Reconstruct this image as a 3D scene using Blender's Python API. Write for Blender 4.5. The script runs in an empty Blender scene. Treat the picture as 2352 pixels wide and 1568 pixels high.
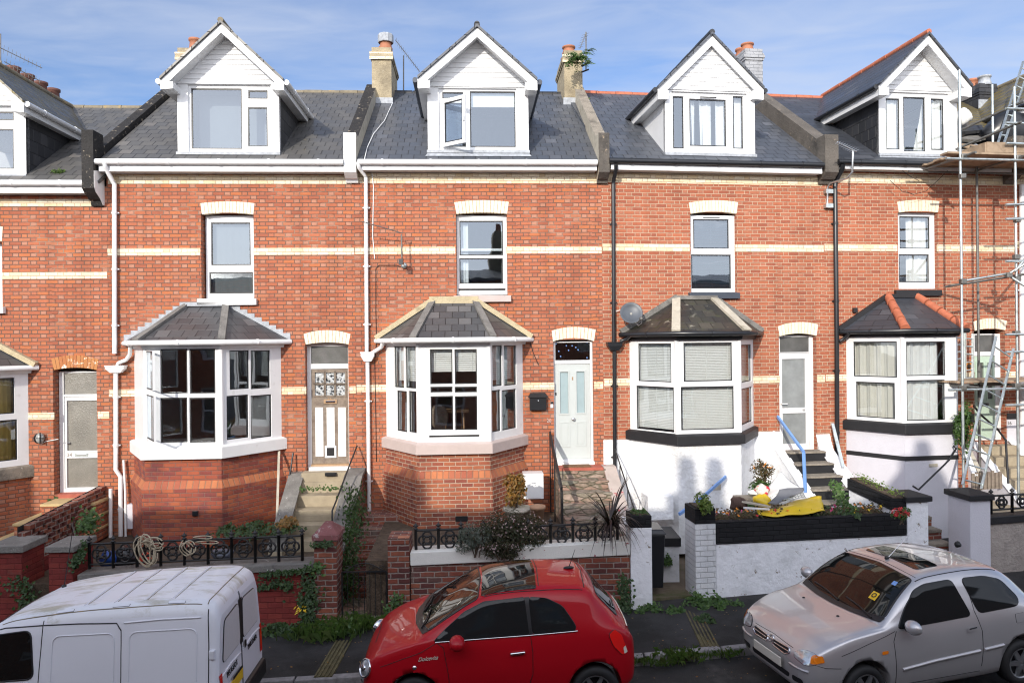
import bpy, bmesh, math, random
from mathutils import Vector, Matrix
from mathutils.bvhtree import BVHTree
random.seed(7)
R = math.radians
SC = bpy.context.scene
COL = SC.collection
# ------------------------------------------------------------------ camera
FOC, CZ, ROLL = 1700.0, 4.55, -0.0105          # focal length in photo pixels (2352 wide), eye height, roll
cam_d = bpy.data.cameras.new('camera'); cam = bpy.data.objects.new('camera', cam_d); COL.objects.link(cam)
cam_d.sensor_width = 36; cam_d.lens = FOC/2352*36; cam_d.clip_end = 2000
cam.matrix_world = Matrix.Translation((0,0,CZ)) @ Matrix.Rotation(R(90),4,'X') @ Matrix.Rotation(ROLL,4,'Z')
SC.camera = cam
# ------------------------------------------------------------------ light and sky
SUN_TRAVEL = Vector((0.36, 1.0, -0.405)).normalized()
SUN_EL = math.asin(-SUN_TRAVEL.z); SUN_AZ = math.atan2(-SUN_TRAVEL.x, -SUN_TRAVEL.y)   # compass angle from +Y towards +X
sun_d = bpy.data.lights.new('sun', 'SUN'); sun = bpy.data.objects.new('sun', sun_d); COL.objects.link(sun)
sun_d.energy = 3.0; sun_d.angle = R(0.55); sun_d.color = (1.0, .93, .82)
sun.rotation_euler = SUN_TRAVEL.to_track_quat('-Z','Y').to_euler()
W = bpy.data.worlds.new('World'); SC.world = W; W.use_nodes = True
SC.cycles.filter_width = 1.15
SC.view_settings.view_transform = 'Standard'; SC.view_settings.look = 'None'
SC.view_settings.exposure = 0.44; SC.view_settings.gamma = 1; SC.view_settings.use_curve_mapping = False
def world_nodes():
    nt = W.node_tree; nt.nodes.clear(); L = nt.links.new; n = nt.nodes.new
    out = n('ShaderNodeOutputWorld'); bg = n('ShaderNodeBackground'); bg.inputs['Strength'].default_value = 0.15
    sky = n('ShaderNodeTexSky'); sky.sky_type = 'NISHITA'; sky.sun_disc = False
    sky.sun_elevation = SUN_EL; sky.sun_rotation = SUN_AZ; sky.air_density = 1.0; sky.dust_density = .35; sky.ozone_density = 2.6
    tc = n('ShaderNodeTexCoord'); sep = n('ShaderNodeSeparateXYZ'); L(tc.outputs['Generated'], sep.inputs[0])
    # project the view direction on a high cloud layer
    mx = n('ShaderNodeMath'); mx.operation = 'MAXIMUM'; L(sep.outputs[2], mx.inputs[0]); mx.inputs[1].default_value = .06
    d1 = n('ShaderNodeMath'); d1.operation = 'DIVIDE'; L(sep.outputs[0], d1.inputs[0]); L(mx.outputs[0], d1.inputs[1])
    d2 = n('ShaderNodeMath'); d2.operation = 'DIVIDE'; L(sep.outputs[1], d2.inputs[0]); L(mx.outputs[0], d2.inputs[1])
    cb = n('ShaderNodeCombineXYZ'); L(d1.outputs[0], cb.inputs[0]); L(d2.outputs[0], cb.inputs[1])
    mp = n('ShaderNodeMapping'); L(cb.outputs[0], mp.inputs[0]); mp.inputs['Rotation'].default_value = (0,0,R(24)); mp.inputs['Scale'].default_value = (.55, 1.1, 1)
    n1 = n('ShaderNodeTexNoise'); n1.inputs['Scale'].default_value = .55; n1.inputs['Detail'].default_value = 9; n1.inputs['Roughness'].default_value = .55; n1.inputs['Distortion'].default_value = .8
    L(mp.outputs[0], n1.inputs['Vector'])
    n2 = n('ShaderNodeTexNoise'); n2.inputs['Scale'].default_value = 3.2; n2.inputs['Detail'].default_value = 8; n2.inputs['Distortion'].default_value = 1.2; L(mp.outputs[0], n2.inputs['Vector'])
    mul = n('ShaderNodeMath'); mul.operation = 'MULTIPLY_ADD'; L(n2.outputs[0], mul.inputs[0]); mul.inputs[1].default_value = .28; L(n1.outputs[0], mul.inputs[2])
    ramp = n('ShaderNodeMapRange'); L(mul.outputs[0], ramp.inputs[0]); ramp.inputs[1].default_value = .50; ramp.inputs[2].default_value = .78; ramp.inputs[3].default_value = 0; ramp.inputs[4].default_value = .72
    fill_haze = n('ShaderNodeMapRange'); L(sep.outputs[1], fill_haze.inputs[0]); fill_haze.inputs[1].default_value = .25; fill_haze.inputs[2].default_value = -.75; fill_haze.inputs[3].default_value = 0; fill_haze.inputs[4].default_value = .62  # bright haze added to the sky behind the camera to lift shaded areas
    mx2 = n('ShaderNodeMath'); mx2.operation = 'MAXIMUM'; L(ramp.outputs[0], mx2.inputs[0]); L(fill_haze.outputs[0], mx2.inputs[1])
    ccol = n('ShaderNodeMixRGB'); L(fill_haze.outputs[0], ccol.inputs[0]); ccol.inputs[1].default_value = (3.3,3.65,4.4,1); ccol.inputs[2].default_value = (25,25,26,1)
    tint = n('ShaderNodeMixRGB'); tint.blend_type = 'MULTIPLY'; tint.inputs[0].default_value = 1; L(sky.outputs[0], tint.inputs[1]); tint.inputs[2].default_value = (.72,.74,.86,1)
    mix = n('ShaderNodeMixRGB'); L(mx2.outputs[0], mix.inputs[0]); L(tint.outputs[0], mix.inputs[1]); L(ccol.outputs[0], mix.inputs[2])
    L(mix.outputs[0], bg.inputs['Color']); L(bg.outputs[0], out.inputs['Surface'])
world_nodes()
# ------------------------------------------------------------------ planes that turn photo pixels into metres
CP = Vector((0,0,CZ)); CX = Vector((math.cos(ROLL),0,math.sin(ROLL))); CU = Vector((-math.sin(ROLL),0,math.cos(ROLL)))
def ray(u, v): return CX*(u-1176) + CU*(784-v) + Vector((0,FOC,0))
def Q(c, r, x, y): return (c*588 + x/4, r*392 + y/4)
class Frame:
    def __init__(s, o, ex, n=None, ez=(0,0,1)):
        s.o = Vector(o); s.ex = Vector(ex).normalized(); s.ez = Vector(ez).normalized()
        s.n = Vector(n).normalized() if n else Vector((s.ex.y, -s.ex.x, 0)).normalized()
    def P(s, a, z, d=0): return s.o + s.ex*a + s.ez*z + s.n*d
    def hit(s, u, v, d=0):
        r = ray(u, v); t = ((s.o + s.n*d - CP).dot(s.n))/r.dot(s.n)
        return CP + r*t
    def px(s, u, v, d=0):
        q = s.hit(u, v, d) - s.o
        return q.dot(s.ex), q.dot(s.ez)
    def rect(s, r, d=0):
        a = s.px(r[0], (r[1]+r[3])/2, d)[0]; b = s.px(r[2], (r[1]+r[3])/2, d)[0]
        z1 = s.px((r[0]+r[2])/2, r[1], d)[1]; z0 = s.px((r[0]+r[2])/2, r[3], d)[1]
        return (a, b, z0, z1)
    def side(s, a0, d0, a1, d1):                 # a vertical plane through two plan points of this frame
        p, q = s.P(a0,0,d0), s.P(a1,0,d1)
        return Frame(p, q-p), (q-p).length
A1, A2 = math.atan(.0547), math.atan(.129)
F1 = Frame((0,15.47,0), (math.cos(A1), math.sin(A1), 0))
F2 = Frame((1.9,15.575,0), (math.cos(A2), math.sin(A2), 0))
def road_z(x): return .03*x
# ------------------------------------------------------------------ mesh builder
class MB:
    def __init__(s): s.v = []; s.f = []; s.mi = []; s.sm = []
    def add(s, vs, fs, mi=0, sm=False):
        o = len(s.v); s.v += [Vector(p) for p in vs]
        for f in fs: s.f.append([o+i for i in f]); s.mi.append(mi); s.sm.append(sm)
    def face(s, pts, mi=0): s.add(pts, [list(range(len(pts)))], mi)
    def hexa(s, b, t, mi=0):                     # bottom loop and top loop of equal length
        n = len(b); s.add(list(b)+list(t), [list(range(n))[::-1], list(range(n,2*n))] + [[i,(i+1)%n,n+(i+1)%n,n+i] for i in range(n)], mi)
    def prism(s, pts, vec, mi=0): vec = Vector(vec); s.hexa(pts, [Vector(p)+vec for p in pts], mi)
    def box(s, x0,x1,y0,y1,z0,z1, mi=0): s.hexa([(x0,y0,z0),(x1,y0,z0),(x1,y1,z0),(x0,y1,z0)], [(x0,y0,z1),(x1,y0,z1),(x1,y1,z1),(x0,y1,z1)], mi)
    def fbox(s, F, a0,a1,d0,d1,z0,z1, mi=0):
        s.hexa([F.P(a0,z0,d1),F.P(a1,z0,d1),F.P(a1,z0,d0),F.P(a0,z0,d0)], [F.P(a0,z1,d1),F.P(a1,z1,d1),F.P(a1,z1,d0),F.P(a0,z1,d0)], mi)
    def bar(s, p, q, w, h, up=(0,0,1), mi=0):    # rectangular bar from p to q
        p, q = Vector(p), Vector(q); t = (q-p).normalized(); x = t.cross(Vector(up)).normalized(); y = x.cross(t)
        c = lambda o: [o-x*w/2-y*h/2, o+x*w/2-y*h/2, o+x*w/2+y*h/2, o-x*w/2+y*h/2]
        s.hexa(c(p), c(q), mi)
    def tube(s, pts, r, n=8, cap=True, mi=0, closed=False):
        pts = [Vector(p) for p in pts]; m = len(pts); vs = []; prev = None
        for i, p in enumerate(pts):
            a = pts[i-1] if i > 0 or closed else p; b = pts[(i+1)%m] if i < m-1 or closed else p
            t = (b-a).normalized()
            if prev is None: prev = t.orthogonal()
            x = (prev - t*prev.dot(t))
            x = x.normalized() if x.length > 1e-5 else t.orthogonal().normalized()
            prev = x; y = t.cross(x); rr = r[i] if isinstance(r,(list,tuple)) else r
            vs += [p + (x*math.cos(2*math.pi*k/n) + y*math.sin(2*math.pi*k/n))*rr for k in range(n)]
        fs = [[i*n+k, i*n+(k+1)%n, ((i+1)%m)*n+(k+1)%n, ((i+1)%m)*n+k] for i in range(m if closed else m-1) for k in range(n)]
        s.add(vs, fs, mi, True)
        if cap and not closed: s.add(vs[:n], [list(range(n))[::-1]], mi); s.add(vs[-n:], [list(range(n))], mi)
    def lathe(s, o, prof, n=16, ax=(0,0,1), mi=0, sm=True):
        ax = Vector(ax).normalized(); x = ax.orthogonal().normalized(); y = ax.cross(x); o = Vector(o)
        vs = [o + ax*z + (x*math.cos(2*math.pi*k/n)+y*math.sin(2*math.pi*k/n))*r for r, z in prof for k in range(n)]
        fs = [[i*n+k, i*n+(k+1)%n, (i+1)*n+(k+1)%n, (i+1)*n+k] for i in range(len(prof)-1) for k in range(n)]
        s.add(vs, fs, mi, sm)
    def ball(s, o, r, n=10, mi=0, sq=(1,1,1)):
        o = Vector(o); m = n//2+1; vs = []
        for i in range(m+1):
            th = math.pi*i/m
            for k in range(n): ph = 2*math.pi*k/n; vs.append(o+Vector((r*sq[0]*math.sin(th)*math.cos(ph), r*sq[1]*math.sin(th)*math.sin(ph), r*sq[2]*math.cos(th))))
        s.add(vs, [[i*n+k,(i+1)*n+k,(i+1)*n+(k+1)%n,i*n+(k+1)%n] for i in range(m) for k in range(n)], mi, True)
    def panel(s, F, outer, holes, d0, d1, mi=0): # flat slab with rectangular openings; d0 front, d1 back
        eps = 1e-6
        xs = sorted({outer[0],outer[1]} | {min(max(h[i],outer[0]),outer[1]) for h in holes for i in (0,1)})
        zs = sorted({outer[2],outer[3]} | {min(max(h[i],outer[2]),outer[3]) for h in holes for i in (2,3)})
        def solid(i, j):
            if i < 0 or j < 0 or i >= len(xs)-1 or j >= len(zs)-1: return False
            x, z = (xs[i]+xs[i+1])/2, (zs[j]+zs[j+1])/2
            return xs[i+1]-xs[i] > eps and zs[j+1]-zs[j] > eps and not any(h[0]<x<h[1] and h[2]<z<h[3] for h in holes)
        for i in range(len(xs)-1):
            for j in range(len(zs)-1):
                if not solid(i,j): continue
                a,b,c,e = xs[i],xs[i+1],zs[j],zs[j+1]
                s.face([F.P(a,c,d0),F.P(b,c,d0),F.P(b,e,d0),F.P(a,e,d0)], mi)
                s.face([F.P(a,c,d1),F.P(a,e,d1),F.P(b,e,d1),F.P(b,c,d1)], mi)
                if not solid(i-1,j): s.face([F.P(a,c,d1),F.P(a,c,d0),F.P(a,e,d0),F.P(a,e,d1)], mi)
                if not solid(i+1,j): s.face([F.P(b,c,d0),F.P(b,c,d1),F.P(b,e,d1),F.P(b,e,d0)], mi)
                if not solid(i,j-1): s.face([F.P(a,c,d1),F.P(b,c,d1),F.P(b,c,d0),F.P(a,c,d0)], mi)
                if not solid(i,j+1): s.face([F.P(a,e,d0),F.P(b,e,d0),F.P(b,e,d1),F.P(a,e,d1)], mi)
    def build(s, name, mats, parent=None, bevel=0, loc=None, recalc=True):
        me = bpy.data.meshes.new(name); o = bpy.data.objects.new(name, me); COL.objects.link(o)
        inv = Matrix.Identity(4)
        if parent is not None:
            o.parent = parent; w = parent; M_ = Matrix.Identity(4)
            while w: M_ = w.matrix_basis @ M_; w = w.parent
            inv = M_.inverted()
        elif loc is not None: o.location = loc; inv = Matrix.Translation(-Vector(loc))
        me.from_pydata([inv @ p for p in s.v], [], s.f)
        if recalc:
            bm = bmesh.new(); bm.from_mesh(me); bm.faces.index_update(); bmesh.ops.recalc_face_normals(bm, faces=bm.faces); bm.to_mesh(me); bm.free()
        mats = mats if isinstance(mats,(list,tuple)) else [mats]
        for m in mats: me.materials.append(m)
        uv = me.uv_layers.new(name='UVMap').data
        for p in me.polygons:
            p.material_index = s.mi[p.index]; p.use_smooth = s.sm[p.index]
            vs = [s.v[i] for i in p.vertices]; nn = Vector((0,0,0))
            for i in range(len(vs)):
                a, b = vs[i], vs[(i+1)%len(vs)]; nn += Vector(((a.y-b.y)*(a.z+b.z), (a.z-b.z)*(a.x+b.x), (a.x-b.x)*(a.y+b.y)))
            if nn.length < 1e-12: nn = Vector((0,0,1))
            nn.normalize()
            if nn.y > 0 or (abs(nn.y) < 1e-4 and nn.x > 0): nn = -nn
            t = Vector((-nn.y, nn.x, 0)) if abs(nn.z) < .97 else Vector((1,0,0)); t.normalize(); b = nn.cross(t)
            if b.z < 0: b = -b
            for li in p.loop_indices: q = s.v[me.loops[li].vertex_index]; uv[li].uv = (q.dot(t), q.dot(b))
        if bevel:
            m = o.modifiers.new('bevel','BEVEL'); m.width = bevel; m.segments = 2; m.limit_method = 'ANGLE'; m.angle_limit = R(40)
        return o
def tag(o, label, cat, group=None, kind=None):
    o['label'] = label; o['category'] = cat
    if group: o['group'] = group
    o['kind'] = kind or 'thing'
    return o
def thing(name, label, cat, loc, group=None):
    o = bpy.data.objects.new(name, None); COL.objects.link(o); o.location = loc; o.empty_display_size = .2
    return tag(o, label, cat, group)
def structure(o): o['kind'] = 'structure'; return o
def text_obj(body, name, mat, parent, origin, ex, ez, size, depth=.003, shear=0, align='CENTER', squash=1):
    c = bpy.data.curves.new(name+'_c','FONT'); c.body = body; c.size = size; c.extrude = depth; c.shear = shear; c.align_x = align; c.align_y = 'CENTER'; c.resolution_u = 3
    t = bpy.data.objects.new('tmp', c); COL.objects.link(t); bpy.context.view_layer.update()
    me = bpy.data.meshes.new_from_object(t.evaluated_get(bpy.context.evaluated_depsgraph_get()))
    bpy.data.objects.remove(t)
    ex, ez = Vector(ex).normalized(), Vector(ez).normalized(); n = ex.cross(ez)
    mb = MB(); mb.add([Vector(origin)+ex*v.co.x*squash+ez*v.co.y+n*v.co.z for v in me.vertices], [list(p.vertices) for p in me.polygons])
    bpy.data.meshes.remove(me)
    return mb.build(name, mat, parent)
# ------------------------------------------------------------------ materials
class NT:
    def __init__(s, name):
        s.m = bpy.data.materials.new(name); s.m.use_nodes = True; s.t = s.m.node_tree; s.t.nodes.clear()
        s.out = s.t.nodes.new('ShaderNodeOutputMaterial')
    def L(s, a, b): s.t.links.new(a, b)
    def n(s, ty, ins=None, **pr):
        x = s.t.nodes.new('ShaderNode'+ty)
        for k, v in pr.items(): setattr(x, k, v)
        for k, v in (ins or {}).items(): s.set(x.inputs[k], v)
        return x
    def set(s, sock, v):
        if isinstance(v, bpy.types.NodeSocket): s.L(v, sock)
        elif isinstance(v,(tuple,list)) and len(v)==3 and sock.type=='RGBA': sock.default_value = (*v,1)
        else: sock.default_value = v
    def m_(s, op, a, b=0, c=None):
        x = s.n('Math', operation=op); s.set(x.inputs[0], a); s.set(x.inputs[1], b)
        if c is not None: s.set(x.inputs[2], c)
        return x.outputs[0]
    def mix(s, f, a, b, bt='MIX'):
        x = s.n('MixRGB', blend_type=bt); s.set(x.inputs[0], f); s.set(x.inputs[1], a); s.set(x.inputs[2], b); return x.outputs[0]
    def noise(s, vec, scale, detail=4, rough=.5, dist=0):
        x = s.n('TexNoise', {'Scale':scale,'Detail':detail,'Roughness':rough,'Distortion':dist}); s.L(vec, x.inputs['Vector']); return x.outputs[0]
    def mr(s, v, a, b, c=0, d=1):
        x = s.n('MapRange'); s.set(x.inputs[0], v); x.inputs[1].default_value=a; x.inputs[2].default_value=b; x.inputs[3].default_value=c; x.inputs[4].default_value=d; return x.outputs[0]
    def ramp(s, v, stops, interp='LINEAR'):
        x = s.n('ValToRGB'); s.L(v, x.inputs[0]); e = x.color_ramp; e.interpolation = interp
        while len(e.elements) < len(stops): e.elements.new(.5)
        for el, (p, c) in zip(e.elements, stops): el.position = p; el.color = (*c,1)
        return x.outputs[0]
    def obj(s): return s.n('TexCoord').outputs['Object']
    def uv(s): return s.n('TexCoord').outputs['UV']
    def bump(s, h, dist=.01, strength=1, normal=None):
        x = s.n('Bump', {'Strength':strength,'Distance':dist}); s.L(h, x.inputs['Height'])
        if normal is not None: s.L(normal, x.inputs['Normal'])
        return x.outputs[0]
    def bsdf(s, col, rough=.6, metal=0, nor=None, spec=.5, coat=0, **kw):
        b = s.n('BsdfPrincipled'); s.set(b.inputs['Base Color'], col); s.set(b.inputs['Roughness'], rough); s.set(b.inputs['Metallic'], metal)
        s.set(b.inputs['Specular IOR Level'], spec); s.set(b.inputs['Coat Weight'], coat)
        for k, v in kw.items(): s.set(b.inputs[k.replace('_',' ')], v)
        if nor is not None: s.L(nor, b.inputs['Normal'])
        s.L(b.outputs[0], s.out.inputs[0]); return s.m
def mul(c, k): return tuple(x*k for x in c)
def mat(name, col, rough=.6, metal=0, var=.15, scale=4, bump=0, bs=60, coat=0, spec=.5, dirt=None, ds=2.5, dt=(.5,.7), d2=None, coords='Object'):
    t = NT(name); c = t.n('TexCoord').outputs[coords]; base = col
    if var: base = t.mix(t.mr(t.noise(c, scale, 6, .6), .3, .7), mul(col,1-var), mul(col,1+var))
    if dirt: base = t.mix(t.mr(t.noise(c, ds, 8, .65), *dt), base, dirt)
    if d2: base = t.mix(t.mr(t.noise(c, d2[1], 6, .7), d2[2], d2[3]), base, d2[0])
    nor = t.bump(t.noise(c, bs, 6, .6), bump) if bump else None
    return t.bsdf(base, rough, metal, nor, spec, coat)
def brick(name, cols, mortar, bw=.235, hw=.115, h=.0775, j=.011, flemish=True, stain=(.88,1.08), rough=.85, patch=None, repoint=None, pt=(.5,.62), ps=1.2, bump=.012, header=None, wob=.006, lich=None):
    t = NT(name); uv = t.uv(); ob = t.obj()
    nz = t.n('TexNoise', {'Scale':9.0,'Detail':3.0}); t.L(uv, nz.inputs['Vector'])
    sp = t.n('SeparateXYZ'); t.L(uv, sp.inputs[0]); ns = t.n('SeparateXYZ'); t.L(nz.outputs['Color'], ns.inputs[0])
    x = t.m_('ADD', sp.outputs[0], t.m_('MULTIPLY', t.m_('SUBTRACT', ns.outputs[0], .5), wob*2.2)); y = t.m_('ADD', sp.outputs[1], t.m_('MULTIPLY', t.m_('SUBTRACT', ns.outputs[1], .5), wob*2))
    ry = t.m_('DIVIDE', y, h); row = t.m_('FLOOR', ry); fy = t.m_('FRACT', ry)
    Pd = bw+hw if flemish else bw
    par = t.m_('MODULO', t.m_('ABSOLUTE', row), 2.0)
    q = t.m_('ADD', t.m_('DIVIDE', x, Pd), t.m_('MULTIPLY', par, .5)); iq = t.m_('FLOOR', q); tt = t.m_('MULTIPLY', t.m_('FRACT', q), Pd)
    if flemish:
        isH = t.m_('GREATER_THAN', tt, bw); tl = t.m_('SUBTRACT', tt, t.m_('MULTIPLY', isH, bw)); ln = t.m_('SUBTRACT', bw, t.m_('MULTIPLY', isH, bw-hw))
    else: isH = 0.0; tl = tt; ln = bw
    dx = t.m_('MINIMUM', tl, t.m_('SUBTRACT', ln, tl)); dy = t.m_('MULTIPLY', t.m_('MINIMUM', fy, t.m_('SUBTRACT', 1.0, fy)), h)
    ed = t.m_('MINIMUM', dx, dy); mask = t.mr(ed, j*.3, j*.75)
    cb = t.n('CombineXYZ'); t.L(t.m_('ADD', iq, t.m_('MULTIPLY', isH, .37)), cb.inputs[0]); t.L(row, cb.inputs[1])
    wn = t.n('TexWhiteNoise', noise_dimensions='3D'); t.L(cb.outputs[0], wn.inputs['Vector'])
    k = len(cols); col = t.ramp(wn.outputs['Value'], [(i/k, c) for i, c in enumerate(cols)], 'CONSTANT')
    if header and flemish:
        wn2 = t.n('SeparateXYZ'); t.L(wn.outputs['Color'], wn2.inputs[0])
        col = t.mix(t.m_('MULTIPLY', isH, t.mr(wn2.outputs[1], .35, .6, .15, .9)), col, header)
    col = t.mix(t.mr(t.noise(ob, 60, 4), .3, .7, 0, .3), col, t.mix(1, col, (.62,.6,.6), 'MULTIPLY'))
    if patch: col = t.mix(t.mr(t.noise(ob, ps, 7, .65), *pt), col, t.mix(.75, col, patch))
    st = t.mr(t.noise(ob, .9, 6, .6), .3, .72, *stain)
    if repoint: mortar = t.mix(t.mr(t.noise(ob, .8, 5, .7), .52, .60), mortar, repoint)
    sm_ = t.n('Mapping', {'Scale':(1.6,1.6,.16)}); t.L(ob, sm_.inputs['Vector']); st = t.m_('MULTIPLY', st, t.mr(t.noise(sm_.outputs[0], 1.5, 6, .65), .5, .75, 1.0, .80))
    col = t.mix(1, t.mix(mask, mortar, col), t.n('CombineXYZ', {0:st,1:st,2:st}).outputs[0], 'MULTIPLY')
    if lich: col = t.mix(t.mr(t.noise(ob, lich[1], 8, .7), lich[2], lich[3]), col, lich[0])
    nor = t.bump(t.m_('ADD', mask, t.m_('MULTIPLY', t.noise(ob, 90, 3), .35)), bump, .8)
    return t.bsdf(col, rough, 0, nor, .3)
REDS = [(.44,.140,.070),(.405,.128,.066),(.46,.150,.076),(.365,.115,.064),(.45,.168,.09),(.43,.136,.070),(.49,.160,.068),(.42,.134,.070)]
M = {}
M['brick'] = brick('red_brick', REDS, repoint=(.34,.23,.17), mortar=(.17,.105,.08), header=(.47,.225,.15), j=.0125)
M['brick_light'] = brick('red_brick_pale_mortar', [(.41,.130,.068),(.365,.113,.062),(.44,.143,.075),(.33,.103,.06),(.42,.15,.084),(.40,.124,.066)], (.52,.36,.25), header=(.43,.165,.10), j=.013)
M['brick_base'] = brick('dark_painted_brick', [(.38,.10,.052),(.31,.08,.05),(.41,.115,.055),(.25,.065,.05),(.35,.09,.052)], (.24,.13,.10), patch=(.17,.055,.06), pt=(.52,.63), ps=2.4, stain=(.8,1.1), bw=.225, flemish=False, h=.08)
M['brick_bay'] = brick('bay_brick', [(.36,.11,.06),(.31,.09,.055),(.40,.13,.065),(.26,.08,.055),(.37,.12,.07)], (.48,.34,.25), flemish=False, bw=.225, h=.08, j=.016, stain=(.75,1.12))
M['brick_hdr'] = brick('bullnose_course', [(.46,.16,.075),(.40,.13,.07),(.50,.18,.08),(.36,.11,.065)], (.30,.17,.11), flemish=False, bw=.115, h=.4, j=.014)
M['brick_wall'] = brick('garden_wall_brick', [(.30,.085,.055),(.20,.06,.045),(.34,.11,.065),(.15,.05,.045),(.26,.09,.06)], (.36,.29,.25), flemish=False, bw=.235, h=.09, j=.018, stain=(.55,1.1), patch=(.2,.18,.15), pt=(.55,.7), wob=.012)
M['brick_redpaint'] = brick('red_painted_wall', [(.26,.04,.035),(.23,.038,.034),(.28,.05,.04)], (.20,.035,.03), flemish=False, bw=.235, h=.09, j=.012, stain=(.6,1.15), patch=(.16,.1,.085), pt=(.58,.75), ps=3)
M['brick_black'] = brick('black_painted_brick', [(.012,.012,.014),(.016,.016,.018)], (.006,.006,.007), flemish=False, bw=.24, h=.08, j=.012, rough=.75, bump=.02)
M['brick_white'] = brick('white_painted_brick', [(.80,.82,.84),(.78,.80,.82),(.82,.83,.84)], (.60,.60,.62), flemish=False, bw=.235, h=.09, j=.010, stain=(.88,1.03), rough=.6, bump=.02, lich=((.22,.19,.15),5,.70,.76))
M['brick_chim'] = mat('weathered_render', (.36,.30,.20), .9, var=.25, scale=3, bump=.02, bs=30, dirt=(.16,.13,.09), ds=1.6, dt=(.5,.72), d2=((.5,.46,.38),6,.62,.7))
M['yellow'] = brick('cream_brick', [(.86,.74,.54),(.83,.70,.48),(.88,.79,.61),(.80,.65,.42),(.87,.76,.57)], (.60,.46,.32), bw=.235, j=.010, stain=(.9,1.06))
t = NT('cream_voussoir'); M['vouss'] = t.bsdf(t.mix(t.mr(t.noise(t.obj(), 22, 5), .35, .7), t.ramp(t.n('NewGeometry').outputs['Random Per Island'], [(0,(.86,.73,.53)),(.5,(.88,.79,.62)),(1,(.82,.67,.46))]), (.78,.66,.48)), .85)
t = NT('peeling_voussoir'); M['vouss_peel'] = t.bsdf(t.mix(t.mr(t.noise(t.obj(), 9, 6, .7), .56, .60), t.ramp(t.n('NewGeometry').outputs['Random Per Island'], [(0,(.42,.17,.06)),(.6,(.46,.20,.07)),(1,(.40,.14,.05))]), (.85,.76,.60)), .85)
def slate(name, cols, joint=(.02,.02,.022), bw=.255, h=.25, spec=.5, rough=.42, lich=None, moss=None):
    t = NT(name); uv = t.uv(); ob = t.obj(); sp = t.n('SeparateXYZ'); t.L(uv, sp.inputs[0])
    ry = t.m_('DIVIDE', sp.outputs[1], h); row = t.m_('FLOOR', ry); fy = t.m_('FRACT', ry)
    q = t.m_('ADD', t.m_('DIVIDE', sp.outputs[0], bw), t.m_('MULTIPLY', t.m_('MODULO', t.m_('ABSOLUTE', row), 2.0), .5)); iq = t.m_('FLOOR', q); fx = t.m_('FRACT', q)
    dx = t.m_('MULTIPLY', t.m_('MINIMUM', fx, t.m_('SUBTRACT', 1.0, fx)), bw); dy = t.m_('MULTIPLY', fy, h)
    mask = t.mr(t.m_('MINIMUM', t.m_('MULTIPLY', dx, 1.6), dy), .004, .013)
    cb = t.n('CombineXYZ'); t.L(iq, cb.inputs[0]); t.L(row, cb.inputs[1]); wn = t.n('TexWhiteNoise', noise_dimensions='3D'); t.L(cb.outputs[0], wn.inputs['Vector'])
    col = t.ramp(wn.outputs['Value'], [(i/len(cols), c) for i, c in enumerate(cols)], 'CONSTANT')
    col = t.mix(t.mr(t.noise(ob, 1.3, 6, .6), .3, .7, 0, .5), col, t.mix(1, col, (.62,.62,.60), 'MULTIPLY'))
    col = t.mix(t.mr(t.noise(ob, 22, 5, .6), .35, .75, 0, .35), col, t.mix(1, col, (1.5,1.48,1.42), 'MULTIPLY'))
    col = t.mix(t.mr(wn.outputs['Value'], .955, .96), col, t.mix(1, col, (1.5,1.45,1.4), 'MULTIPLY')); col = t.mix(mask, joint, col)
    if lich: col = t.mix(t.mr(t.noise(ob, lich[1], 8, .7), lich[2], lich[3]), col, lich[0])
    if moss: col = t.mix(t.m_('MULTIPLY', t.mr(t.noise(ob, moss[1], 8, .7), moss[2], moss[3]), t.mr(fy, .5, .05, .2, 1)), col, moss[0])
    hgt = t.m_('ADD', t.m_('MULTIPLY', mask, .5), t.m_('ADD', t.m_('MULTIPLY', fy, -.8), t.m_('MULTIPLY', wn.outputs['Value'], .25)))
    return t.bsdf(col, t.mr(wn.outputs['Value'], 0, 1, rough-.06, rough+.1), 0, t.bump(hgt, .018), spec)
M['slate_a'] = slate('slate_lichened', [(.102,.099,.096),(.09,.088,.087),(.112,.107,.101),(.095,.092,.09)], lich=((.26,.22,.12),3.2,.66,.76))
M['slate_b'] = slate('slate_blue_grey', [(.080,.088,.105),(.070,.078,.094),(.09,.096,.112),(.074,.082,.10)])
M['slate_bay'] = slate('slate_bay', [(.072,.074,.08),(.062,.064,.07),(.082,.083,.088)], lich=((.2,.19,.16),9,.68,.75))
M['slate_black'] = slate('slate_mossy_black', [(.035,.033,.03),(.025,.025,.024),(.05,.046,.038)], lich=((.30,.28,.22),5,.60,.70), moss=((.06,.07,.02),4,.5,.7))
M['slate_moss'] = slate('slate_mossy_roof', [(.085,.08,.074),(.07,.067,.062),(.1,.092,.08)], h=.19, lich=((.2,.15,.07),4,.58,.7), moss=((.20,.15,.03),2.2,.36,.52))
M['slate_new'] = slate('slate_new', [(.045,.050,.062),(.04,.045,.056),(.05,.055,.067)], h=.2, bw=.5)
M['slate_hang'] = slate('slate_hung_cheek', [(.03,.031,.036),(.026,.027,.031),(.036,.037,.042)], rough=.5)
M['white'] = mat('white_upvc', (.76,.765,.77), .34, var=.03, scale=2, dirt=(.56,.56,.53), ds=5, dt=(.60,.85))
M['white_old'] = mat('white_gloss_paint', (.78,.785,.78), .42, var=.04, scale=3, dirt=(.55,.55,.52), ds=3, dt=(.62,.8))
M['white_dirty'] = mat('white_board_stained', (.78,.79,.80), .5, var=.04, dirt=(.30,.31,.30), ds=14, dt=(.66,.76))
M['render_w'] = mat('white_masonry_paint', (.80,.81,.83), .75, var=.03, scale=2, bump=.03, bs=12, dirt=(.60,.60,.59), ds=1.6, dt=(.50,.76))
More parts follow.
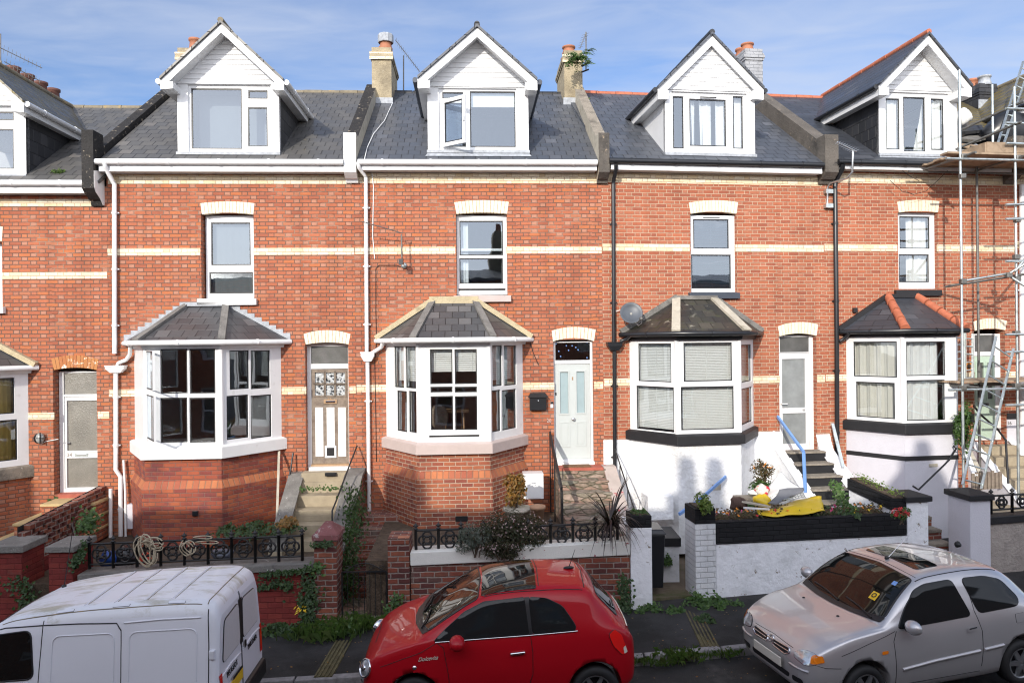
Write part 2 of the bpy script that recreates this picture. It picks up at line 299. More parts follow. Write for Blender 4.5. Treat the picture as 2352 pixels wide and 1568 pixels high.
M['render_w2'] = mat('white_rough_wall_paint', (.82,.83,.86), .75, var=.04, scale=2, bump=.022, bs=9, dirt=(.55,.57,.58), ds=2, dt=(.5,.75), d2=((.24,.20,.16),7,.625,.66))
M['render_g'] = mat('lilac_grey_masonry_paint', (.60,.59,.64), .75, var=.03, bump=.006, bs=40)
M['chim_grey'] = brick('grey_painted_brick', [(.40,.41,.43),(.38,.39,.41)], (.27,.28,.30), flemish=False, bw=.23, h=.085, j=.012, stain=(.8,1.05))
M['render_raw'] = mat('ribbed_cement', (.34,.30,.27), .9, var=.2, bump=.03, bs=20, dirt=(.4,.27,.14), ds=1.4, dt=(.6,.7))
M['black'] = mat('black_paint', (.014,.014,.016), .55, var=.2, bump=.004)
M['black_gloss'] = mat('black_plastic', (.016,.017,.02), .32, var=.1)
M['navy'] = mat('dark_slate_paint', (.045,.055,.075), .5, var=.1)
M['iron'] = mat('black_iron', (.013,.013,.014), .5, var=.3, scale=20, bump=.003)
M['stone'] = mat('weathered_stone', (.27,.235,.19), .9, var=.25, scale=5, bump=.02, bs=40, dirt=(.10,.09,.075), ds=2.2, dt=(.5,.7), d2=((.55,.53,.47),14,.64,.7))
M['coping'] = mat('lichen_coping', (.20,.19,.175), .92, var=.3, scale=6, bump=.02, bs=50, dirt=(.09,.085,.08), ds=3, dt=(.5,.7), d2=((.58,.57,.53),13,.64,.69))
M['tar'] = mat('tarred_parapet', (.018,.016,.015), .8, var=.3, bump=.02, bs=25, dirt=(.12,.10,.075), ds=5, dt=(.62,.7), d2=((.42,.35,.26),9,.60,.66))
M['tar_grey'] = mat('grey_parapet', (.12,.105,.09), .9, var=.3, bump=.02, bs=25, dirt=(.05,.045,.04), ds=2, dt=(.5,.7), d2=((.36,.28,.20),9,.62,.7))
M['cement'] = mat('pale_cement', (.46,.42,.34), .9, var=.15, scale=5, bump=.01, bs=50, dirt=(.26,.23,.17), ds=3, dt=(.55,.75))
M['mortar'] = mat('mortar_fillet', (.50,.42,.27), .9, var=.15, bump=.02, bs=40, dirt=(.25,.2,.12), ds=4, dt=(.55,.75))
M['sill_pink'] = mat('pink_painted_sill', (.50,.41,.38), .7, var=.06, dirt=(.42,.12,.12), ds=7, dt=(.68,.73), bump=.004)
M['concrete'] = mat('concrete_steps', (.36,.30,.21), .9, var=.2, scale=4, bump=.01, bs=60, dirt=(.20,.17,.12), ds=2, dt=(.5,.75))
M['path'] = mat('mossy_path', (.15,.115,.08), .9, var=.3, scale=3, bump=.012, bs=40, dirt=(.07,.075,.025), ds=2.5, dt=(.48,.66))
M['tan_stone'] = mat('tan_slab', (.52,.38,.19), .85, var=.12, bump=.006, dirt=(.36,.29,.16), ds=4, dt=(.55,.75))
M['terracotta'] = mat('terracotta', (.38,.15,.08), .7, var=.2, bump=.004, dirt=(.33,.13,.08), ds=6, dt=(.55,.7))
M['ridge_red'] = mat('red_ridge_tile', (.44,.135,.07), .7, var=.18, scale=9)
M['lead'] = mat('lead_flashing', (.34,.36,.39), .55, var=.25, scale=14, bump=.006)
M['ridge_grey'] = mat('grey_ridge_tile', (.20,.17,.12), .9, var=.3, dirt=(.36,.25,.10), ds=6, dt=(.55,.7))
M['galv'] = mat('galvanised_tube', (.55,.60,.60), .42, .85, var=.2, scale=9, dirt=(.32,.33,.30), ds=6, dt=(.5,.75))
M['galv_dark'] = mat('dull_steel_tube', (.17,.165,.155), .55, .6, var=.25, scale=9)
M['alu'] = mat('aluminium', (.62,.64,.65), .35, .9, var=.1)
M['wood_board'] = mat('scaffold_board', (.30,.22,.15), .85, var=.3, scale=3, dirt=(.16,.11,.07), ds=4, dt=(.5,.7))
M['wood_grey'] = mat('bare_grey_timber', (.23,.185,.145), .8, var=.25, scale=14, bump=.004, dirt=(.14,.10,.08), ds=5, dt=(.5,.72))
M['wood_warm'] = mat('warm_timber', (.36,.23,.13), .7, var=.2, scale=10)
M['peel'] = mat('peeling_white_paint', (.82,.81,.80), .6, var=.03, dirt=(.24,.19,.15), ds=9, dt=(.66,.69))
M['dark'] = mat('dark_void', (.010,.010,.011), .9, var=0)
M['room'] = mat('room_plaster', (.34,.33,.31), .9, var=.1)
M['room_floor'] = mat('room_floor', (.10,.075,.055), .8, var=.2)
M['door_pale'] = mat('pale_sage_door', (.50,.535,.525), .4, var=.02)
M['door_green'] = mat('mint_door', (.42,.53,.43), .4, var=.03)
M['blue'] = mat('blue_handrail_paint', (.17,.33,.68), .45, var=.08)
M['yellow_pvc'] = mat('yellow_vinyl', (.66,.46,.015), .38, var=.1, scale=3)
M['grey_cloth'] = mat('grey_cloth', (.16,.165,.18), .9, var=.15, bump=.004, bs=150)
M['white_cloth'] = mat('white_board', (.70,.70,.68), .7, var=.06)
M['rope'] = mat('cream_rope', (.42,.36,.26), .85, var=.15, scale=30)
M['soil'] = mat('soil', (.085,.06,.04), .95, var=.4, scale=8, bump=.03, bs=30)
M['curtain_w'] = mat('white_curtain', (.72,.73,.73), .9, var=.05)
M['curtain_c'] = mat('cream_curtain', (.68,.66,.60), .9, var=.05)
M['curtain_y'] = mat('yellow_green_curtain', (.62,.44,.12), .9, var=.1)
M['blind'] = mat('white_blind', (.78,.79,.78), .6, var=.03)
M['asphalt'] = mat('road_asphalt', (.028,.027,.026), .9, var=.3, scale=3, bump=.012, bs=120, dirt=(.075,.07,.066), ds=1.6, dt=(.52,.7), d2=((.2,.19,.17),60,.70,.73))
M['pave'] = mat('pavement_asphalt', (.034,.032,.032), .9, var=.3, scale=2.2, bump=.012, bs=140, dirt=(.013,.012,.010), ds=1.3, dt=(.42,.62), d2=((.2,.19,.17),70,.70,.73))
M['kerbstone'] = mat('granite_kerb', (.25,.24,.24), .85, var=.25, scale=10, bump=.01, bs=60, dirt=(.12,.12,.10), ds=4, dt=(.55,.75))
M['drain'] = mat('mossy_iron_channel', (.10,.085,.04), .9, var=.4, scale=8, bump=.01, bs=60)
M['rubber'] = mat('black_rubber', (.012,.012,.013), .7, var=.2)
M['trim'] = mat('dark_trim', (.010,.010,.012), .45, var=.1)
M['chrome'] = mat('chrome', (.72,.73,.75), .12, 1, var=0)
M['alloy'] = mat('alloy_wheel', (.42,.43,.44), .35, .9, var=.1)
M['amber'] = mat('amber_lens', (.75,.20,.01), .15, var=.05)
M['red_lens'] = mat('red_lens', (.75,.012,.010), .12, var=.05, coat=.5)
M['plate'] = mat('plate_white', (.62,.60,.52), .5, var=.02)
M['plate_y'] = mat('plate_yellow', (.75,.48,.02), .5, var=.02)
M['pink_paint'] = mat('pink_flaking_paint', (.45,.38,.34), .85, var=.1, dirt=(.42,.12,.12), ds=5, dt=(.58,.62))
M['tile_red'] = mat('red_quarry_step', (.38,.10,.065), .7, var=.2, scale=6)
M['white_red_coping'] = mat('flaking_white_coping', (.72,.71,.66), .75, var=.06, dirt=(.30,.035,.04), ds=9, dt=(.65,.68), d2=((.2,.18,.13),6,.68,.74), bump=.006)
M['cap_red'] = mat('lichened_red_cap', (.20,.075,.075), .9, var=.2, dirt=(.42,.40,.38), ds=9, dt=(.56,.66), bump=.01)
M['mat_coir'] = mat('coir_mat', (.20,.11,.055), .95, var=.2, scale=30, bump=.01, bs=200)
t = NT('crazy_paving'); cm_ = t.n('Mapping', {'Scale':(.62,1,2.0)}); t.L(t.obj(), cm_.inputs['Vector']); vo = t.n('TexVoronoi', {'Scale':5.5}, feature='DISTANCE_TO_EDGE'); t.L(cm_.outputs[0], vo.inputs['Vector']); vc = t.n('TexVoronoi', {'Scale':5.5}); t.L(cm_.outputs[0], vc.inputs['Vector'])
sx = t.n('SeparateXYZ'); t.L(vc.outputs['Color'], sx.inputs[0]); cc = t.ramp(sx.outputs[0], [(0,(.30,.25,.20)),(.4,(.36,.22,.17)),(.7,(.25,.23,.18)),(1,(.38,.29,.24))])
M['crazy'] = t.bsdf(t.mix(t.mr(vo.outputs[0], .02, .07), (.15,.13,.085), t.mix(t.mr(t.noise(t.obj(), 14, 6), .35, .7), cc, t.mix(1, cc, (.6,.6,.55), 'MULTIPLY'))), .9, 0, t.bump(t.mr(vo.outputs[0], .02, .08), .02))
def glass(name, refl=.14, tint=(.93,.95,.95)):
    t = NT(name); fr = t.n('Fresnel', {'IOR':1.5}); f = t.mr(fr.outputs[0], .04, 1, refl, 1); ob = t.obj()
    nor = t.bump(t.noise(ob, 1.1, 2), .012, .35)
    g = t.n('BsdfGlossy', {'Color':(.84,.92,1), 'Roughness':.015}); t.L(nor, g.inputs['Normal'])
    tr = t.n('BsdfTransparent', {'Color':tint}); mx = t.n('MixShader'); t.L(f, mx.inputs[0]); t.L(tr.outputs[0], mx.inputs[1]); t.L(g.outputs[0], mx.inputs[2]); t.L(mx.outputs[0], t.out.inputs[0]); return t.m
M['glass'] = glass('window_glass', .19)
M['glass_up'] = glass('window_glass_bright', .19, (.80,.85,.88))
M['glass_car'] = glass('car_glass', .20, (.42,.47,.47))
M['frost'] = mat('frosted_glass', (.24,.255,.255), .28, var=.25, scale=2.5, bump=.003, bs=90, spec=.8)
M['net'] = mat('grey_net', (.17,.18,.185), .9, var=.06)
M['frost_dk'] = mat('dark_frosted_glass', (.10,.10,.095), .22, var=.3, scale=3, bump=.004, bs=70, spec=.8)
M['frost_tan'] = mat('reeded_glass', (.20,.19,.165), .3, var=.2, scale=3, bump=.006, bs=60, spec=.8)
M['frost_blue'] = mat('satin_glass', (.33,.42,.44), .25, var=.05, spec=.7)
t = NT('leaded_glass'); vb = t.n('TexVoronoi', {'Scale':16.0}, distance='MANHATTAN'); t.L(t.obj(), vb.inputs['Vector']); M['leaded'] = t.bsdf(t.ramp(vb.outputs['Distance'], [(0,(.02,.022,.025)),(.45,(.05,.055,.06)),(.75,(.5,.52,.52))]), .2, 0, t.bump(vb.outputs['Distance'], .02), .8)
def leafmat(name, cols, rough=.5):
    t = NT(name); g = t.n('NewGeometry'); c = t.ramp(g.outputs['Random Per Island'], [(i/max(1,len(cols)-1), x) for i, x in enumerate(cols)])
    b = t.n('BsdfPrincipled', {'Base Color':c,'Roughness':rough}); tl = t.n('BsdfTranslucent'); t.L(t.mix(1, c, (1.3,1.5,.6), 'MULTIPLY'), tl.inputs[0])
    mx = t.n('MixShader', {0:.28}); t.L(b.outputs[0], mx.inputs[1]); t.L(tl.outputs[0], mx.inputs[2]); t.L(mx.outputs[0], t.out.inputs[0]); return t.m
M['leaf'] = leafmat('green_leaves', [(.045,.10,.022),(.07,.14,.03),(.035,.075,.02),(.10,.17,.035)])
M['leaf_dk'] = leafmat('ivy_leaves', [(.022,.05,.015),(.04,.085,.02),(.03,.06,.018),(.06,.10,.025)])
M['leaf_lt'] = leafmat('light_leaves', [(.16,.22,.04),(.11,.18,.035),(.2,.25,.06),(.08,.14,.03)])
M['leaf_br'] = leafmat('bronze_leaves', [(.09,.05,.025),(.06,.07,.025),(.12,.07,.03),(.05,.045,.02)])
M['leaf_pk'] = leafmat('shrub_leaves', [(.05,.045,.02),(.035,.05,.02),(.07,.055,.03),(.03,.04,.015),(.10,.06,.04)])
M['leaf_gy'] = leafmat('grey_green_leaves', [(.13,.15,.13),(.09,.11,.09),(.17,.19,.17)])
M['leaf_pu'] = leafmat('dark_strap_leaves', [(.035,.022,.022),(.055,.035,.032),(.025,.02,.018),(.075,.05,.04)], .4)
M['leaf_or'] = leafmat('autumn_leaves', [(.25,.10,.02),(.14,.10,.03),(.34,.16,.03),(.10,.09,.03)])
M['grass'] = leafmat('grass_blades', [(.06,.12,.02),(.09,.15,.03),(.045,.09,.02),(.13,.16,.05)])
M['petal_pk'] = leafmat('pale_pink_petals', [(.55,.36,.39),(.62,.48,.47),(.50,.30,.34)])
M['petal_rd'] = leafmat('red_petals', [(.55,.02,.02),(.62,.04,.05),(.50,.015,.04)])
M['petal_or'] = leafmat('orange_petals', [(.75,.22,.02),(.8,.33,.02)])
M['petal_mg'] = leafmat('magenta_petals', [(.55,.04,.16),(.62,.10,.25)])
M['petal_yl'] = leafmat('yellow_petals', [(.75,.50,.02),(.8,.6,.05)])
M['bark'] = mat('bark', (.09,.065,.045), .9, var=.3)
# ------------------------------------------------------------------ building blocks
def T(c, r, x0, y0, x1, y1): return (*Q(c,r,x0,y0), *Q(c,r,x1,y1))
def sheet(F, rect, d, nx=1, wave=0, k=8.0, ph=0, top=None):
    mb = MB(); a,b,z0,z1 = rect
    if wave:
        nx = max(16, int((b-a)*60)); vs = []
        for i in range(nx+1):
            s_ = a+(b-a)*i/nx; dd = d + wave*(math.sin(s_*k*6.28+ph)+.5*math.sin(s_*k*2.7*6.28+ph*2))
            vs += [F.P(s_,z0,dd), F.P(s_,z1,d+(dd-d)*.7)]
        mb.add(vs, [[2*i,2*i+2,2*i+3,2*i+1] for i in range(nx)], 0, True)
    else: mb.face([F.P(a,z0,d),F.P(b,z0,d),F.P(b,z1,d),F.P(a,z1,d)])
    return mb
def curtain(parent, F, rect, d, m, wave=.018, k=7.0, ph=0, name='curtain'): return sheet(F, rect, d, wave=wave, k=k, ph=ph).build(name, m, parent, recalc=False)
def blind(parent, F, rect, d, m, pitch=.03, tilt=.010, name='blind'):
    mb = MB(); a,b,z0,z1 = rect; n = max(2,int((z1-z0)/pitch))
    for i in range(n):
        z = z0+(z1-z0)*i/n
        mb.face([F.P(a,z,d+tilt),F.P(b,z,d+tilt),F.P(b,z+pitch*.86,d-tilt),F.P(a,z+pitch*.86,d-tilt)])
    for s_ in (a+(b-a)*.12, a+(b-a)*.5, a+(b-a)*.88): mb.fbox(F, s_-.006, s_+.006, d+.013, d+.018, z0, z1)
    return mb.build(name, m, parent, recalc=False)
def window(root, F, outer, panes, d, th=.07, m=None, g=None, name='window', inset=.03, isrect=False, head=None):
    o = outer if isrect else F.rect(outer, d)
    ps = [p if isrect else F.rect(p, d) for p in panes]
    mb = MB(); mb.panel(F, o, ps, d, d-th)
    for p in ps:                                             # a fine glazing bead round each pane
        mb.panel(F, p, [(p[0]+.014,p[1]-.014,p[2]+.014,p[3]-.014)], d-.018, d-th+.01)
    f = mb.build(name, m or M['white'], root)
    for p in ps:
        if p[1]-p[0] > .12: mb = MB(); mb.panel(F, (p[0]+.006,p[1]-.006,p[2]+.006,p[3]-.006), [(p[0]+.026,p[1]-.026,p[2]+.026,p[3]-.026)], d-.016, d-.024); mb.build('gasket', M['trim'], f)
        sheet(F, (p[0]+.004,p[1]-.004,p[2]+.004,p[3]-.004), d-inset).build('pane', g or M['glass'], f, recalc=False)
    return f, o, ps
def lintel(root, F, bl, tl, tr, br, crown_t, crown_b, n=15, m=None, name='lintel', proud=.006):
    # bl, tl, tr, br are photo points of the corners; crown_t / crown_b photo rows at mid span
    B0, T0, T1, B1 = [F.px(*p) for p in (bl,tl,tr,br)]; um = (bl[0]+br[0])/2
    zt, zb = F.px(um, crown_t)[1], F.px(um, crown_b)[1]
    def arc(p, q, zc, t): zl = p[1]+(q[1]-p[1])*t; zm = (p[1]+q[1])/2; return (p[0]+(q[0]-p[0])*t, zl+(zc-zm)*4*t*(1-t))
    mb = MB(); g = .06
    for i in range(n):
        t0, t1 = (i+g)/n, (i+1-g)/n
        pts = [arc(B0,B1,zb,t0), arc(B0,B1,zb,t1), arc(T0,T1,zt,t1), arc(T0,T1,zt,t0)]
        mb.prism([F.P(a,z,proud) for a,z in pts], -F.n*(.13+proud))
    return mb.build(name, m or M['vouss'], root), max(zb, B0[1])
def gutter(root, pts, m, r=.058, name='gutter', brackets=None):
    mb = MB(); pts = [Vector(p) for p in pts]; mb.tube(pts, r, 10)
    for a, b in zip(pts, pts[1:]):
        L_ = (b-a).length; n = int(L_/.85)
        for i in range(n): 
            q = a+(b-a)*((i+.5)/n); mb.tube([q-(b-a).normalized()*.02, q+(b-a).normalized()*.02], r+.008, 10)
    return mb.build(name, m, root)
def pipe(root, pts, m, r=.04, name='downpipe', clips=1.7):
    mb = MB(); pts = [Vector(p) for p in pts]; mb.tube(pts, r, 10)
    for a, b in zip(pts, pts[1:]):
        L_ = (b-a).length
        if L_ > 1.2:
            n = int(L_/clips)+1
            for i in range(n):
                q = a+(b-a)*((i+.5)/n); mb.tube([q+Vector((0,0,.03)), q-Vector((0,0,.03))], r+.008, 10)
                mb.box(q.x-.075, q.x+.075, q.y+.02, q.y+.055, q.z-.012, q.z+.012)
    return mb.build(name, m, root)
def hopper(root, F, r, m, d=.14, name='hopper_head'):
    a,b,z0,z1 = F.rect(r, d); mb = MB(); w = (b-a); i = w*.22
    mb.hexa([F.P(a+i,z0,d-.10),F.P(b-i,z0,d-.10),F.P(b-i,z0,d),F.P(a+i,z0,d)][::-1], [F.P(a,z0+(z1-z0)*.55,.01),F.P(b,z0+(z1-z0)*.55,.01),F.P(b,z0+(z1-z0)*.55,d+.03),F.P(a,z0+(z1-z0)*.55,d+.03)][::-1])
    mb.fbox(F, a,b,.01,d+.03,z0+(z1-z0)*.55,z1); mb.fbox(F, a-.012,b+.012,.005,d+.045,z1-.025,z1)
    return mb.build(name, m, root)
class House: pass
PITCH = .68
def house(F, label, uL, uR, ve, um, holes, mats, zb=.1, vs=402, dormer_hole=None, ridge=None, floors=(), loc_dz=0, sL=None, sR=None):
    H = House(); H.F = F
    H.sL = F.px(uL,784)[0] if sL is None else sL; H.sR = F.px(uR,784)[0] if sR is None else sR
    H.root = thing('terraced_house', label, 'house', F.P((H.sL+H.sR)/2, road_z(F.P(H.sL,0).x), 0), 'terraced houses in the row')
    H.zt = F.px(um, vs)[1]; H.ze = F.px(um, ve, .30)[1]; H.m = mats
    hs = holes
    mb = MB(); mb.panel(F, (H.sL,H.sR,zb,H.zt+.25), hs, 0, -.28); H.wall = mb.build('wall', mats['wall'], H.root)
    # rooms behind the windows
    mb = MB(); s0, s1 = H.sL+.06, H.sR-.06
    mb.face([F.P(s0,zb,-4.2),F.P(s1,zb,-4.2),F.P(s1,H.zt+2.4,-4.2),F.P(s0,H.zt+2.4,-4.2)])
    for s_ in (s0, s1): mb.face([F.P(s_,zb,-.28),F.P(s_,zb,-4.2),F.P(s_,H.zt+1,-4.2),F.P(s_,H.zt,-.28)])
    for z in floors: mb.fbox(F, s0, s1, -4.2, -.285, z-.12, z)
    mb.build('room', M['room'], H.root, recalc=False)
    # roof
    H.ztop = lambda d: H.ze + (.25-d)*PITCH
    ez = (-F.n + Vector((0,0,PITCH))).normalized(); H.RF = Frame(F.P(0,H.ze,.25), F.ex, F.ex.cross(ez), ez)
    H.slen = 4.0*math.sqrt(1+PITCH**2); mb = MB()
    mb.panel(H.RF, (H.sL,H.sR,-.03,H.slen), [dormer_hole] if dormer_hole else [], .02, -.03)
    rb = [F.P(s_, H.ztop(-3.75), -3.75) for s_ in (H.sL,H.sR)]; bk = [p - F.n*4 - Vector((0,0,2.7)) for p in rb]
    mb.face([rb[0], rb[1], bk[1], bk[0]])
    H.roof = mb.build('roof', mats['roof'], H.root)
    mb = MB(); n = int((H.sR-H.sL)/.45); rp = H.ztop(-3.75)
    for i in range(n):
        a = H.sL+(H.sR-H.sL)*i/n+.006; b = H.sL+(H.sR-H.sL)*(i+1)/n-.006
        mb.tube([F.P(a,rp-.03,-3.75),F.P(b,rp-.03,-3.75)], .085+.006*(i%2), 10)
    mb.build('ridge_tiles', mats['ridge'], H.roof)
    # eaves: soffit, fascia, gutter
    zs = H.zt
    return H
def eaves(H, uL, uR, um, vfb, gm, gl=None, gr=None, fm=None):
    F = H.F; a, b = (F.px(uL,390,.3)[0], F.px(uR,390,.3)[0]); zf = F.px(um, vfb, .29)[1]
    mb = MB(); mb.fbox(F, a, b, .262, .29, zf, H.ze-.02); mb.fbox(F, a, b, -.02, .262, zf+.012, zf+.03)
    for i in range(3): mb.fbox(F, a, b, .06+.07*i, .066+.07*i, zf+.008, zf+.0125)
    mb.build('fascia', fm or M['white'], H.root)
    ga = a if gl is None else F.px(gl,372,.36)[0]; gb = b if gr is None else F.px(gr,372,.36)[0]
    gutter(H.root, [F.P(ga,H.ze-.055,.345), F.P(gb,H.ze-.055,.345)], gm, .06)
def bands(H, name, items, z0, z1, m=None):
    for u0, u1 in items: mb = MB(); a, b = H.F.px(u0,(784))[0], H.F.px(u1,784)[0]; mb.fbox(H.F, a, b, -.03, .004, z0, z1); mb.build(name, m or M['yellow'], H.root)
def sill(root, F, r, m, d=.09, name='sill'):
    a,b,z0,z1 = F.rect(r, d); mb = MB()
    mb.hexa([F.P(a,z0,-.15),F.P(b,z0,-.15),F.P(b,z0,d),F.P(a,z0,d)][::-1], [F.P(a,z1+.02,-.15),F.P(b,z1+.02,-.15),F.P(b,z1,d),F.P(a,z1,d)][::-1])
    return mb.build(name, m, root, bevel=.006)
def bay(H, wall_u, front_u, D, v_sill, v_head, roof, gm, sm, bm, faces, zg, wm=None, plinth=None, band=None, fascia_m=None, hip_m=None, flash=None, roof_m=None, hipw=.13, wallv=1000, rs=None, room_z=None):
    # wall_u: photo columns where the bay meets the wall; front_u: its front corners; v_sill: (top, bottom) of the sill front; v_head: underside of the fascia; roof: eave row, hip tops
    F = H.F; sL = F.px(wall_u[0], wallv)[0]; sR = F.px(wall_u[1], wallv)[0] if rs is None else rs; fL, fR = F.px(front_u[0], wallv, D)[0], F.px(front_u[1], wallv, D)[0]; um = (front_u[0]+front_u[1])/2
    off = lambda e: [(sL-e*.9,0),(fL-e*.45,D+e),(fR+e*.45,D+e),(sR+e*.9,0)]
    zs1, zs0 = F.px(um, v_sill[0], D+.1)[1], F.px(um, v_sill[1], D+.1)[1]; zh = F.px(um, v_head, D)[1]
    loop = lambda e, z: [F.P(a,z,d) for a,d in off(e)]
    mb = MB()
    if plinth:
        zp1, zp0 = F.px(um, plinth[0], D)[1], F.px(um, plinth[1], D+.07)[1]
        mb.hexa(loop(0,zp1), loop(0,zs0)); mb.hexa(loop(.08,zp0), loop(0,zp1), 1); mb.hexa(loop(.08,zg), loop(.08,zp0))
    else: mb.hexa(loop(0,zg), loop(0,zs0))
    B = mb.build('bay', [bm, M['brick_hdr']], H.root)
    if band:
        zb1, zb0 = F.px(um, band[0], D)[1], F.px(um, band[1], D)[1]; mb = MB(); mb.hexa(loop(.012,zb0), loop(.012,zb1)); mb.build('band', M['black'], B)
    mb = MB(); mb.hexa(loop(.10,zs0), loop(.10,zs1)); mb.hexa(loop(.10,zs1), loop(.02,zs1+.03)); mb.build('sill', sm, B, bevel=.008)
    zs = zs1+.03
    pl = off(-.02); H.bay = B
    FR = []
    for i, key in enumerate('LFR'):
        (a0,d0),(a1,d1) = pl[i], pl[i+1]; G, L_ = F.side(a0,d0,a1,d1); FR.append((G,L_)); spec = faces.get(key)
        if spec is None: continue
        if spec.get('rel'): ps = [(L_*p[0], L_*p[2], zs+(zh-zs)*p[1], zs+(zh-zs)*p[3]) for p in spec['rel']]
        else: ps = [G.rect(p) for p in spec['px']]
        window(B, G, (0,L_,zs,zh), ps, 0, .07, wm or M['white'], spec.get('g'), 'window_frame', isrect=True)
        H.last = (G, L_, ps)
        for fn in spec.get('fit', []): fn(B, G, L_, ps, zs, zh)
    # posts at the corners
    for a,d in pl[1:3]: mb = MB(); mb.lathe(F.P(a,zs,d-.03), [(.05,0),(.05,zh-zs)], 8, sm=False); mb.build('corner_post', wm or M['white'], B)
    # fascia, soffit, gutter, roof
    E = .20; ve, hl, hr = roof[:3]
    ze = F.px(um, ve, D+E)[1]
    mb = MB(); mb.hexa(loop(.05,zh-.01), loop(.07,ze-.05)); mb.hexa(loop(.14,ze-.07), loop(.15,ze-.035)); mb.build('fascia', fascia_m or M['white'], B)
    gutter(B, loop(E,ze-.03), gm, .052)
    tl, tr = F.px(*hl), F.px(*hr); tl = (tl[0], tl[1]); tr = (tr[0], tr[1]); zt = (tl[1]+tr[1])/2
    e = [F.P(a,ze,d) for a,d in off(E-.02)]; TL, TR = F.P(tl[0],zt,.01), F.P(tr[0],zt,.01)
    e[0] = F.P(off(E)[0][0], ze, .01); e[3] = F.P(off(E)[3][0], ze, .01)
    mb = MB(); mb.face([e[0],e[1],TL]); mb.face([e[1],e[2],TR,TL]); mb.face([e[2],e[3],TR]); mb.face(e[::-1])
    rf = mb.build('bay_roof', roof_m, B)
    up = Vector((0,0,.025)); mb = MB()
    if hip_m is M['ridge_red']:
        for p, q in ((e[1],TL),(e[2],TR)):
            n = 4
            mb = MB()
            for i in range(n): mb.tube([p+(q-p)*(i/n+.01)+up*.6, p+(q-p)*((i+1)/n-.012)+up*.6], [.095,.085], 10)
            mb.build('hip_tiles', hip_m, rf)
    else:
        for p, q in ((e[1],TL),(e[2],TR)): mb = MB(); mb.bar(p+up, q+up, hipw, .05); mb.build('hip_tiles', hip_m or M['coping'], rf)
    mb = MB(); k = F.n*.03
    if flash == 'lead':
        for p, q in ((e[0],TL),(TR,e[3])):
            n = 9
            for i in range(n):
                a = p+(q-p)*(i/n); b = p+(q-p)*((i+1)/n); z1 = max(a.z,b.z)
                pa, pb = (a-F.o).dot(F.ex), (b-F.o).dot(F.ex)
                mb.hexa([F.P(pa,a.z-.04,.012),F.P(pb,b.z-.04,.012),F.P(pb,b.z-.04,.002),F.P(pa,a.z-.04,.002)], [F.P(pa,z1+.07,.012),F.P(pb,z1+.07,.012),F.P(pb,z1+.07,.002),F.P(pa,z1+.07,.002)])
        mb.bar(TL+k+up, TR+k+up, .10, .08); mb.build('lead_flashing', M['lead'], rf)
    else:
        w = .16 if flash == 'mortar' else .08
        mb.bar(e[0]+k+up*1.2, TL+k+up*1.2, .10, w*1.1, up=F.n); mb.bar(TR+k+up*1.2, e[3]+k+up*1.2, .10, w*1.1, up=F.n); mb.bar(TL+k+up*.3-F.ex*.08, TR+k+up*.3+F.ex*.08, .12, w)
        mb.build('fillet', M['mortar'] if flash == 'mortar' else (M['black'] if hip_m is M['ridge_red'] else M['coping']), rf)
    # ceiling and floor of the bay room
    mb = MB(); mb.face(loop(-.05,zh+.02)); mb.face(loop(-.05,zs0-.02)); mb.build('bay_ceiling', M['room'], B, recalc=False)
    return B, zs, zh
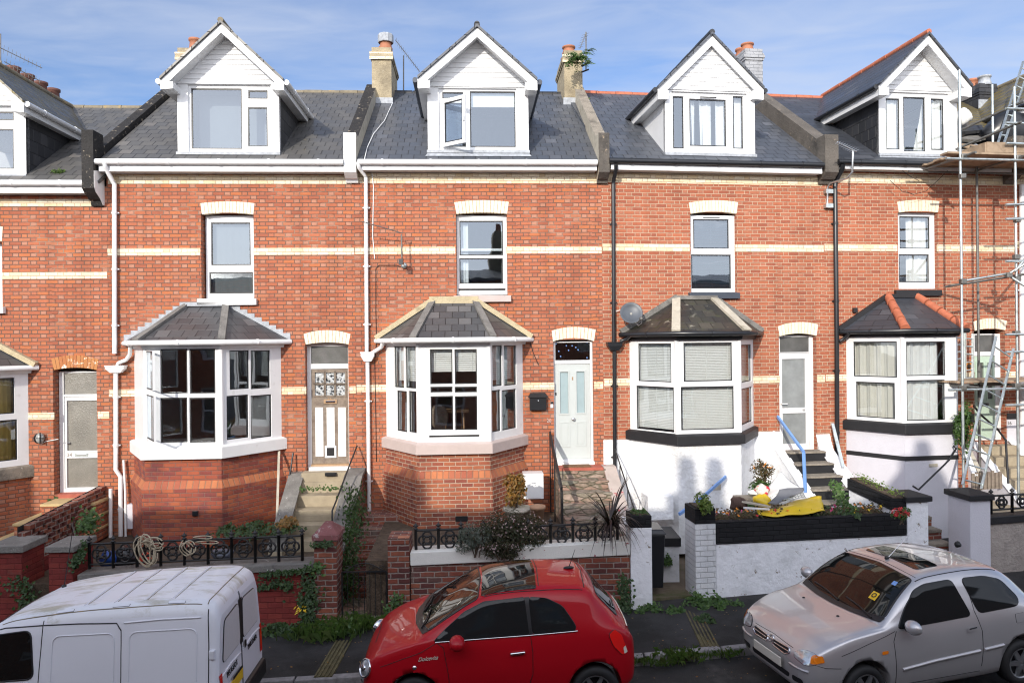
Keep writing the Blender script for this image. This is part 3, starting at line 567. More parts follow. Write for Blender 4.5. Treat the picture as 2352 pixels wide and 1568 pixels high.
def dormer(H, front_u, v_bot, v_gable, apex, footL, footR, board, frame, panes, over=.4, df=.02, cheek=None, roof_m=None, ridge_m=None, gm=None, g=None, posts=None, fit=(), rows=10, footbox=True, backd=-3.7, vw=300, clad_m=None, wm=None, gutters=True, eave_over=0):
    F = H.F; a0, a1 = F.px(front_u[0], vw, df)[0], F.px(front_u[1], vw, df)[0]; um = (front_u[0]+front_u[1])/2
    zb = F.px(um, v_bot, df)[1]; zg = F.px(um, v_gable, df)[1]
    sa, za = F.px(*apex, over); sl, zl = F.px(*footL, over); sr, zr = F.px(*footR, over); zf = (zl+zr)/2
    bt = board/FOC*15.0                                     # vertical thickness of the barge boards
    # box: front surround + cheeks
    mb = MB(); fr = F.rect(frame, df); mb.panel(F, (a0,a1,zb,zg), [fr], df, df-.12)
    D_ = mb.build('dormer', wm or M['white'], H.root)
    slope_l, slope_r = (za-zl)/(sa-sl), (za-zr)/(sr-sa)
    zc_l, zc_r = za-bt-slope_l*(sa-a0)+.02, za-bt-slope_r*(a1-sa)+.02
    for a, zc, sg in ((a0,zc_l,1),(a1,zc_r,-1)):
        mb = MB()
        dback = .25-(zc-H.ze)/PITCH
        pr = [F.P(a,zb,df-.005), F.P(a,zc,df-.005), F.P(a,zc,dback), F.P(a,zb-.05,.25-(zb-.05-H.ze)/PITCH)]
        mb.prism(pr, F.ex*.06*sg); mb.build('cheek', cheek or M['slate_hang'], D_)
    # gable cladding boards
    mb = MB(); zz = zg; ztop = za-bt*.55
    h = (ztop-zg)/rows
    for i in range(rows):
        z0, z1 = zg+i*h, zg+(i+1)*h
        lo = lambda z: (max(a0-.02, sa-(ztop-z)/slope_l), min(a1+.02, sa+(ztop-z)/slope_r))
        (l0,r0),(l1,r1) = lo(z0), lo(z1)
        mb.hexa([F.P(l0,z0,df+.027),F.P(r0,z0,df+.027),F.P(r0,z0,df-.06),F.P(l0,z0,df-.06)], [F.P(l1,z1,df+.012),F.P(r1,z1,df+.012),F.P(r1,z1,df-.06),F.P(l1,z1,df-.06)])
    mb.build('cladding', clad_m or M['white'], D_)
    # roof slopes
    db = .25-(zf-H.ze)/PITCH
    k = .05
    mb = MB()
    for s_, z_ in ((sl,zl),(sr,zr)):
        pts = [F.P(sa,za+.02,over+.05), F.P(s_,z_+.02,over+.05), F.P(s_,z_+.02,db-.05), F.P(sa,za+.02,min(backd,.25-(za-H.ze)/PITCH))]
        mb.prism(pts, (0,0,-.055))
    rf = mb.build('dormer_roof', roof_m or H.m['roof'], D_)
    mb = MB(); n = 9; p, q = F.P(sa,za+.02,over+.06), F.P(sa,za+.02,min(backd,.25-(za-H.ze)/PITCH))
    for i in range(n): mb.tube([p+(q-p)*(i/n+.004), p+(q-p)*((i+1)/n-.004)], .06+.004*(i%2), 8)
    mb.build('ridge_tiles', ridge_m or H.m['ridge'], rf)
    # barge boards and soffit
    for s_, z_ in ((sl,zl),(sr,zr)):
        mb = MB(); mb.prism([F.P(sa,za-.04,over), F.P(s_,z_-.04,over), F.P(s_,z_-bt,over), F.P(sa,za-bt,over)], -F.n*.03)
        mb.prism([F.P(sa,za-bt*.62,over-.03), F.P(s_,z_-bt*.62,over-.03), F.P(s_,z_-bt*.62-.02,over-.03), F.P(sa,za-bt*.62-.02,over-.03)], F.n*(df-over+.05))
        sg = 1 if s_ < sa else -1
        if footbox:                                          # boxed eave along the side
            mb.hexa([F.P(s_,z_-bt,over-.01),F.P(s_+sg*.24,z_-bt+.02,over-.01),F.P(s_+sg*.24,z_-bt+.02,db+.3),F.P(s_,z_-bt,db+.3)], [F.P(s_,z_-.06,over-.01),F.P(s_+sg*.24,z_-.06,over-.01),F.P(s_+sg*.24,z_-.06,db),F.P(s_,z_-.06,db)])
        mb.build('bargeboard', M['white'], D_)
    if gutters:
        for s_, z_, sg in ((sl,zl,-1),(sr,zr,1)): gutter(D_, [F.P(s_+sg*.05,z_-.05,over-.02), F.P(s_+sg*.05,z_-.05,db+.05)], gm or M['white'], .055)
    W_, o, ps = window(D_, F, frame, panes, df-.05, .07, wm or M['white'], g, 'window_frame')
    mb = MB(); mb.fbox(F, a0-.02, a1+.02, df, df+.05, zb-.05, zb+.01); mb.hexa([F.P(a0-.05,zb-.13,.12),F.P(a1+.05,zb-.13,.12),F.P(a1+.05,zb-.15,.02),F.P(a0-.05,zb-.15,.02)],[F.P(a0,zb-.04,df+.02),F.P(a1,zb-.04,df+.02),F.P(a1,zb-.04,df-.05),F.P(a0,zb-.04,df-.05)])
    mb.build('apron', M['lead'], D_)
    for fn in fit: fn(D_, F, ps)
    return D_
def dormer_hole(H_F, ze, front_u, vw=300, df=.02): pass
def chimney(H, front, d0, depth, m, pots, cap_rows=True, cowl=False, name='chimney', sides=None):
    F = H.F; a,b,z0,z1 = F.rect(front, d0); mb = MB()
    mb.fbox(F, a, b, d0-depth, d0, z0-.5, z1-.30)
    for (e, p, q) in ((.025,.30,.245),(.045,.245,.17),(.025,.17,.12),(.0,.12,0)): mb.fbox(F, a-e, b+e, d0-depth-e, d0+e, z1-p, z1-q-.001)
    c = mb.build(name, m, H.root)
    if cap_rows:
        mb = MB()
        for p,q in ((.30,.245),(.165,.125)): mb.panel(F, (a-.047,b+.047,z1-p-.01,z1-q), [], d0+.052, d0+.03)
        mb.build('cream_course', M['yellow'], c)
    mb = MB(); mb.fbox(F, a-.03, b+.03, d0-.02, d0+.02, z0-.12, z0+.12); mb.build('lead_flashing', M['lead'], c)
    for i, (sf, df, r, h, ty) in enumerate(pots):
        o = F.P(a+(b-a)*sf, z1-.02, d0-depth*df); mb = MB()
        mb.lathe(o, [(r*1.1,0),(r*1.15,.06),(r,.1),(r*.9,h*.8),(r*1.12,h*.84),(r*1.12,h),(r*.8,h),(r*.75,h*.3)], 16)
        mb.build('chimney_pot', M['terracotta'] if ty != 'grey' else M['lead'], c)
        if ty == 'cowl':
            mb = MB(); mb.lathe(o+Vector((0,0,h*.78)), [(r*1.25,0),(r*1.3,.02),(r*1.3,.19),(r*1.2,.21),(0,.21)], 10, sm=False); mb.build('cowl', M['lead'], c)
    return c
def parapet(H, ua, ub, vtop, vcorb, ms, dfront=.32, hp=.30, dtop=0.02, dend=-3.6, name='party_parapet', vmid=395, w=None):
    # ms: materials of front, top, sides
    F = H.F; a, b = F.px(ua,350,dfront)[0], F.px(ub,350,dfront)[0]; um = (ua+ub)/2
    zt = F.px(um, vtop, dfront)[1]; zc = F.px(um, vcorb, .02)[1]; zm = F.px(um, vmid, dfront)[1]
    zr = lambda d: H.ztop(d)+hp
    prof = [(0,zc),(.06,zc),(.10,zc+(zm-zc)*.35),(.16,zc+(zm-zc)*.4),(dfront*.8,zc+(zm-zc)*.75),(dfront,zm),(dfront,zt),(dtop,zt)]
    if zr(dtop-.05) < zt: prof.append((dtop-.02, zr(dtop-.02)))
    prof += [(dend,zr(dend)),(dend,zr(dend)-hp-.25),(0,H.ztop(0)-.3)]
    mb = MB(); n = len(prof); Pl = [F.P(a,z,d) for d,z in prof]; Pr = [F.P(b,z,d) for d,z in prof]
    # sides are split because the outline is not convex
    mb.add(Pl, [list(range(n))], 2); mb.add(Pr, [list(range(n))], 2)
    for i in range(n):
        j = (i+1)%n; mi = 0 if i in (0,1,2,3,4,5) else (1 if 6 <= i < n-3 else 2)
        mb.face([Pl[i],Pl[j],Pr[j],Pr[i]], mi)
    o = mb.build(name, ms, H.root)
    return o
# ------------------------------------------------------------------ the terrace
def proj(p):
    q = Vector(p)-CP; return (1176+FOC*q.dot(CX)/q.y, 784-FOC*q.dot(CU)/q.y)
def mover(F, ds, dz):
    def pt(p, d=0): return proj(F.hit(p[0],p[1],d)+F.ex*ds+Vector((0,0,dz)))
    def rc(r, d=0): a = pt(r[:2],d); b = pt(r[2:],d); return (a[0],a[1],b[0],b[1])
    return pt, rc
def door(H, frame, leaf, fan, d, leaf_m, panes, pane_m, fan_m, frame_m=None, panels=(), parent=None):
    F = H.F; fr, lf = F.rect(frame,d), F.rect(leaf,d); ho = [lf] + ([F.rect(fan,d)] if fan else [])
    mb = MB(); mb.panel(F, fr, ho, d, d-.10); f = mb.build('door_frame', frame_m or M['white'], H.root)
    if fan: q = F.rect(fan,d); sheet(F, (q[0]+.002,q[1]-.002,q[2]+.002,q[3]-.002), d-.03).build('fanlight', fan_m, f, recalc=False)
    ps = [F.rect(p,d) for p in panes]; e = .004
    mb = MB(); mb.panel(F, (lf[0]+e,lf[1]-e,lf[2]+e,lf[3]-e), ps, d-.02, d-.065)
    for p in ps: mb.panel(F, (p[0]-.03,p[1]+.03,p[2]-.03,p[3]+.03), [p], d-.008, d-.02)
    D_ = mb.build('door', leaf_m, H.root)
    for i, p in enumerate(ps): sheet(F, (p[0]+.002,p[1]-.002,p[2]+.002,p[3]-.002), d-.04).build('pane', pane_m[i] if isinstance(pane_m,list) else pane_m, D_, recalc=False)
    for r in panels:
        q = F.rect(r,d); mb = MB(); mb.panel(F, q, [(q[0]+.03,q[1]-.03,q[2]+.03,q[3]-.03)], d-.010, d-.02)
        mb.panel(F, (q[0]+.05,q[1]-.05,q[2]+.05,q[3]-.05), [], d-.013, d-.02); mb.build('moulding', leaf_m, D_)
    return D_, f
def fitted(parent, F, r, d0, d1, m, name, bevel=.004):
    a,b,z0,z1 = F.rect(r, d0); mb = MB(); mb.fbox(F, a, b, d1, d0, z0, z1); return mb.build(name, m, parent, bevel=bevel)
def letterbox(parent, F, r, d, m, m2=None):
    o = fitted(parent, F, r, d+.012, d-.02, m, 'letterbox'); w,h = r[2]-r[0], r[3]-r[1]
    fitted(o, F, (r[0]+w*.14,r[1]+h*.25,r[2]-w*.14,r[3]-h*.25), d+.017, d+.005, m2 or M['chrome'], 'flap'); return o
def hole_for(F, ze, fu, vw=300): a, b = F.px(fu[0],vw,.02)[0], F.px(fu[1],vw,.02)[0]; return (a+.08, b-.08, .32, 3.1)
mats12 = dict(wall=M['brick'], roof=M['slate_a'], ridge=M['ridge_grey'])
SC_H = F1.px(650,569)[1], F1.px(650,585)[1]
# ================= house with the peeling timber door
L1 = 'brick terraced house with peeling timber door and dark red painted brick under its bay'
W1, D1 = F1.rect((462,489,583.6,692)), F1.rect((702,786,801,1081))
BH1 = F1.rect((322,800,634,1018))
DF1 = (408,641.5)
H1 = house(F1, L1, 248.5, 817, 367, 520, [W1, D1, BH1], mats12, zb=.3, dormer_hole=hole_for(F1,0,DF1), floors=(1.98,4.72,8.02))
eaves(H1, 226, 789, 520, 394, M['white'], gl=212)
zA,zB = F1.px(650,413.5)[1], F1.px(650,423)[1]
bands(H1, 'eaves_course', [(252,812)], zB, H1.zt)
z1,z0 = F1.px(650,569)[1], F1.px(650,585.3)[1]; bands(H1, 'string_course', [(249,462),(583.6,816)], z0, z1)
y1,y0 = F1.px(700,888)[1], F1.px(700,904.5)[1]; bands(H1, 'string_course', [(249,312),(646,702),(801.5,816)], y0, y1)
lintel(H1.root, F1, (463.5,492.5), (460,467), (585,467), (582.5,492.5), 463, 488.5, 15)
wf,o,ps = window(H1.root, F1, T(0,1,1893,415,2332,1172), [T(0,1,1937,475,2303,870), T(0,1,1922,930,2325,1130)], -.17, g=M['glass_up'])
curtain(wf, F1, (o[0]+.05,o[1]-.05,o[2]+.05,o[3]-.05), -.30, M['net'], wave=.003)
sill(H1.root, F1, (452,686,588,700.5), M['white_old'])
lintel(H1.root, F1, (702,791), (697,767), (805.5,767), (801,790.5), 758, 786, 13)
d1, f1 = door(H1, (706,786,801.5,1073), T(1,2,510,250,850,1125), T(1,2,505,45,845,205), -.18, M['wood_grey'], [T(1,2,540+95*i,285+110*j,540+95*i+88,285+110*j+100) for i in range(3) for j in range(2)], M['leaded'], M['frost_dk'], M['white_old'])
for x0,x1_,y1_ in ((545,618,1055),(650,722,955),(755,826,1055)): fitted(d1, F1, T(1,2,x0,605,x1_,y1_), -.192, -.21, M['peel'], 'door_panel', 0)
letterbox(d1, F1, T(1,2,622,533,744,572), -.19, M['wood_warm'], M['chrome'])
cf = fitted(d1, F1, T(1,2,632,957,738,1068), -.18, -.21, M['white'], 'cat_flap'); fitted(cf, F1, T(1,2,650,975,720,1050), -.176, -.19, M['trim'], 'flap')
a_,z_ = F1.px(*Q(1,2,676,520),-.19); text_obj('22','house_number',M['wood_warm'],d1,F1.P(a_,z_,-.195),F1.ex,(0,0,1),.09)
fitted(H1.root, F1, T(1,2,505,1127,860,1152), -.10, -.25, M['wood_warm'], 'weatherboard'); fitted(H1.root, F1, T(1,2,484,1156,866,1192), .06, -.25, M['white_old'], 'threshold')
def fitA(B, G, L_, ps, zs, zh):                          # things seen in the front room: net, papers, shelf
    curtain(B, G, (L_*.02, L_*.98, zs+(zh-zs)*.0, zs+(zh-zs)*.02), -.12, M['white'], 0)
def fit_board(B, G, L_, ps, zs, zh):
    sheet(G, (L_*.5, L_*1.0, zs+.02, zs+(zh-zs)*.52), -.16).build('blind', M['curtain_c'], B, recalc=False)
bay(H1, (308,649), (333,508), 1.1, (1028,1055), 799, (783,(429,702),(519,701)), M['white'], M['white_old'], M['brick_base'],
    {'L':dict(px=[T(0,2,1312,85,1390,440),T(0,2,1334,492,1402,905)]),
     'F':dict(px=[T(0,2,1472,66,1722,480),T(0,2,1740,66,1978,480),T(0,2,1472,515,1722,930),T(0,2,1740,515,1978,930)]),
     'R':dict(px=[T(0,2,2110,80,2290,440),T(0,2,2305,80,2482,435),T(0,2,2083,492,2285,895),T(0,2,2305,490,2497,885)], fit=[fit_board])},
    .72, plinth=(1104,1122), roof_m=M['slate_bay'], flash='lead', hip_m=M['coping'])
def panes_behind(rectf, m, d=-.18, wave=0, name='curtain', k=7):
    return lambda D_, F, ps: [curtain(D_, F, rectf(p), d, m, wave, k, name=name) for p in ps[:1]]
dormer(H1, DF1, 351, 194, (507.5,50), (368,180), (651.5,183), 24, T(0,0,1728,778,2490,1395), [T(0,0,1755,812,2225,1370), T(0,0,2278,830,2460,910), T(0,0,2275,985,2460,1348)], gm=M['white'], g=M['glass_up'],
    fit=[lambda D_, F, ps: curtain(D_, F, (ps[0][0],ps[2][1],ps[0][2],ps[0][3]), -.5, M['net'], 0), ])
chimney(H1, (408,110,452,242), -3.0, 1.5, M['brick_chim'], [(.75,.15,.135,.32,''),(.5,.5,.135,.30,''),(.5,.8,.135,.30,'')])
parapet(H1, 789, 817.5, 305, 421, [M['white_old'],M['tar'],M['cement']], dend=-3.2, hp=.40)
# lead-white downpipe at the left party line
P1 = lambda u,v,d=.07: F1.P(*F1.px(u,v,d), d)
pipe(H1.root, [P1(240,372,.36),P1(242,384,.34),P1(259,417,.08),P1(263,424),P1(263.5,812)], M['white'], .045)
hopper(H1.root, F1, (243,839,285,856), M['white'])
pipe(H1.root, [P1(266,856),P1(266,1078),P1(277,1094),P1(277.5,1246)], M['white'], .045)
pipe(H1.root, [P1(300,788,.25),P1(298,815,.12),P1(290,826,.08),P1(272,834,.10),P1(270,840,.1)], M['white'], .04)
pipe(H1.root, [P1(254,1122,.14),P1(254,1258,.16)], M['white'], .035, name='waste_pipe'); pipe(H1.root, [P1(284,1056,.07),P1(288,1128,.1),P1(289,1255,.1)], M['white'], .025, name='waste_pipe')
fitted(H1.root, F1, T(0,2,1168,1495,1230,1720), .14, 0, M['render_g'], 'meter_box')
fitted(H1.root, F1, T(0,3,1765,-10,1815,35), 1.22, 1.1, M['black_gloss'], 'outdoor_lamp')
# ================= house with the pale door
L2 = 'brick terraced house with pale sage front door and open dormer casement'
mats2 = dict(wall=M['brick'], roof=M['slate_b'], ridge=M['slate_hang'])
W2, D2 = F1.rect((1048,488,1165,679)), F1.rect(T(2,2,385,-16,750,1135)); BH2 = F1.rect((896,792,1192,1005)); DF2 = (982.5,1214)
H2 = house(F1, L2, 817, 1384.5, 368, 1095, [W2, D2, BH2], mats2, zb=.3, vs=398, dormer_hole=hole_for(F1,0,DF2), floors=(1.98,4.72,8.05))
eaves(H2, 830, 1371, 1095, 391, M['white'], gl=822)
bands(H2, 'eaves_course', [(818,1383)], F1.px(1095,421)[1], H2.zt); zc = [F1.px(1000,v)[1] for v in (583,567)]; bands(H2, 'string_course', [(818,1048),(1165,1384)], *zc)
zc = [F1.px(1231,v)[1] for v in (894.5,878.5)]; bands(H2, 'string_course', [(818,890),(1200,1272),(1363.5,1384)], *zc)
lintel(H2.root, F1, (1048,491.5), (1043,465), (1169,464), (1165,491), 460, 488, 15)
wf,o,ps = window(H2.root, F1, T(1,1,1845,412,2312,1140), [T(1,1,1868,460,2272,780), T(1,1,1868,802,2272,1040), T(1,1,1858,1081,2295,1104)], -.14, g=M['glass_up'], m=M['white_old'])
for a0 in ((o[0]+.08, o[0]+.24),(o[1]-.12,o[1]-.06)): curtain(wf, F1, (*a0,o[2]+.1,o[3]-.12), -.30, M['curtain_w'], .015, 11)
mb = MB(); a,b,z,zz = F1.rect(T(1,1,1865,716,2275,738),-.2); mb.fbox(F1,a,b,-.22,-.19,z,zz); mb.build('meeting_rail', M['white_old'], wf)
sill(H2.root, F1, T(1,1,1815,1147,2345,1205), M['sill_pink'])
lintel(H2.root, F1, T(2,1,375,1568,0,0)[:2], Q(2,1,362,1470), Q(2,1,770,1462), Q(2,1,755,1566), 750.5, 776, 12)
d2_, f2_ = door(H2, T(2,2,385,0,750,1105), T(2,2,397,205,722,1078), T(2,2,397,10,718,172), -.10, M['door_pale'], [T(2,2,443,280,518,660),T(2,2,595,275,668,655)], M['frost_blue'], M['glass'], panels=[T(2,2,437,738,535,970),T(2,2,588,732,684,962)])
fitted(H2.root, F1, T(2,2,388,1105,760,1135), .05, -.25, M['white_old'], 'threshold')
a_,z_ = F1.px(*Q(2,2,560,710),-.1); mb = MB(); mb.lathe(F1.P(a_,z_,-.12), [(.028,0),(.028,.012),(.016,.02),(.016,.04),(.038,.055),(.038,.07),(.02,.085),(0,.088)], 14, F1.n); mb.build('knob', M['chrome'], d2_)
fitted(d2_, F1, T(2,2,398,468,410,494), -.11, -.13, M['trim'], 'lock'); fitted(d2_, F1, T(2,2,551,325,563,355), -.112, -.13, M['wood_warm'], 'spyhole')
rb = random.Random(4)
for x,y in ((500,40),(553,40),(587,55),(608,77),(520,82),(430,90),(447,137),(690,150),(690,10),(405,22)):
    a_,z_ = F1.px(*Q(2,2,x,y),-.125); mb = MB(); mb.lathe(F1.P(a_,z_,-.131), [(0,.004),(.015,.004),(.015,0)], 8, F1.n); mb.build('sticker', M['blue'], f2_)
a_,z_ = F1.px(*Q(2,2,340,728),0); text_obj('20','house_number',M['sill_pink'],H2.root,F1.P(a_,z_,.004),F1.ex,(0,0,1),.10)
def fit_slat(top, frac): return lambda B,G,L_,ps,zs,zh: blind(B, G, (ps[0][0]-.02, ps[1][1]+.02 if len(ps)>1 else ps[0][1]+.02, zs+(zh-zs)*frac, zh-.03), -.13, M['blind'], .04)
def fit_room(B,G,L_,ps,zs,zh):                           # stool and lamp in the front room
    mb = MB()
    for q in ((.30,-.8),(.62,-.8),(.34,-1.15),(.58,-1.15)): mb.tube([G.P(L_*q[0]*1.1-.06,zs-.75,q[1]-.5), G.P(L_*q[0],zs+.45,q[1]-.5)], .02, 6)
    mb.fbox(G, L_*.22, L_*.70, -1.8, -1.2, zs+.45, zs+.49); mb.build('table', M['wood_warm'], B)
    mb = MB(); mb.ball(G.P(L_*.25,zs+.4,-.9), .2, 10, 0, (1,.6,1.3)); mb.build('chair_back', M['wood_grey'], B)
bay(H2, (886,1204), (961.5,1125.5), 1.1, (1020,1043.5), 791, (777,(995,690),(1090,692)), M['white'], M['sill_pink'], M['brick_bay'],
    {'L':dict(px=[T(1,2,1270,42,1358,425),T(1,2,1372,42,1468,432),T(1,2,1295,452,1387,828),T(1,2,1402,455,1474,838)], fit=[fit_slat(0,.62)]),
     'F':dict(px=[T(1,2,1598,70,1808,394),T(1,2,1824,70,2032,394),T(1,2,1602,414,1808,470),T(1,2,1824,414,2032,470),T(1,2,1604,500,1813,815),T(1,2,1828,500,2035,815),T(1,2,1590,858,2055,880)], fit=[fit_slat(0,.72), fit_room]),
     'R':dict(px=[T(1,2,2172,35,2262,412),T(1,2,2280,35,2392,405),T(1,2,2168,445,2248,830),T(1,2,2262,440,2392,808)], fit=[fit_slat(0,.62)])},
    .85, plinth=(1082,1100), roof_m=M['slate_bay'], flash='mortar', hip_m=M['coping'], wm=M['white_old'])
for r in (T(1,2,1355,1350,1420,1435), T(2,2,-80,1310,-30,1390)): fitted(H2.bay, F1, r, .62, .5, M['cement'], 'air_brick')
fitted(H2.bay, F1, T(1,3,1832,38,1945,85), 1.19, 1.1, M['dark'], 'air_vent')
def casement(D_, F, ps):
    # the left casement stands open, hinged on its left edge
    a,b,z0,z1 = F.rect(T(1,0,1690,915,1915,1362),.04); w = b-a
    G = Frame(F.P(a+.03,0,.05), (F.ex*math.cos(R(38))+F.n*math.sin(R(38)))); w2 = .62
    f,_,_ = window(D_, G, (0,w2,z0+.02,z1-.02), [(.07,w2-.07,z0+.09,z1-.09)], 0, .05, M['white'], M['glass_up'], 'casement', isrect=True)
    mb = MB(); mb.fbox(G, w2-.03, w2+.0, .0, .05, (z0+z1)/2-.05, (z0+z1)/2+.05); mb.build('handle', M['white'], f)
    q = ps[2]; sheet(F, (q[0],q[1],q[3]-.30,q[3]), -.14).build('roller_blind', M['blind'], D_, recalc=False)
    q = ps[0]; sheet(F, (q[0],q[1],q[2],q[3]-.08), -.14).build('roller_blind', M['blind'], D_, recalc=False)
dormer(H2, DF2, 347, 200.5, (1095.5,59), (959,177), (1234,182), 26, T(1,0,1680,812,2396,1378), [T(1,0,1710,845,1908,908), T(1,0,1700,945,1930,1350), T(1,0,1965,840,2387,1352)], gm=M['navy'], g=M['glass_up'], fit=[casement], cheek=M['white'], rows=10)
chimney(H2, (854,109,899,236), -2.95, 1.45, M['brick_chim'], [(.68,.14,.15,.26,'cowl'),(.5,.5,.14,.3,''),(.5,.82,.14,.3,'')], name='chimney')
parapet(H2, 1375, 1400, 305, 422, [M['tar_grey'],M['stone'],M['cement']], dend=-3.1, dfront=.32, hp=.40)
chimney(H2, (1296,116,1338,236), -2.95, 1.5, M['brick_chim'], [(.35,.2,.15,.22,''),(.5,.55,.14,.3,''),(.5,.85,.14,.3,'')])
P2 = P1
pipe(H2.root, [P1(822,372,.36),P1(825,386,.34),P1(838,403,.08),P1(840.5,410),P1(842.5,812)], M['white'], .04)
hopper(H2.root, F1, (829,808,859,830), M['white'])
pipe(H2.root, [P1(844,829),P1(848.5,1197)], M['white'], .04)
pipe(H2.root, [P1(880,783,.25),P1(876,797,.12),P1(862,806,.1),P1(852,812,.1)], M['white'], .04)
mb = MB()
for pts in ([Q(1,1,1065,20),Q(1,1,1080,150),Q(1,1,1072,600),Q(1,1,1090,810)],): mb.tube([F1.P(*F1.px(*p,.015),.015) for p in pts], .010, 6)
mb.build('white_cable', M['white_old'], H2.root)
mb = MB()
for pts in ([Q(1,1,1390,905),Q(1,1,1290,868),Q(1,1,1130,868),Q(1,1,1100,900),Q(1,1,1100,1300),Q(1,1,1107,1560),Q(1,2,1090,200),Q(1,2,1100,700),Q(1,2,1105,1100)],[Q(2,2,165,0),Q(2,2,190,90),Q(2,2,240,210)],[Q(1,1,1840,1140),Q(1,1,2100,1200),Q(1,1,2352,1400)]): mb.tube([F1.P(*F1.px(*p,.015),.015) for p in pts], .007, 6)
mb.build('black_cable', M['trim'], H2.root)
P = F1.P
mb = MB(); cab = [Q(1,0,1255,945),Q(1,0,1180,1110),Q(1,0,1080,1230),Q(1,0,1020,1360),Q(1,0,995,1470)]
mb.tube([H2.RF.hit(*p,.05) for p in cab], .009, 6); mb.build('roof_cable', M['white_old'], H2.root)
# ================= house with the white painted base
L3 = 'brick terraced house with white painted base and black sill under its bay'
mats3 = dict(wall=M['brick_light'], roof=M['slate_b'], ridge=M['ridge_red'])
W3, D3 = F2.rect((1586.5,487,1692,674)), F2.rect((1790,764,1876,1036)); BH3 = F2.rect((1460,784,1722,985)); DF3 = (1528,1734)
H3 = house(F2, L3, 1384.5, 1895, 369, 1640, [W3, D3, BH3], mats3, zb=.2, vs=401, dormer_hole=hole_for(F2,0,DF3), floors=(2.05,4.78,8.1))
eaves(H3, 1404, 1889, 1640, 394, M['black_gloss'], gl=1400)
bands(H3, 'eaves_course', [(1386,1892)], F2.px(1640,423)[1], H3.zt)
zc = [F2.px(1740,v)[1] for v in (578.5,562.5)]; bands(H3, 'string_course', [(1386,1586),(1692,1894)], *zc)
zc = [F2.px(1775,v)[1] for v in (879,862.5)]; bands(H3, 'string_course', [(1386,1455),(1728,1790),(1876,1894)], *zc)
lintel(H3.root, F2, (1586,491), (1581.5,466), (1695.5,465), (1691.5,491), 460, 486, 15)
wf,o,ps = window(H3.root, F2, T(2,1,1642,412,2046,1115), [T(2,1,1665,445,1995,718), T(2,1,1648,770,2015,1085)], -.10, g=M['glass_up'])
blind(wf, F2, (o[0]+.03,o[1]-.03,o[2]+.05,o[3]-.05), -.22, M['navy'], .035)
fitted(wf, F2, T(2,1,1755,429,1908,436), -.095, -.11, M['trim'], 'trickle_vent', 0)
sill(H3.root, F2, T(2,1,1634,1120,2096,1175), M['navy'])
lintel(H3.root, F2, Q(3,1,105,1520), Q(3,1,88,1430), Q(3,1,462,1412), Q(3,1,447,1515), 739.5, 765.5, 12)
d3, f3 = door(H3, T(3,2,106,-55,418,1002), T(3,2,106,104,382,1000), T(3,2,108,-42,378,98), -.14, M['white'], [T(3,2,130,160,345,610),T(3,2,137,658,353,940)], M['frost'], M['frost_dk'])
mb = MB(); a_,z_ = F2.px(*Q(3,2,120,572),-.14); mb.tube([F2.P(a_,z_,-.14),F2.P(a_,z_,-.10),F2.P(a_+.13,z_,-.10)], .012, 8); mb.build('handle', M['white'], d3)
a_,z_ = F2.px(*Q(3,2,326,632),-.14); text_obj('18','house_number',M['galv_dark'],d3,F2.P(a_,z_,-.158),F2.ex,(0,0,1),.085)
letterbox(d3, F2, T(3,2,180,622,300,648), -.15, M['white'], M['white'])
def fit_full(m, pitch=.032): return lambda B,G,L_,ps,zs,zh: blind(B, G, (.06, L_-.06, zs+.06, zh-.08), -.13, m, pitch, .008)
bay(H3, (1446,1733.5), (1557,1702), 1.05, (1000,1021), 779, (762,(1553,682),(1636,687)), M['black_gloss'], M['black'], M['render_w'],
    {'L':dict(px=[T(2,2,1157,18,1462,372),T(2,2,1142,412,1488,820)], fit=[fit_full(M['blind'])]),
     'F':dict(px=[T(2,2,1577,10,2025,368),T(2,2,1553,412,2042,812)], fit=[fit_full(M['blind'])]),
     'R':dict(rel=[(.14,.52,.86,.94),(.08,.06,.9,.46)], fit=[fit_full(M['blind'])])},
    .3, roof_m=M['slate_black'], hip_m=M['cement'], fascia_m=M['black'], flash='cement', hipw=.17)
# white masonry paint on the wall below the sills
mb = MB(); z_t = F2.px(1600,1004)[1]; a, b = F2.px(1385.5,1000)[0], F2.px(1790,1000)[0]; c = F2.px(1380,1000)[0]
bl, br = F2.px(1446,1000)[0], F2.px(1733,1000)[0]
mb.fbox(F2, a, bl+.06, -.02, .012, .2, z_t); mb.build('painted_plinth', M['render_w'], H3.root); mb = MB(); mb.fbox(F2, br-.06, b, -.02, .012, .2, F2.px(1760,991)[1]); mb.build('painted_plinth', M['render_w'], H3.root)
fitted(H3.root, F2, T(2,2,2400,820,2415,1220), .012, -.02, M['render_w'], 'painted_plinth', 0)
def vblind(D_, F, ps):
    q = ps[1]; mb = MB()
    n = 9
    for i in range(n):
        if i in (2,6): continue
        x = q[0]+(q[1]-q[0])*(i+.5)/n; w = (q[1]-q[0])/n*.53; tw = .02 if i%2 else -.015; sk = .03 if i in (1,3) else 0
        mb.face([F.P(x-w+sk,q[2]-.1,-.2+tw),F.P(x+w*(1-sk*12),q[2]-.1,-.2-tw),F.P(x+w,q[3],-.2-tw),F.P(x-w,q[3],-.2+tw)])
    mb.build('vertical_blind', M['curtain_w'], D_, recalc=False)
    q = ps[2]; curtain(D_, F, (q[0]-.03,q[1]+.02,q[2]-.1,q[3]), -.2, M['curtain_w'], .006, 6); q = ps[0]; curtain(D_, F, (q[0]-.02,q[0]+.06,q[2]-.1,q[3]), -.2, M['curtain_w'], .006, 6)
    fitted(D_, F, T(2,0,1730,890,1880,897), .03, .0, M['trim'], 'trickle_vent', 0)
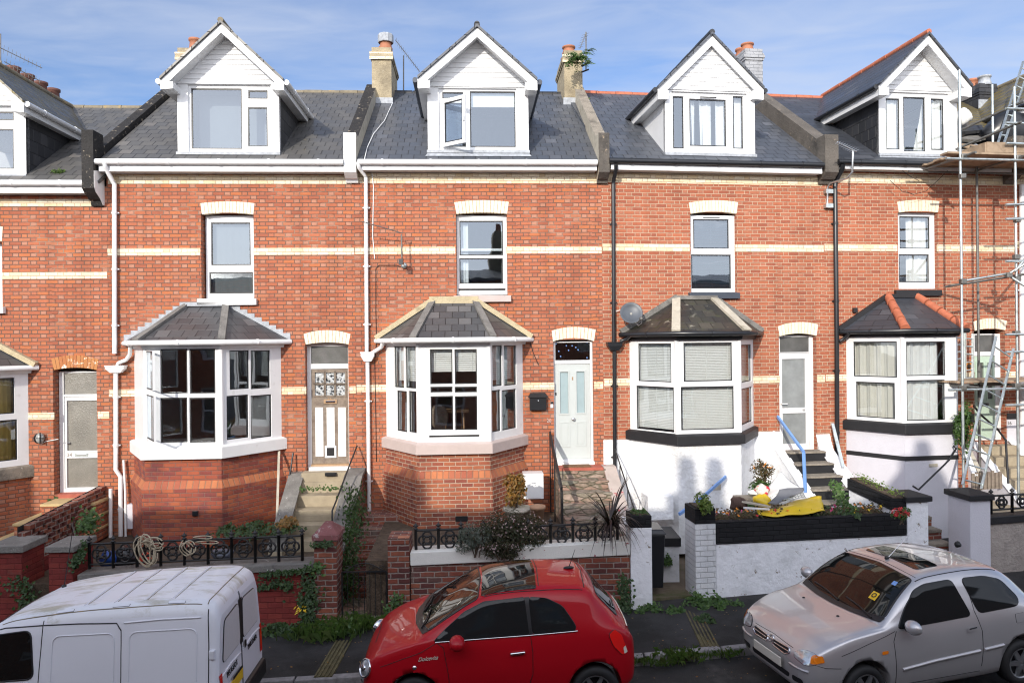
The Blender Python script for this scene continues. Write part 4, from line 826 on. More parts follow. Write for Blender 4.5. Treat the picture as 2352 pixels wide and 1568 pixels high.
dormer(H3, DF3, 354, 209, (1634.5,77), (1511,200), (1754,202), 29, T(2,0,1468,850,2160,1380), [T(2,0,1478,884,1580,1365), T(2,0,1630,912,1970,1345), T(2,0,2030,884,2125,1368)], over=.16, gm=M['black_gloss'], g=M['glass'], fit=[vblind], cheek=M['white'], ridge_m=M['slate_hang'], rows=11, footbox=True)
chimney(H3, (1712,112,1752,236), -3.0, 1.5, M['chim_grey'], [(.35,.15,.15,.22,''),(.5,.5,.14,.3,''),(.5,.85,.14,.3,'')], cap_rows=False)
parapet(H3, 1895.5, 1926, 309, 424, [M['tar_grey'],M['tar_grey'],M['tar_grey']], dend=-3.3, hp=.42)
P3 = lambda u,v,d=.07: F2.P(*F2.px(u,v,d), d)
pipe(H3.root, [P3(1415,378,.36),P3(1415,390,.34),P3(1410,412,.08),P3(1408.5,424),P3(1410,785)], M['black_gloss'], .042)
hopper(H3.root, F2, (1396,785,1428.5,805), M['black_gloss'])
pipe(H3.root, [P3(1411,804),P3(1412.5,1132)], M['black_gloss'], .042)
pipe(H3.root, [P3(1448,770,.25),P3(1440,778,.12),P3(1424,784,.1)], M['black_gloss'], .035)
fitted(H3.root, F2, T(2,2,1252,1418,1485,1640), 1.30, .85, M['render_w'], 'meter_cabinet', .01)
fitted(H3.bay, F2, T(2,2,1838,1310,1920,1365), 1.06, 1.0, M['cement'], 'air_brick')
# ================= house with the grey painted base
L4 = 'brick terraced house with grey painted base and red hip tiles on its bay roof'
mats4 = dict(wall=M['brick_light'], roof=M['slate_new'], ridge=M['ridge_red'])
W4, D4 = F2.rect((2063,487,2155.5,664)), F2.rect((2238,756,2309,1012)); BH4 = F2.rect((1966,776,2200,975)); DF4 = (2019,2199)
H4 = house(F2, L4, 1895, 2335, 371, 2100, [W4, D4, BH4], mats4, zb=.2, vs=401, dormer_hole=hole_for(F2,0,DF4), floors=(2.1,4.85,8.15))
eaves(H4, 1931, 2325, 2100, 391, M['black_gloss'], gl=1926)
bands(H4, 'eaves_course', [(1897,2333)], F2.px(2100,423)[1], H4.zt)
zc = [F2.px(2000,v)[1] for v in (576.5,561)]; bands(H4, 'string_course', [(1896,2063),(2155.5,2334)], *zc)
zc = [F2.px(1900,v)[1] for v in (875,860)]; bands(H4, 'string_course', [(1896,1950),(2190,2238),(2309,2334)], *zc)
lintel(H4.root, F2, (2064,488), (2060,464), (2158,463), (2154.5,488), 459, 485, 12)
wf,o,ps = window(H4.root, F2, T(3,1,1197,385,1530,1085), [T(3,1,1208,420,1488,718), T(3,1,1203,768,1483,1027)], -.12, g=M['glass'])
curtain(wf, F2, (o[0]+.36*(o[1]-o[0]),o[1]-.1,o[2]+.05,o[3]-.05), -.28, M['curtain_w'], .03, 5)
sill(H4.root, F2, T(3,1,1182,1095,1602,1150), M['black'])
lintel(H4.root, F2, Q(3,1,1898,1470), Q(3,1,1881,1388), Q(3,1,2195,1380), Q(3,1,2181,1465), 731, 754, 11)
d4, f4 = door(H4, T(3,2,1897,-70,2152,930), T(3,2,1896,132,2090,890), T(3,2,1898,-60,2086,95), -.14, M['door_green'], [T(3,2,1925,195,1985,530),T(3,2,2020,195,2068,530)], M['frost_dk'], M['frost_dk'])
letterbox(d4, F2, T(3,2,1935,565,2030,592), -.15, M['galv_dark'], M['trim'])
a_,z_ = F2.px(*Q(3,2,2210,750),0); text_obj('16','house_number',M['galv_dark'],H4.root,F2.P(a_,z_,.025),F2.ex,(0,0,1),.11)
def fit_cur(m, parts, wave=.03): return lambda B,G,L_,ps,zs,zh: [curtain(B, G, (L_*p[0],L_*p[1],zs+.03,zh-.04), -.16, m, wave, 5, ph=p[0]*9) for p in parts]
bay(H4, (1944,2215), (2078,2200), 1.05, (975,996), 771, (756,(2038,678),(2102,683)), M['black_gloss'], M['black'], M['render_g'],
    {'L':dict(px=[T(3,2,782,0,1184,328),T(3,2,806,373,1165,703)], fit=[fit_cur(M['curtain_c'],[(.03,.92)])]),
     'F':dict(px=[T(3,2,1270,0,1632,318),T(3,2,1275,352,1630,728)], fit=[fit_cur(M['curtain_w'],[(.03,.74)])]),
     'R':dict(rel=[(.12,.52,.9,.95),(.1,.06,.9,.46)], fit=[fit_cur(M['curtain_w'],[(.1,.8)])])},
    .3, roof_m=M['slate_new'], hip_m=M['ridge_red'], fascia_m=M['black'], flash='black', band=(1046,1056), rs=F2.px(1944,1000)[0]+2*(F2.px(2139,1000,1.05)[0]-F2.px(1944,1000)[0]))
mb = MB(); a, b = F2.px(2228,1000)[0], F2.px(2334,1000)[0]
mb.fbox(F2, F2.px(2312,1000)[0], b, -.02, .02, .2, F2.px(2330,962)[1]); mb.build('painted_plinth', M['render_g'], H4.root)
mb = MB(); mb.fbox(F2, F2.px(2312,1000)[0], b, -.02, .03, F2.px(2330,962)[1], F2.px(2330,948)[1]); mb.build('band', M['black'], H4.root)
def cur4(D_, F, ps):
    q = ps[0]; curtain(D_, F, (q[0],q[0]+.34,q[2],q[3]), -.16, M['curtain_w'], .02, 7); q = ps[2]; curtain(D_, F, (q[0],q[1],q[2],q[3]), -.16, M['curtain_w'], .02, 7)
    q = ps[1]; mb = MB(); mb.face([F.P(q[1]-.22,q[2]-.05,-.18),F.P(q[1]+.02,q[2]-.05,-.18),F.P(q[1]+.02,q[3]-.1,-.18),F.P(q[1]-.05,q[3]-.5,-.18)]); mb.build('curtain', M['curtain_w'], D_, recalc=False)
dorm4 = dict(front=DF4, vb=355, vg=209, apex=(2131.5,76), fl=(2018,193), fr=(2232,200))
dormer(H4, DF4, 355, 209, (2131.5,76), (2019,193), (2232,198), 27, T(3,0,1070,852,1662,1405), [T(3,0,1085,905,1212,1375), T(3,0,1243,892,1447,1393), T(3,0,1497,907,1617,1380)], over=.42, gm=M['black_gloss'], g=M['glass'], fit=[cur4], cheek=M['slate_hang'], rows=9, roof_m=M['slate_new'])
pipe(H4.root, [P3(1936,378,.36),P3(1935,388,.34),P3(1922,412,.08),P3(1918,424),P3(1922,780),P3(1923,1064)], M['black_gloss'], .05)
pipe(H4.root, [P3(1950,765,.25),P3(1942,775,.12),P3(1928,784,.1)], M['black_gloss'], .035)
fitted(H4.bay, F2, T(3,2,1480,1122,1560,1152), 1.06, 1.0, M['cement'], 'air_brick')
fitted(H4.root, F2, T(3,1,790,1258,826,1302), .07, 0, M['black_gloss'], 'junction_box')
fitted(H4.root, F2, T(3,2,1850,665,1898,745), .08, 0, M['black'], 'meter_box')
parapet(H4, 2328, 2352, 312, 424, [M['tar_grey'],M['tar_grey'],M['tar_grey']], dend=-3.3)
# ================= neighbours cut by the frame
ds0 = F1.px(122,1000)[0]-F1.px(702,1000)[0]; dz0 = F1.px(150,632)[1]-F1.px(650,577)[1]
m0, r0 = mover(F1, ds0, dz0)
mats0 = dict(wall=M['brick'], roof=M['slate_a'], ridge=M['ridge_grey'])
L0 = 'brick terraced house cut by the left edge with yellow curtains in its bay'
W0 = F1.rect((-112,556,5,712)); Dd0 = F1.rect(T(0,2,490,235,893,1400)); BH0 = F1.rect(r0((322,800,634,1018))); DF0 = tuple(m0((u,300),.02)[0] for u in DF1)
s0L = H1.sL+ds0
H0 = house(F1, L0, 0, 248.5, 415, 150, [W0, Dd0, BH0], mats0, zb=-.1, vs=457, dormer_hole=hole_for(F1,0,DF0), floors=(1.4,4.2,7.5), sL=s0L)
eaves(H0, -250, 196, 100, 443, M['white'])
bands(H0, 'eaves_course', [(-340,222)], F1.px(100,474)[1], H0.zt); zc = [F1.px(150,v)[1] for v in (640,624.5)]; bands(H0, 'string_course', [(-340,-112),(6,247.5)], *zc)
zc = [F1.px(100,v)[1] for v in (963,947)]; bands(H0, 'string_course', [(-340,-280),(52,122.5),(223,249)], *zc)
lintel(H0.root, F1, Q(0,2,495,262), Q(0,2,470,160), Q(0,2,908,165), Q(0,2,892,262), 815.5, 844, 13, m=M['vouss_peel'])
lintel(H0.root, F1, (-112,556), (-116,524), (7,521), (5,554), 516, 548, 15)
wf,o,ps = window(H0.root, F1, (-106,556,9,706), [(-96,568,-2,640),(-96,652,-2,698)], -.17, g=M['glass_up'])
sill(H0.root, F1, (-118,706,7,720), M['white_old'])
d0_, f0_ = door(H0, T(0,2,547,272,980,1398), T(0,2,590,505,958,1350), T(0,2,583,288,960,484), -.2, M['white'], [T(0,2,612,542,930,1003),T(0,2,612,1070,930,1340)], M['frost_tan'], M['frost_tan'])
a_,z_ = F1.px(*Q(0,2,634,1044),-.2); text_obj('24','house_number',M['wood_grey'],d0_,F1.P(a_,z_,-.218),F1.ex,(0,0,1),.10)
letterbox(d0_, F1, T(0,2,686,1024,806,1056), -.215, M['galv'], M['alu']); fitted(d0_, F1, T(0,2,620,928,640,944), -.20, -.24, M['chrome'], 'lock')
fitted(H0.root, F1, T(0,2,528,1400,880,1460), .02, -.25, M['tile_red'], 'threshold')
def fit0(B,G,L_,ps,zs,zh): curtain(B, G, (L_*.02,L_*.97,zs+.03,zh-.04), -.16, M['curtain_y'], .03, 4)
bay(H0, tuple(m0((u,1000))[0] for u in (308,649)), tuple(m0((u,1000),1.1)[0] for u in (333,508)), 1.1, (m0((420,1028),1.2)[1],m0((420,1055),1.2)[1]), m0((420,799),1.1)[1], (m0((420,783),1.3)[1], m0((429,702)), m0((519,701))), M['white'], M['stone'], M['brick'],
    {'L':dict(rel=[(.1,.55,.9,.93),(.1,.06,.9,.48)]),'F':dict(rel=[(.06,.55,.94,.93),(.06,.06,.94,.48)], fit=[fit0]),'R':dict(px=[T(0,2,-150,335,136,672),T(0,2,-150,725,162,1105)], fit=[fit0])}, .3, roof_m=M['slate_bay'], flash='mortar', wallv=1000)
dormer(H0, DF0, m0((520,351),.02)[1], m0((520,194),.02)[1], m0((507.5,50),.4), m0((368,180),.4), m0((651.5,183),.4), 24, r0(T(0,0,1728,778,2490,1395),.02), [r0(T(0,0,1755,812,2225,1370),.02), r0(T(0,0,2278,830,2460,910),.02), r0(T(0,0,2275,985,2460,1348),.02)], g=M['glass_up'], roof_m=M['slate_moss'], ridge_m=M['ridge_grey'])
parapet(H0, 187, 214, 298, 474, [M['tar'],M['tar'],M['tar']], dend=-3.4, dfront=.42, vmid=432, hp=.58)
fitted(H0.root, F1, T(0,2,-40,1400,0,1410), .02, 0, M['cement'], 'air_brick')
dsm = F2.px(2335,784)[0]-F2.px(1895,784)[0]; m5, r5 = mover(F2, dsm, .12)
L5 = 'brick terraced house at the right edge behind the scaffold with mossy dormer roof'
mats5 = dict(wall=M['brick_light'], roof=M['slate_moss'], ridge=M['ridge_grey'])
DF5 = tuple(m5((u,300),.02)[0] for u in DF4)
H5 = house(F2, L5, 2335, 2700, 374, 2400, [], mats5, zb=.2, vs=403, dormer_hole=hole_for(F2,0,DF5), floors=(2.1,4.9,8.2))
eaves(H5, 2352, 2690, 2400, 393, M['black_gloss'])
bands(H5, 'eaves_course', [(2338,2690)], F2.px(2400,424)[1], H5.zt); zc = [F2.px(2330,v)[1] for v in (570,554)]; bands(H5, 'string_course', [(2336,2690)], *zc)
dormer(H5, DF5, m5((2100,355),.02)[1], m5((2100,209),.02)[1], m5((2131.5,76),.42), m5((2019,193),.42), m5((2232,198),.42), 27, r5(T(3,0,1070,852,1662,1405),.02), [r5(T(3,0,1085,905,1212,1375),.02), r5(T(3,0,1243,892,1447,1393),.02), r5(T(3,0,1497,907,1617,1380),.02)], roof_m=M['slate_moss'], ridge_m=M['ridge_grey'], gm=M['black_gloss'])
chimney(H5, (2250,192,2290,240), -3.0, 2.2, M['slate_hang'], [(.5,.06,.15,.26,'grey'),(.5,.26,.15,.32,''),(.5,.5,.15,.3,'grey'),(.5,.75,.15,.3,'')], cap_rows=False)
pipe(H5.root, [P3(2347,424),P3(2348,1070)], M['white'], .055)

# painted side of the left corbel and the far pots on the neighbour's stack
mb = MB(); sx_ = F1.px(214.5,400,.42)[0]+.004; q_ = [(.0,474),(.02,474),(.20,462),(.40,432),(.42,300),(.30,300),(.0,330)]
zf_ = lambda v, d: F1.px(214,v,d)[1]
mb.prism([F1.P(sx_,zf_(v,d),d) for d,v in ((.0,472),(.06,472),(.16,458),(.34,442),(.41,430),(.41,392),(.0,392))], F1.ex*.006); mb.build('corbel_side', M['white_old'], H0.root)
mb = MB(); mb.box(-12.95,-12.3,18.5,21.2,9.5,11.35); c0_ = mb.build('chimney', M['brick_chim'], H0.root)
for y_ in (18.85,19.4,19.95,20.5): mb = MB(); mb.lathe((-12.62,y_,11.3), [(.16,0),(.17,.05),(.15,.1),(.14,.28),(.17,.3),(.17,.36),(.12,.36)], 14); mb.build('chimney_pot', mat('sooty_pot', (.14,.06,.045), .8, var=.3), c0_)
# ------------------------------------------------------------------ ground, road, pavement
def at(u, v, Y): r = ray(u,v); return CP + r*(Y/r.y)
def atz(u, v, z): r = ray(u,v); return CP + r*((z-CZ)/r.z)
def ykerb(x): return 10.22+.06*x if x < 1.97 else 10.338+.135*(x-1.97)
def yfac(x): return 15.47+.0547*x if x < 1.9 else 15.575+.129*(x-1.9)
XS = [-30,-20,-12,-8,-5,-2,0,1.97,4,7,10,14,20,30]
mb = MB(); mb.box(-400,400,-400,400,-3.2,-3); structure(mb.build('ground', M['asphalt'], None))
mb = MB()
for a, b in zip(XS, XS[1:]):
    n = 6
    for i in range(n):
        f = lambda x, t: (x, -1+(ykerb(x)+.02+1)*t, road_z(x)+.05*(1-(2*t-1.0)**2)-.05)
        mb.face([f(a,i/n), f(b,i/n), f(b,(i+1)/n), f(a,(i+1)/n)])
structure(mb.build('road', M['asphalt'], None))
mb = MB()
for a, b in zip(XS, XS[1:]):
    mb.face([(a,ykerb(a)+.13,road_z(a)+.066),(b,ykerb(b)+.13,road_z(b)+.066),(b,yfac(b)+.1,road_z(b)+.10),(a,yfac(a)+.1,road_z(a)+.10)])
structure(mb.build('pavement', M['pave'], None))
mb = MB(); x = -14.0; rk = random.Random(3)
while x < 16:
    w = rk.uniform(.75,1.15); a, b = x+.012, x+w-.012; dz = rk.uniform(-.006,.008); dy = rk.uniform(-.012,.012)
    mb.hexa([(a,ykerb(a)+dy,road_z(a)-.2),(b,ykerb(b)+dy,road_z(b)-.2),(b,ykerb(b)+.15,road_z(b)-.2),(a,ykerb(a)+.15,road_z(a)-.2)],
            [(a,ykerb(a)+dy+.015,road_z(a)+.075+dz),(b,ykerb(b)+dy+.015,road_z(b)+.075+dz),(b,ykerb(b)+.15,road_z(b)+.075+dz),(a,ykerb(a)+.15,road_z(a)+.075+dz)]); x += w
structure(mb.build('kerb', M['kerbstone'], None, bevel=.012))
mb = MB(); mb.box(-40,40,-30,-1,-3,-.6); structure(mb.build('forecourt', M['asphalt'], None))
# ribbed drain channels across the pavement
def channel(p, q, lab):
    mb = MB(); p, q = Vector(p), Vector(q); t = (q-p).normalized(); x = t.cross(Vector((0,0,1))).normalized()
    mb.bar(p-Vector((0,0,.03)), q-Vector((0,0,.03)), .26, .05)
    for k in (-.11,-.055,0,.055,.11): mb.bar(p+x*k+Vector((0,0,.002)), q+x*k+Vector((0,0,.002)), .026, .016)
    o = mb.build('drain_channel', M['drain'], None, loc=p); tag(o, lab, 'drain', 'drain channels across the pavement')
pz = lambda x, k=.082: road_z(x)+k
c0 = atz(1590,1402,.15); c1 = atz(1632,1485,.16); channel(c0, c1, 'mossy ribbed drain channel in front of the white gate pillars')
c0 = atz(790,1470,-.0); c1 = atz(742,1553,-.0); channel(c0, c1, 'mossy ribbed drain channel beside the nose of the red car')
# ------------------------------------------------------------------ terrace opposite: shades the street
def opposite(x0, x1, dorm, chim, lab):
    t = thing('terraced_house', lab, 'house', ((x0+x1)/2,-4.5,-.3), 'terraced houses across the street')
    G = Frame((0,-.62,0), (-1,0,0)); mb = MB()
    holes = []
    for c in ((x0+x1)/2-1.3, (x0+x1)/2+1.4):
        holes += [(-c-.55,-c+.55,1.2,2.9), (-c-.5,-c+.5,4.0,5.6)]
    mb.panel(G, (-x1,-x0,-.6,7.2), holes, 0, -.3); w = mb.build('wall', M['brick'], t)
    for h in holes: window(w, G, h, [(h[0]+.08,h[1]-.08,h[2]+.08,(h[2]+h[3])/2-.03),(h[0]+.08,h[1]-.08,(h[2]+h[3])/2+.03,h[3]-.08)], -.12, .06, isrect=True)
    mb = MB(); mb.box(x0,x1,-8.6,-8.3,-.6,7.2); mb.box(x0,x0+.2,-8.3,-.92,-.6,7.2); mb.box(x1-.2,x1,-8.3,-.92,-.6,7.2); mb.face([(x0,-3.5,-.5),(x1,-3.5,-.5),(x1,-3.5,7),(x0,-3.5,7)]); mb.build('wall', M['brick'], t)
    mb = MB(); mb.prism([(x0,-.35,7.24),(x0,-4.6,7.95),(x0,-8.8,7.24),(x0,-8.8,7.14),(x0,-.35,7.14)], (x1-x0,0,0)); mb.build('roof', M['slate_b'], t)
    for cx, w_, zt in dorm:
        mb = MB(); mb.prism([(cx-w_/2,-1.6,7.3),(cx+w_/2,-1.6,7.3),(cx+w_/2,-1.6,zt-w_*.55),(cx,-1.6,zt),(cx-w_/2,-1.6,zt-w_*.55)], (0,-3,0)); mb.build('dormer', M['white'], t)
    for cx, w_, zt, zp in chim:
        mb = MB(); mb.box(cx-w_/2,cx+w_/2,-4.6,-3.6,7.5,zt); c = mb.build('chimney', M['brick_chim'], t)
        for k in ((-.29,.29) if w_ > .7 else (0,)): mb = MB(); mb.lathe((cx+k*w_,-4.1,zt), [(.17,0),(.19,(zp-zt)*.6),(.15,zp-zt),(.05,zp-zt)], 12); mb.build('chimney_pot', M['terracotta'], c)
opposite(-36,-20, [], [], 'brick terraced house at the far left end across the street')
opposite(-20,-14.2, [], [(-17,.9,9.0,9.6)], 'second brick terraced house from the left across the street')
opposite(-14.2,-8.2, [], [(-8.95,1.0,9.45,9.46)], 'brick terraced house far left across the street')
opposite(-8.2,-2.5, [], [(-3.05,.95,8.95,9.8)], 'brick terraced house across the street with two tall chimney pots')
opposite(-2.5,3.4, [(2.3,1.3,9.1)], [(1.5,.62,9.75,10.25)], 'brick terraced house straight across the street')
opposite(3.4,9.6, [], [(8.4,.9,9.0,9.6)], 'brick terraced house across the street to the right')
opposite(9.6,16, [], [], 'brick terraced house far right across the street')
opposite(16,40, [], [], 'long brick terrace at the right end across the street')
# ------------------------------------------------------------------ foliage helpers
def leaf(mb, p, n, s, w=.55, rng=random):
    n = Vector(n).normalized(); t = n.orthogonal().normalized(); t = Matrix.Rotation(rng.uniform(0,6.28),3,n) @ t; b = n.cross(t); l = s*rng.uniform(.7,1.25); h = l*w*.5
    p = Vector(p); k = n*l*.12
    mb.add([p, p+t*l*.4+b*h+k, p+t*l, p+t*l*.4-b*h+k], [[0,1,2,3]])
def blob(mb, c, r, n, s, rng, w=.55, clumps=7, up=.4):
    c = Vector(c); cl = []
    for i in range(clumps):
        d = Vector((rng.gauss(0,1),rng.gauss(0,1),rng.gauss(0,1))).normalized(); k = rng.uniform(.35,.75); cl.append((Vector((d.x*r[0]*k,d.y*r[1]*k,d.z*r[2]*k)), rng.uniform(.35,.6)))
    for i in range(n):
        o, k = rng.choice(cl); d = Vector((rng.gauss(0,1),rng.gauss(0,1),rng.gauss(0,1))).normalized(); q = rng.uniform(.55,1)*k
        p = c + o + Vector((d.x*r[0]*q,d.y*r[1]*q,d.z*r[2]*q))
        leaf(mb, p, d+Vector((rng.uniform(-.6,.6),rng.uniform(-.6,.6),up+rng.uniform(-.3,.5))), s, w, rng)
def plant(name, lab, cat, c, r, n, s, m, seed, stems=5, group=None, flowers=None, w=.55, clumps=7, base=None):
    rng = random.Random(seed); c = Vector(c); b = Vector(base) if base else c-Vector((0,0,r[2]))
    t = thing(name, lab, cat, b, group)
    mb = MB(); blob(mb, c, r, n, s, rng, w, clumps); mb.build('foliage', m, t, recalc=False)
    if stems:
        mb = MB()
        for i in range(stems):
            q = c+Vector((rng.uniform(-.6,.6)*r[0],rng.uniform(-.6,.6)*r[1],rng.uniform(-.2,.7)*r[2])); mb.tube([b+Vector((rng.uniform(-.05,.05),rng.uniform(-.04,.04),0)), b.lerp(q,.5)+Vector((rng.uniform(-.04,.04),0,.03)), q], [.010,.007,.004], 5)
        mb.build('stem', M['bark'], t)
    for fm, fn, fs in (flowers or []):
        mb = MB()
        for i in range(fn):
            d = Vector((rng.gauss(0,1),rng.gauss(0,1)-.5,abs(rng.gauss(0,1))*.8)).normalized(); p = c+Vector((d.x*r[0],d.y*r[1],d.z*r[2]))*rng.uniform(.65,1.0)
            nn = (d+Vector((rng.uniform(-.4,.4),-.4,rng.uniform(0,.6)))).normalized(); t_ = nn.orthogonal().normalized()
            for k in range(4): a = Matrix.Rotation(k*1.571,3,nn) @ t_; b2 = nn.cross(a); mb.add([p,p+a*fs*.6+b2*fs*.35,p+a*fs+nn*fs*.2,p+a*fs*.6-b2*fs*.35],[[0,1,2,3]])
        mb.build('flowers', fm, t, recalc=False)
    return t
def creeper(lab, pts, n, s, m, seed, normal, spread=.12, group='ivy and weeds on the garden walls', name='ivy', cat='plant'):
    rng = random.Random(seed); mb = MB(); pts = [Vector(p) for p in pts]; normal = Vector(normal).normalized()
    for i in range(n):
        k = rng.randrange(len(pts)-1) if len(pts) > 1 else 0; p = pts[k].lerp(pts[k+1], rng.random()) if len(pts) > 1 else pts[0]
        sp = spread*(.4+.6*abs(math.sin(i*.37+k))); q = p+Vector((rng.gauss(0,sp),rng.gauss(0,sp*.25),rng.gauss(0,sp)))+normal*rng.uniform(.01,.09)
        leaf(mb, q, normal+Vector((rng.uniform(-.6,.6),rng.uniform(-.3,.3),rng.uniform(-.2,.8))), s, .8, rng)
    o = mb.build(name, m, None, loc=pts[0], recalc=False); return tag(o, lab, cat, group)
def tuft(lab, c, rx, ry, n, h, m, seed, name='grass_tuft', cat='grass', group='weeds along the pavement edges'):
    rng = random.Random(seed); mb = MB(); c = Vector(c)
    for i in range(n):
        p = c+Vector((rng.gauss(0,rx*.5),rng.gauss(0,ry*.5),0)); p.z = c.z+.03*(p.x-c.x); a = rng.uniform(0,6.28); l = h*rng.uniform(.5,1.2); d = Vector((math.cos(a),math.sin(a),0)); sd = Vector((-d.y,d.x,0))*.006
        b = rng.uniform(.15,.9); mid = p+d*l*b*.4+Vector((0,0,l*.6)); tip = p+d*l*b+Vector((0,0,l*(.95-.5*b)))
        mb.add([p-sd,p+sd,mid+sd*.8,tip,mid-sd*.8],[[0,1,2,3,4]])
    o = mb.build(name, m, None, loc=c, recalc=False); return tag(o, lab, cat, group)
def weeds(lab, c, r, n, s, m, seed, name='weed_patch', cat='weeds', group='weeds along the pavement edges', flowers=None):
    rng = random.Random(seed); mb = MB(); c = Vector(c)
    cl = []
    for i in range(max(4,int(n/55))):
        a = rng.uniform(0,6.28); q = rng.random()**.6; k = rng.uniform(.22,.55)*(1-q*.35); cl.append((r[0]*q*math.cos(a), r[1]*q*math.sin(a), k, rng.uniform(.35,1.15)*(1-q*.5), rng.uniform(.6,1.35)))
    for i in range(n):
        ox, oy, k, hh, ls = rng.choice(cl); a = rng.uniform(0,6.28); q = rng.random()**.5; m_ = min(r[0],r[1]*1.4)
        p = c+Vector((ox+m_*k*q*math.cos(a), oy+m_*k*q*math.sin(a), r[2]*hh*(rng.random()*(1-q*q)))); p.z += .03*(p.x-c.x)
        leaf(mb, p, (math.cos(a)*q+rng.uniform(-.5,.5),math.sin(a)*q-.3+rng.uniform(-.5,.3),rng.uniform(.3,1.1)), s*ls, rng.uniform(.5,.9), rng)
    o = mb.build(name, m, None, loc=c, recalc=False); return tag(o, lab, cat, group)
# ------------------------------------------------------------------ front walls, pillars, railings
W1 = Frame((0,12.12,0), (1,.03,0)); W2 = Frame((3.44,12.52,0), (1,.129,0))
def wall_run(F, u0, u1, vtop, vbot, cop, depth, wm, cm, name, lab, over=.04, d=0, zb=None, vm=None):
    # vtop/vbot: rows of the coping face at mid run
    um = (u0+u1)/2; a, b = F.px(u0,vm or vtop,d+over)[0], F.px(u1,vm or vtop,d+over)[0]; zt, zc = F.px(um,vtop,d+over)[1], F.px(um,vbot,d+over)[1]
    t = thing(name, lab, 'wall', F.P((a+b)/2, road_z(F.P(a,0).x), d-depth/2)); sl = .03
    zz = lambda s_, z: z+.03*(s_-(a+b)/2)*cop
    mb = MB(); mb.hexa([F.P(a,-.5,d),F.P(b,-.5,d),F.P(b,-.5,d-depth),F.P(a,-.5,d-depth)], [F.P(a,zz(a,zc),d),F.P(b,zz(b,zc),d),F.P(b,zz(b,zc),d-depth),F.P(a,zz(a,zc),d-depth)]); mb.build('wall', wm, t)
    mb = MB(); L = lambda z, e: [F.P(a-e*.0,zz(a,z),d+e),F.P(b+e*.0,zz(b,z),d+e),F.P(b,zz(b,z),d-depth-e),F.P(a,zz(a,z),d-depth-e)]
    mb.hexa(L(zc+.001,over), L(zt,over)); mb.build('coping', cm, t, bevel=.012)
    t['zt'] = zt; return t, a, b, zt
def pillar(F, u0, u1, vct, vcb, wm, cm, lab, depth=.5, d=.04, cap='slab', over=.04, vpx=None, zb=-.5):
    a, b = F.px(u0,vcb,d)[0], F.px(u1,vcb,d)[0]; um = (u0+u1)/2; zt, zc = F.px(um,vct,d+over)[1], F.px(um,vcb,d+over)[1]
    t = thing('gate_pillar', lab, 'pillar', F.P((a+b)/2, road_z(F.P(a,0).x)+.07, d-depth/2), 'garden gate pillars')
    mb = MB(); mb.fbox(F, a, b, d-depth, d, zb, zc); mb.build('body', wm, t, bevel=.01)
    mb = MB(); L = lambda z, e: [F.P(a-e,z,d+e),F.P(b+e,z,d+e),F.P(b+e,z,d-depth-e),F.P(a-e,z,d-depth-e)]
    mb.hexa(L(zc+.001,over), L(zt,over))
    if cap == 'pyramid': zp = zt+(b-a)*.42; mb.hexa(L(zt,over*.6), [F.P((a+b)/2+x,zp,d-depth/2+y) for x,y in ((-.06,.06),(.06,.06),(.06,-.06),(-.06,-.06))])
    if cap == 'hip': zp = zt+.07; mb.hexa(L(zt,over), [F.P((a+b)/2+x,zp,d-depth/2+y) for x,y in ((-.03,.03),(.03,.03),(.03,-.03),(-.03,-.03))])
    if cap == 'planter': mb2 = MB(); mb2.hexa(L(zt+.001,-.06), L(zt+.02,-.06)); mb2.build('soil', M['soil'], t)
    mb.build('cap', cm, t, bevel=.01); t['zt'] = zt
    return t
def railing(F, u0, u1, v_top, v_bot, lab, d=-.12, pitch=.385):
    a, b = F.px(u0,v_top,d)[0], F.px(u1,v_top,d)[0]; um = (u0+u1)/2; zt, zb = F.px(um,v_top,d)[1], F.px(um,v_bot,d)[1]; h = zt-zb; zm = (zt+zb)/2
    t = thing('iron_railing', lab, 'railing', F.P((a+b)/2, zb, d), 'cast iron railings on the garden walls')
    sl = .03; n = max(1, round((b-a)/pitch)); st = (b-a)/n; Z = lambda s_, z: z+sl*(s_-(a+b)/2)*.7
    mb = MB()
    for z in (zt, zb): mb.tube([F.P(a,Z(a,z),d), F.P(b,Z(b,z),d)], .019, 6)
    mb.build('rail', M['iron'], t)
    for i in range(n+1):
        s_ = a+st*i; q = F.P(s_,0,d); z0 = Z(s_,zb); mb = MB()
        mb.lathe(q+Vector((0,0,z0-.07)), [(.0,0),(.026,0),(.026,h+.09),(.040,h+.095),(.040,h+.108),(.013,h+.115),(.040,h+.145),(.032,h+.16),(.010,h+.185),(0,h+.215)], 8)
        mb.bar(q+F.ex*-.045+Vector((0,0,z0+h+.075)), q+F.ex*.045+Vector((0,0,z0+h+.075)), .014, .02); mb.build('post', M['iron'], t)
        if i < n:
            c = s_+st/2; r = min(h*.24, st*.26); mb = MB(); zc = Z(c,zm)
            for cx, cz, a0 in ((-r*.82,0,90),(r*.82,0,-90),(0,r*.9,0),(0,-r*.9,180)):
                arc = [F.P(c+cx+r*.95*math.cos(R(a0+x)), zc+cz+r*.95*math.sin(R(a0+x)), d) for x in range(-40,221,26)]; mb.tube(arc, .017, 6)
                for e in (arc[0], arc[-1]): mb.ball(e, .027, 6)
            mb.build('scroll', M['iron'], t)
    return t
pillar(W1, -25, 50, 1254, 1270, M['brick_redpaint'], M['coping'], 'red painted pillar with grey stone cap at the left edge', depth=.6)
pillar(W1, 111, 167, 1255, 1269, M['brick_redpaint'], M['coping'], 'red painted pillar with stone cap left of the rope coils', depth=.62)
w1, a1, b1, zt1 = wall_run(W1, 177, 722, 1306, 1322, 1, .34, M['brick_redpaint'], M['coping'], 'garden_wall', 'red painted garden wall with lichened coping behind the white van')
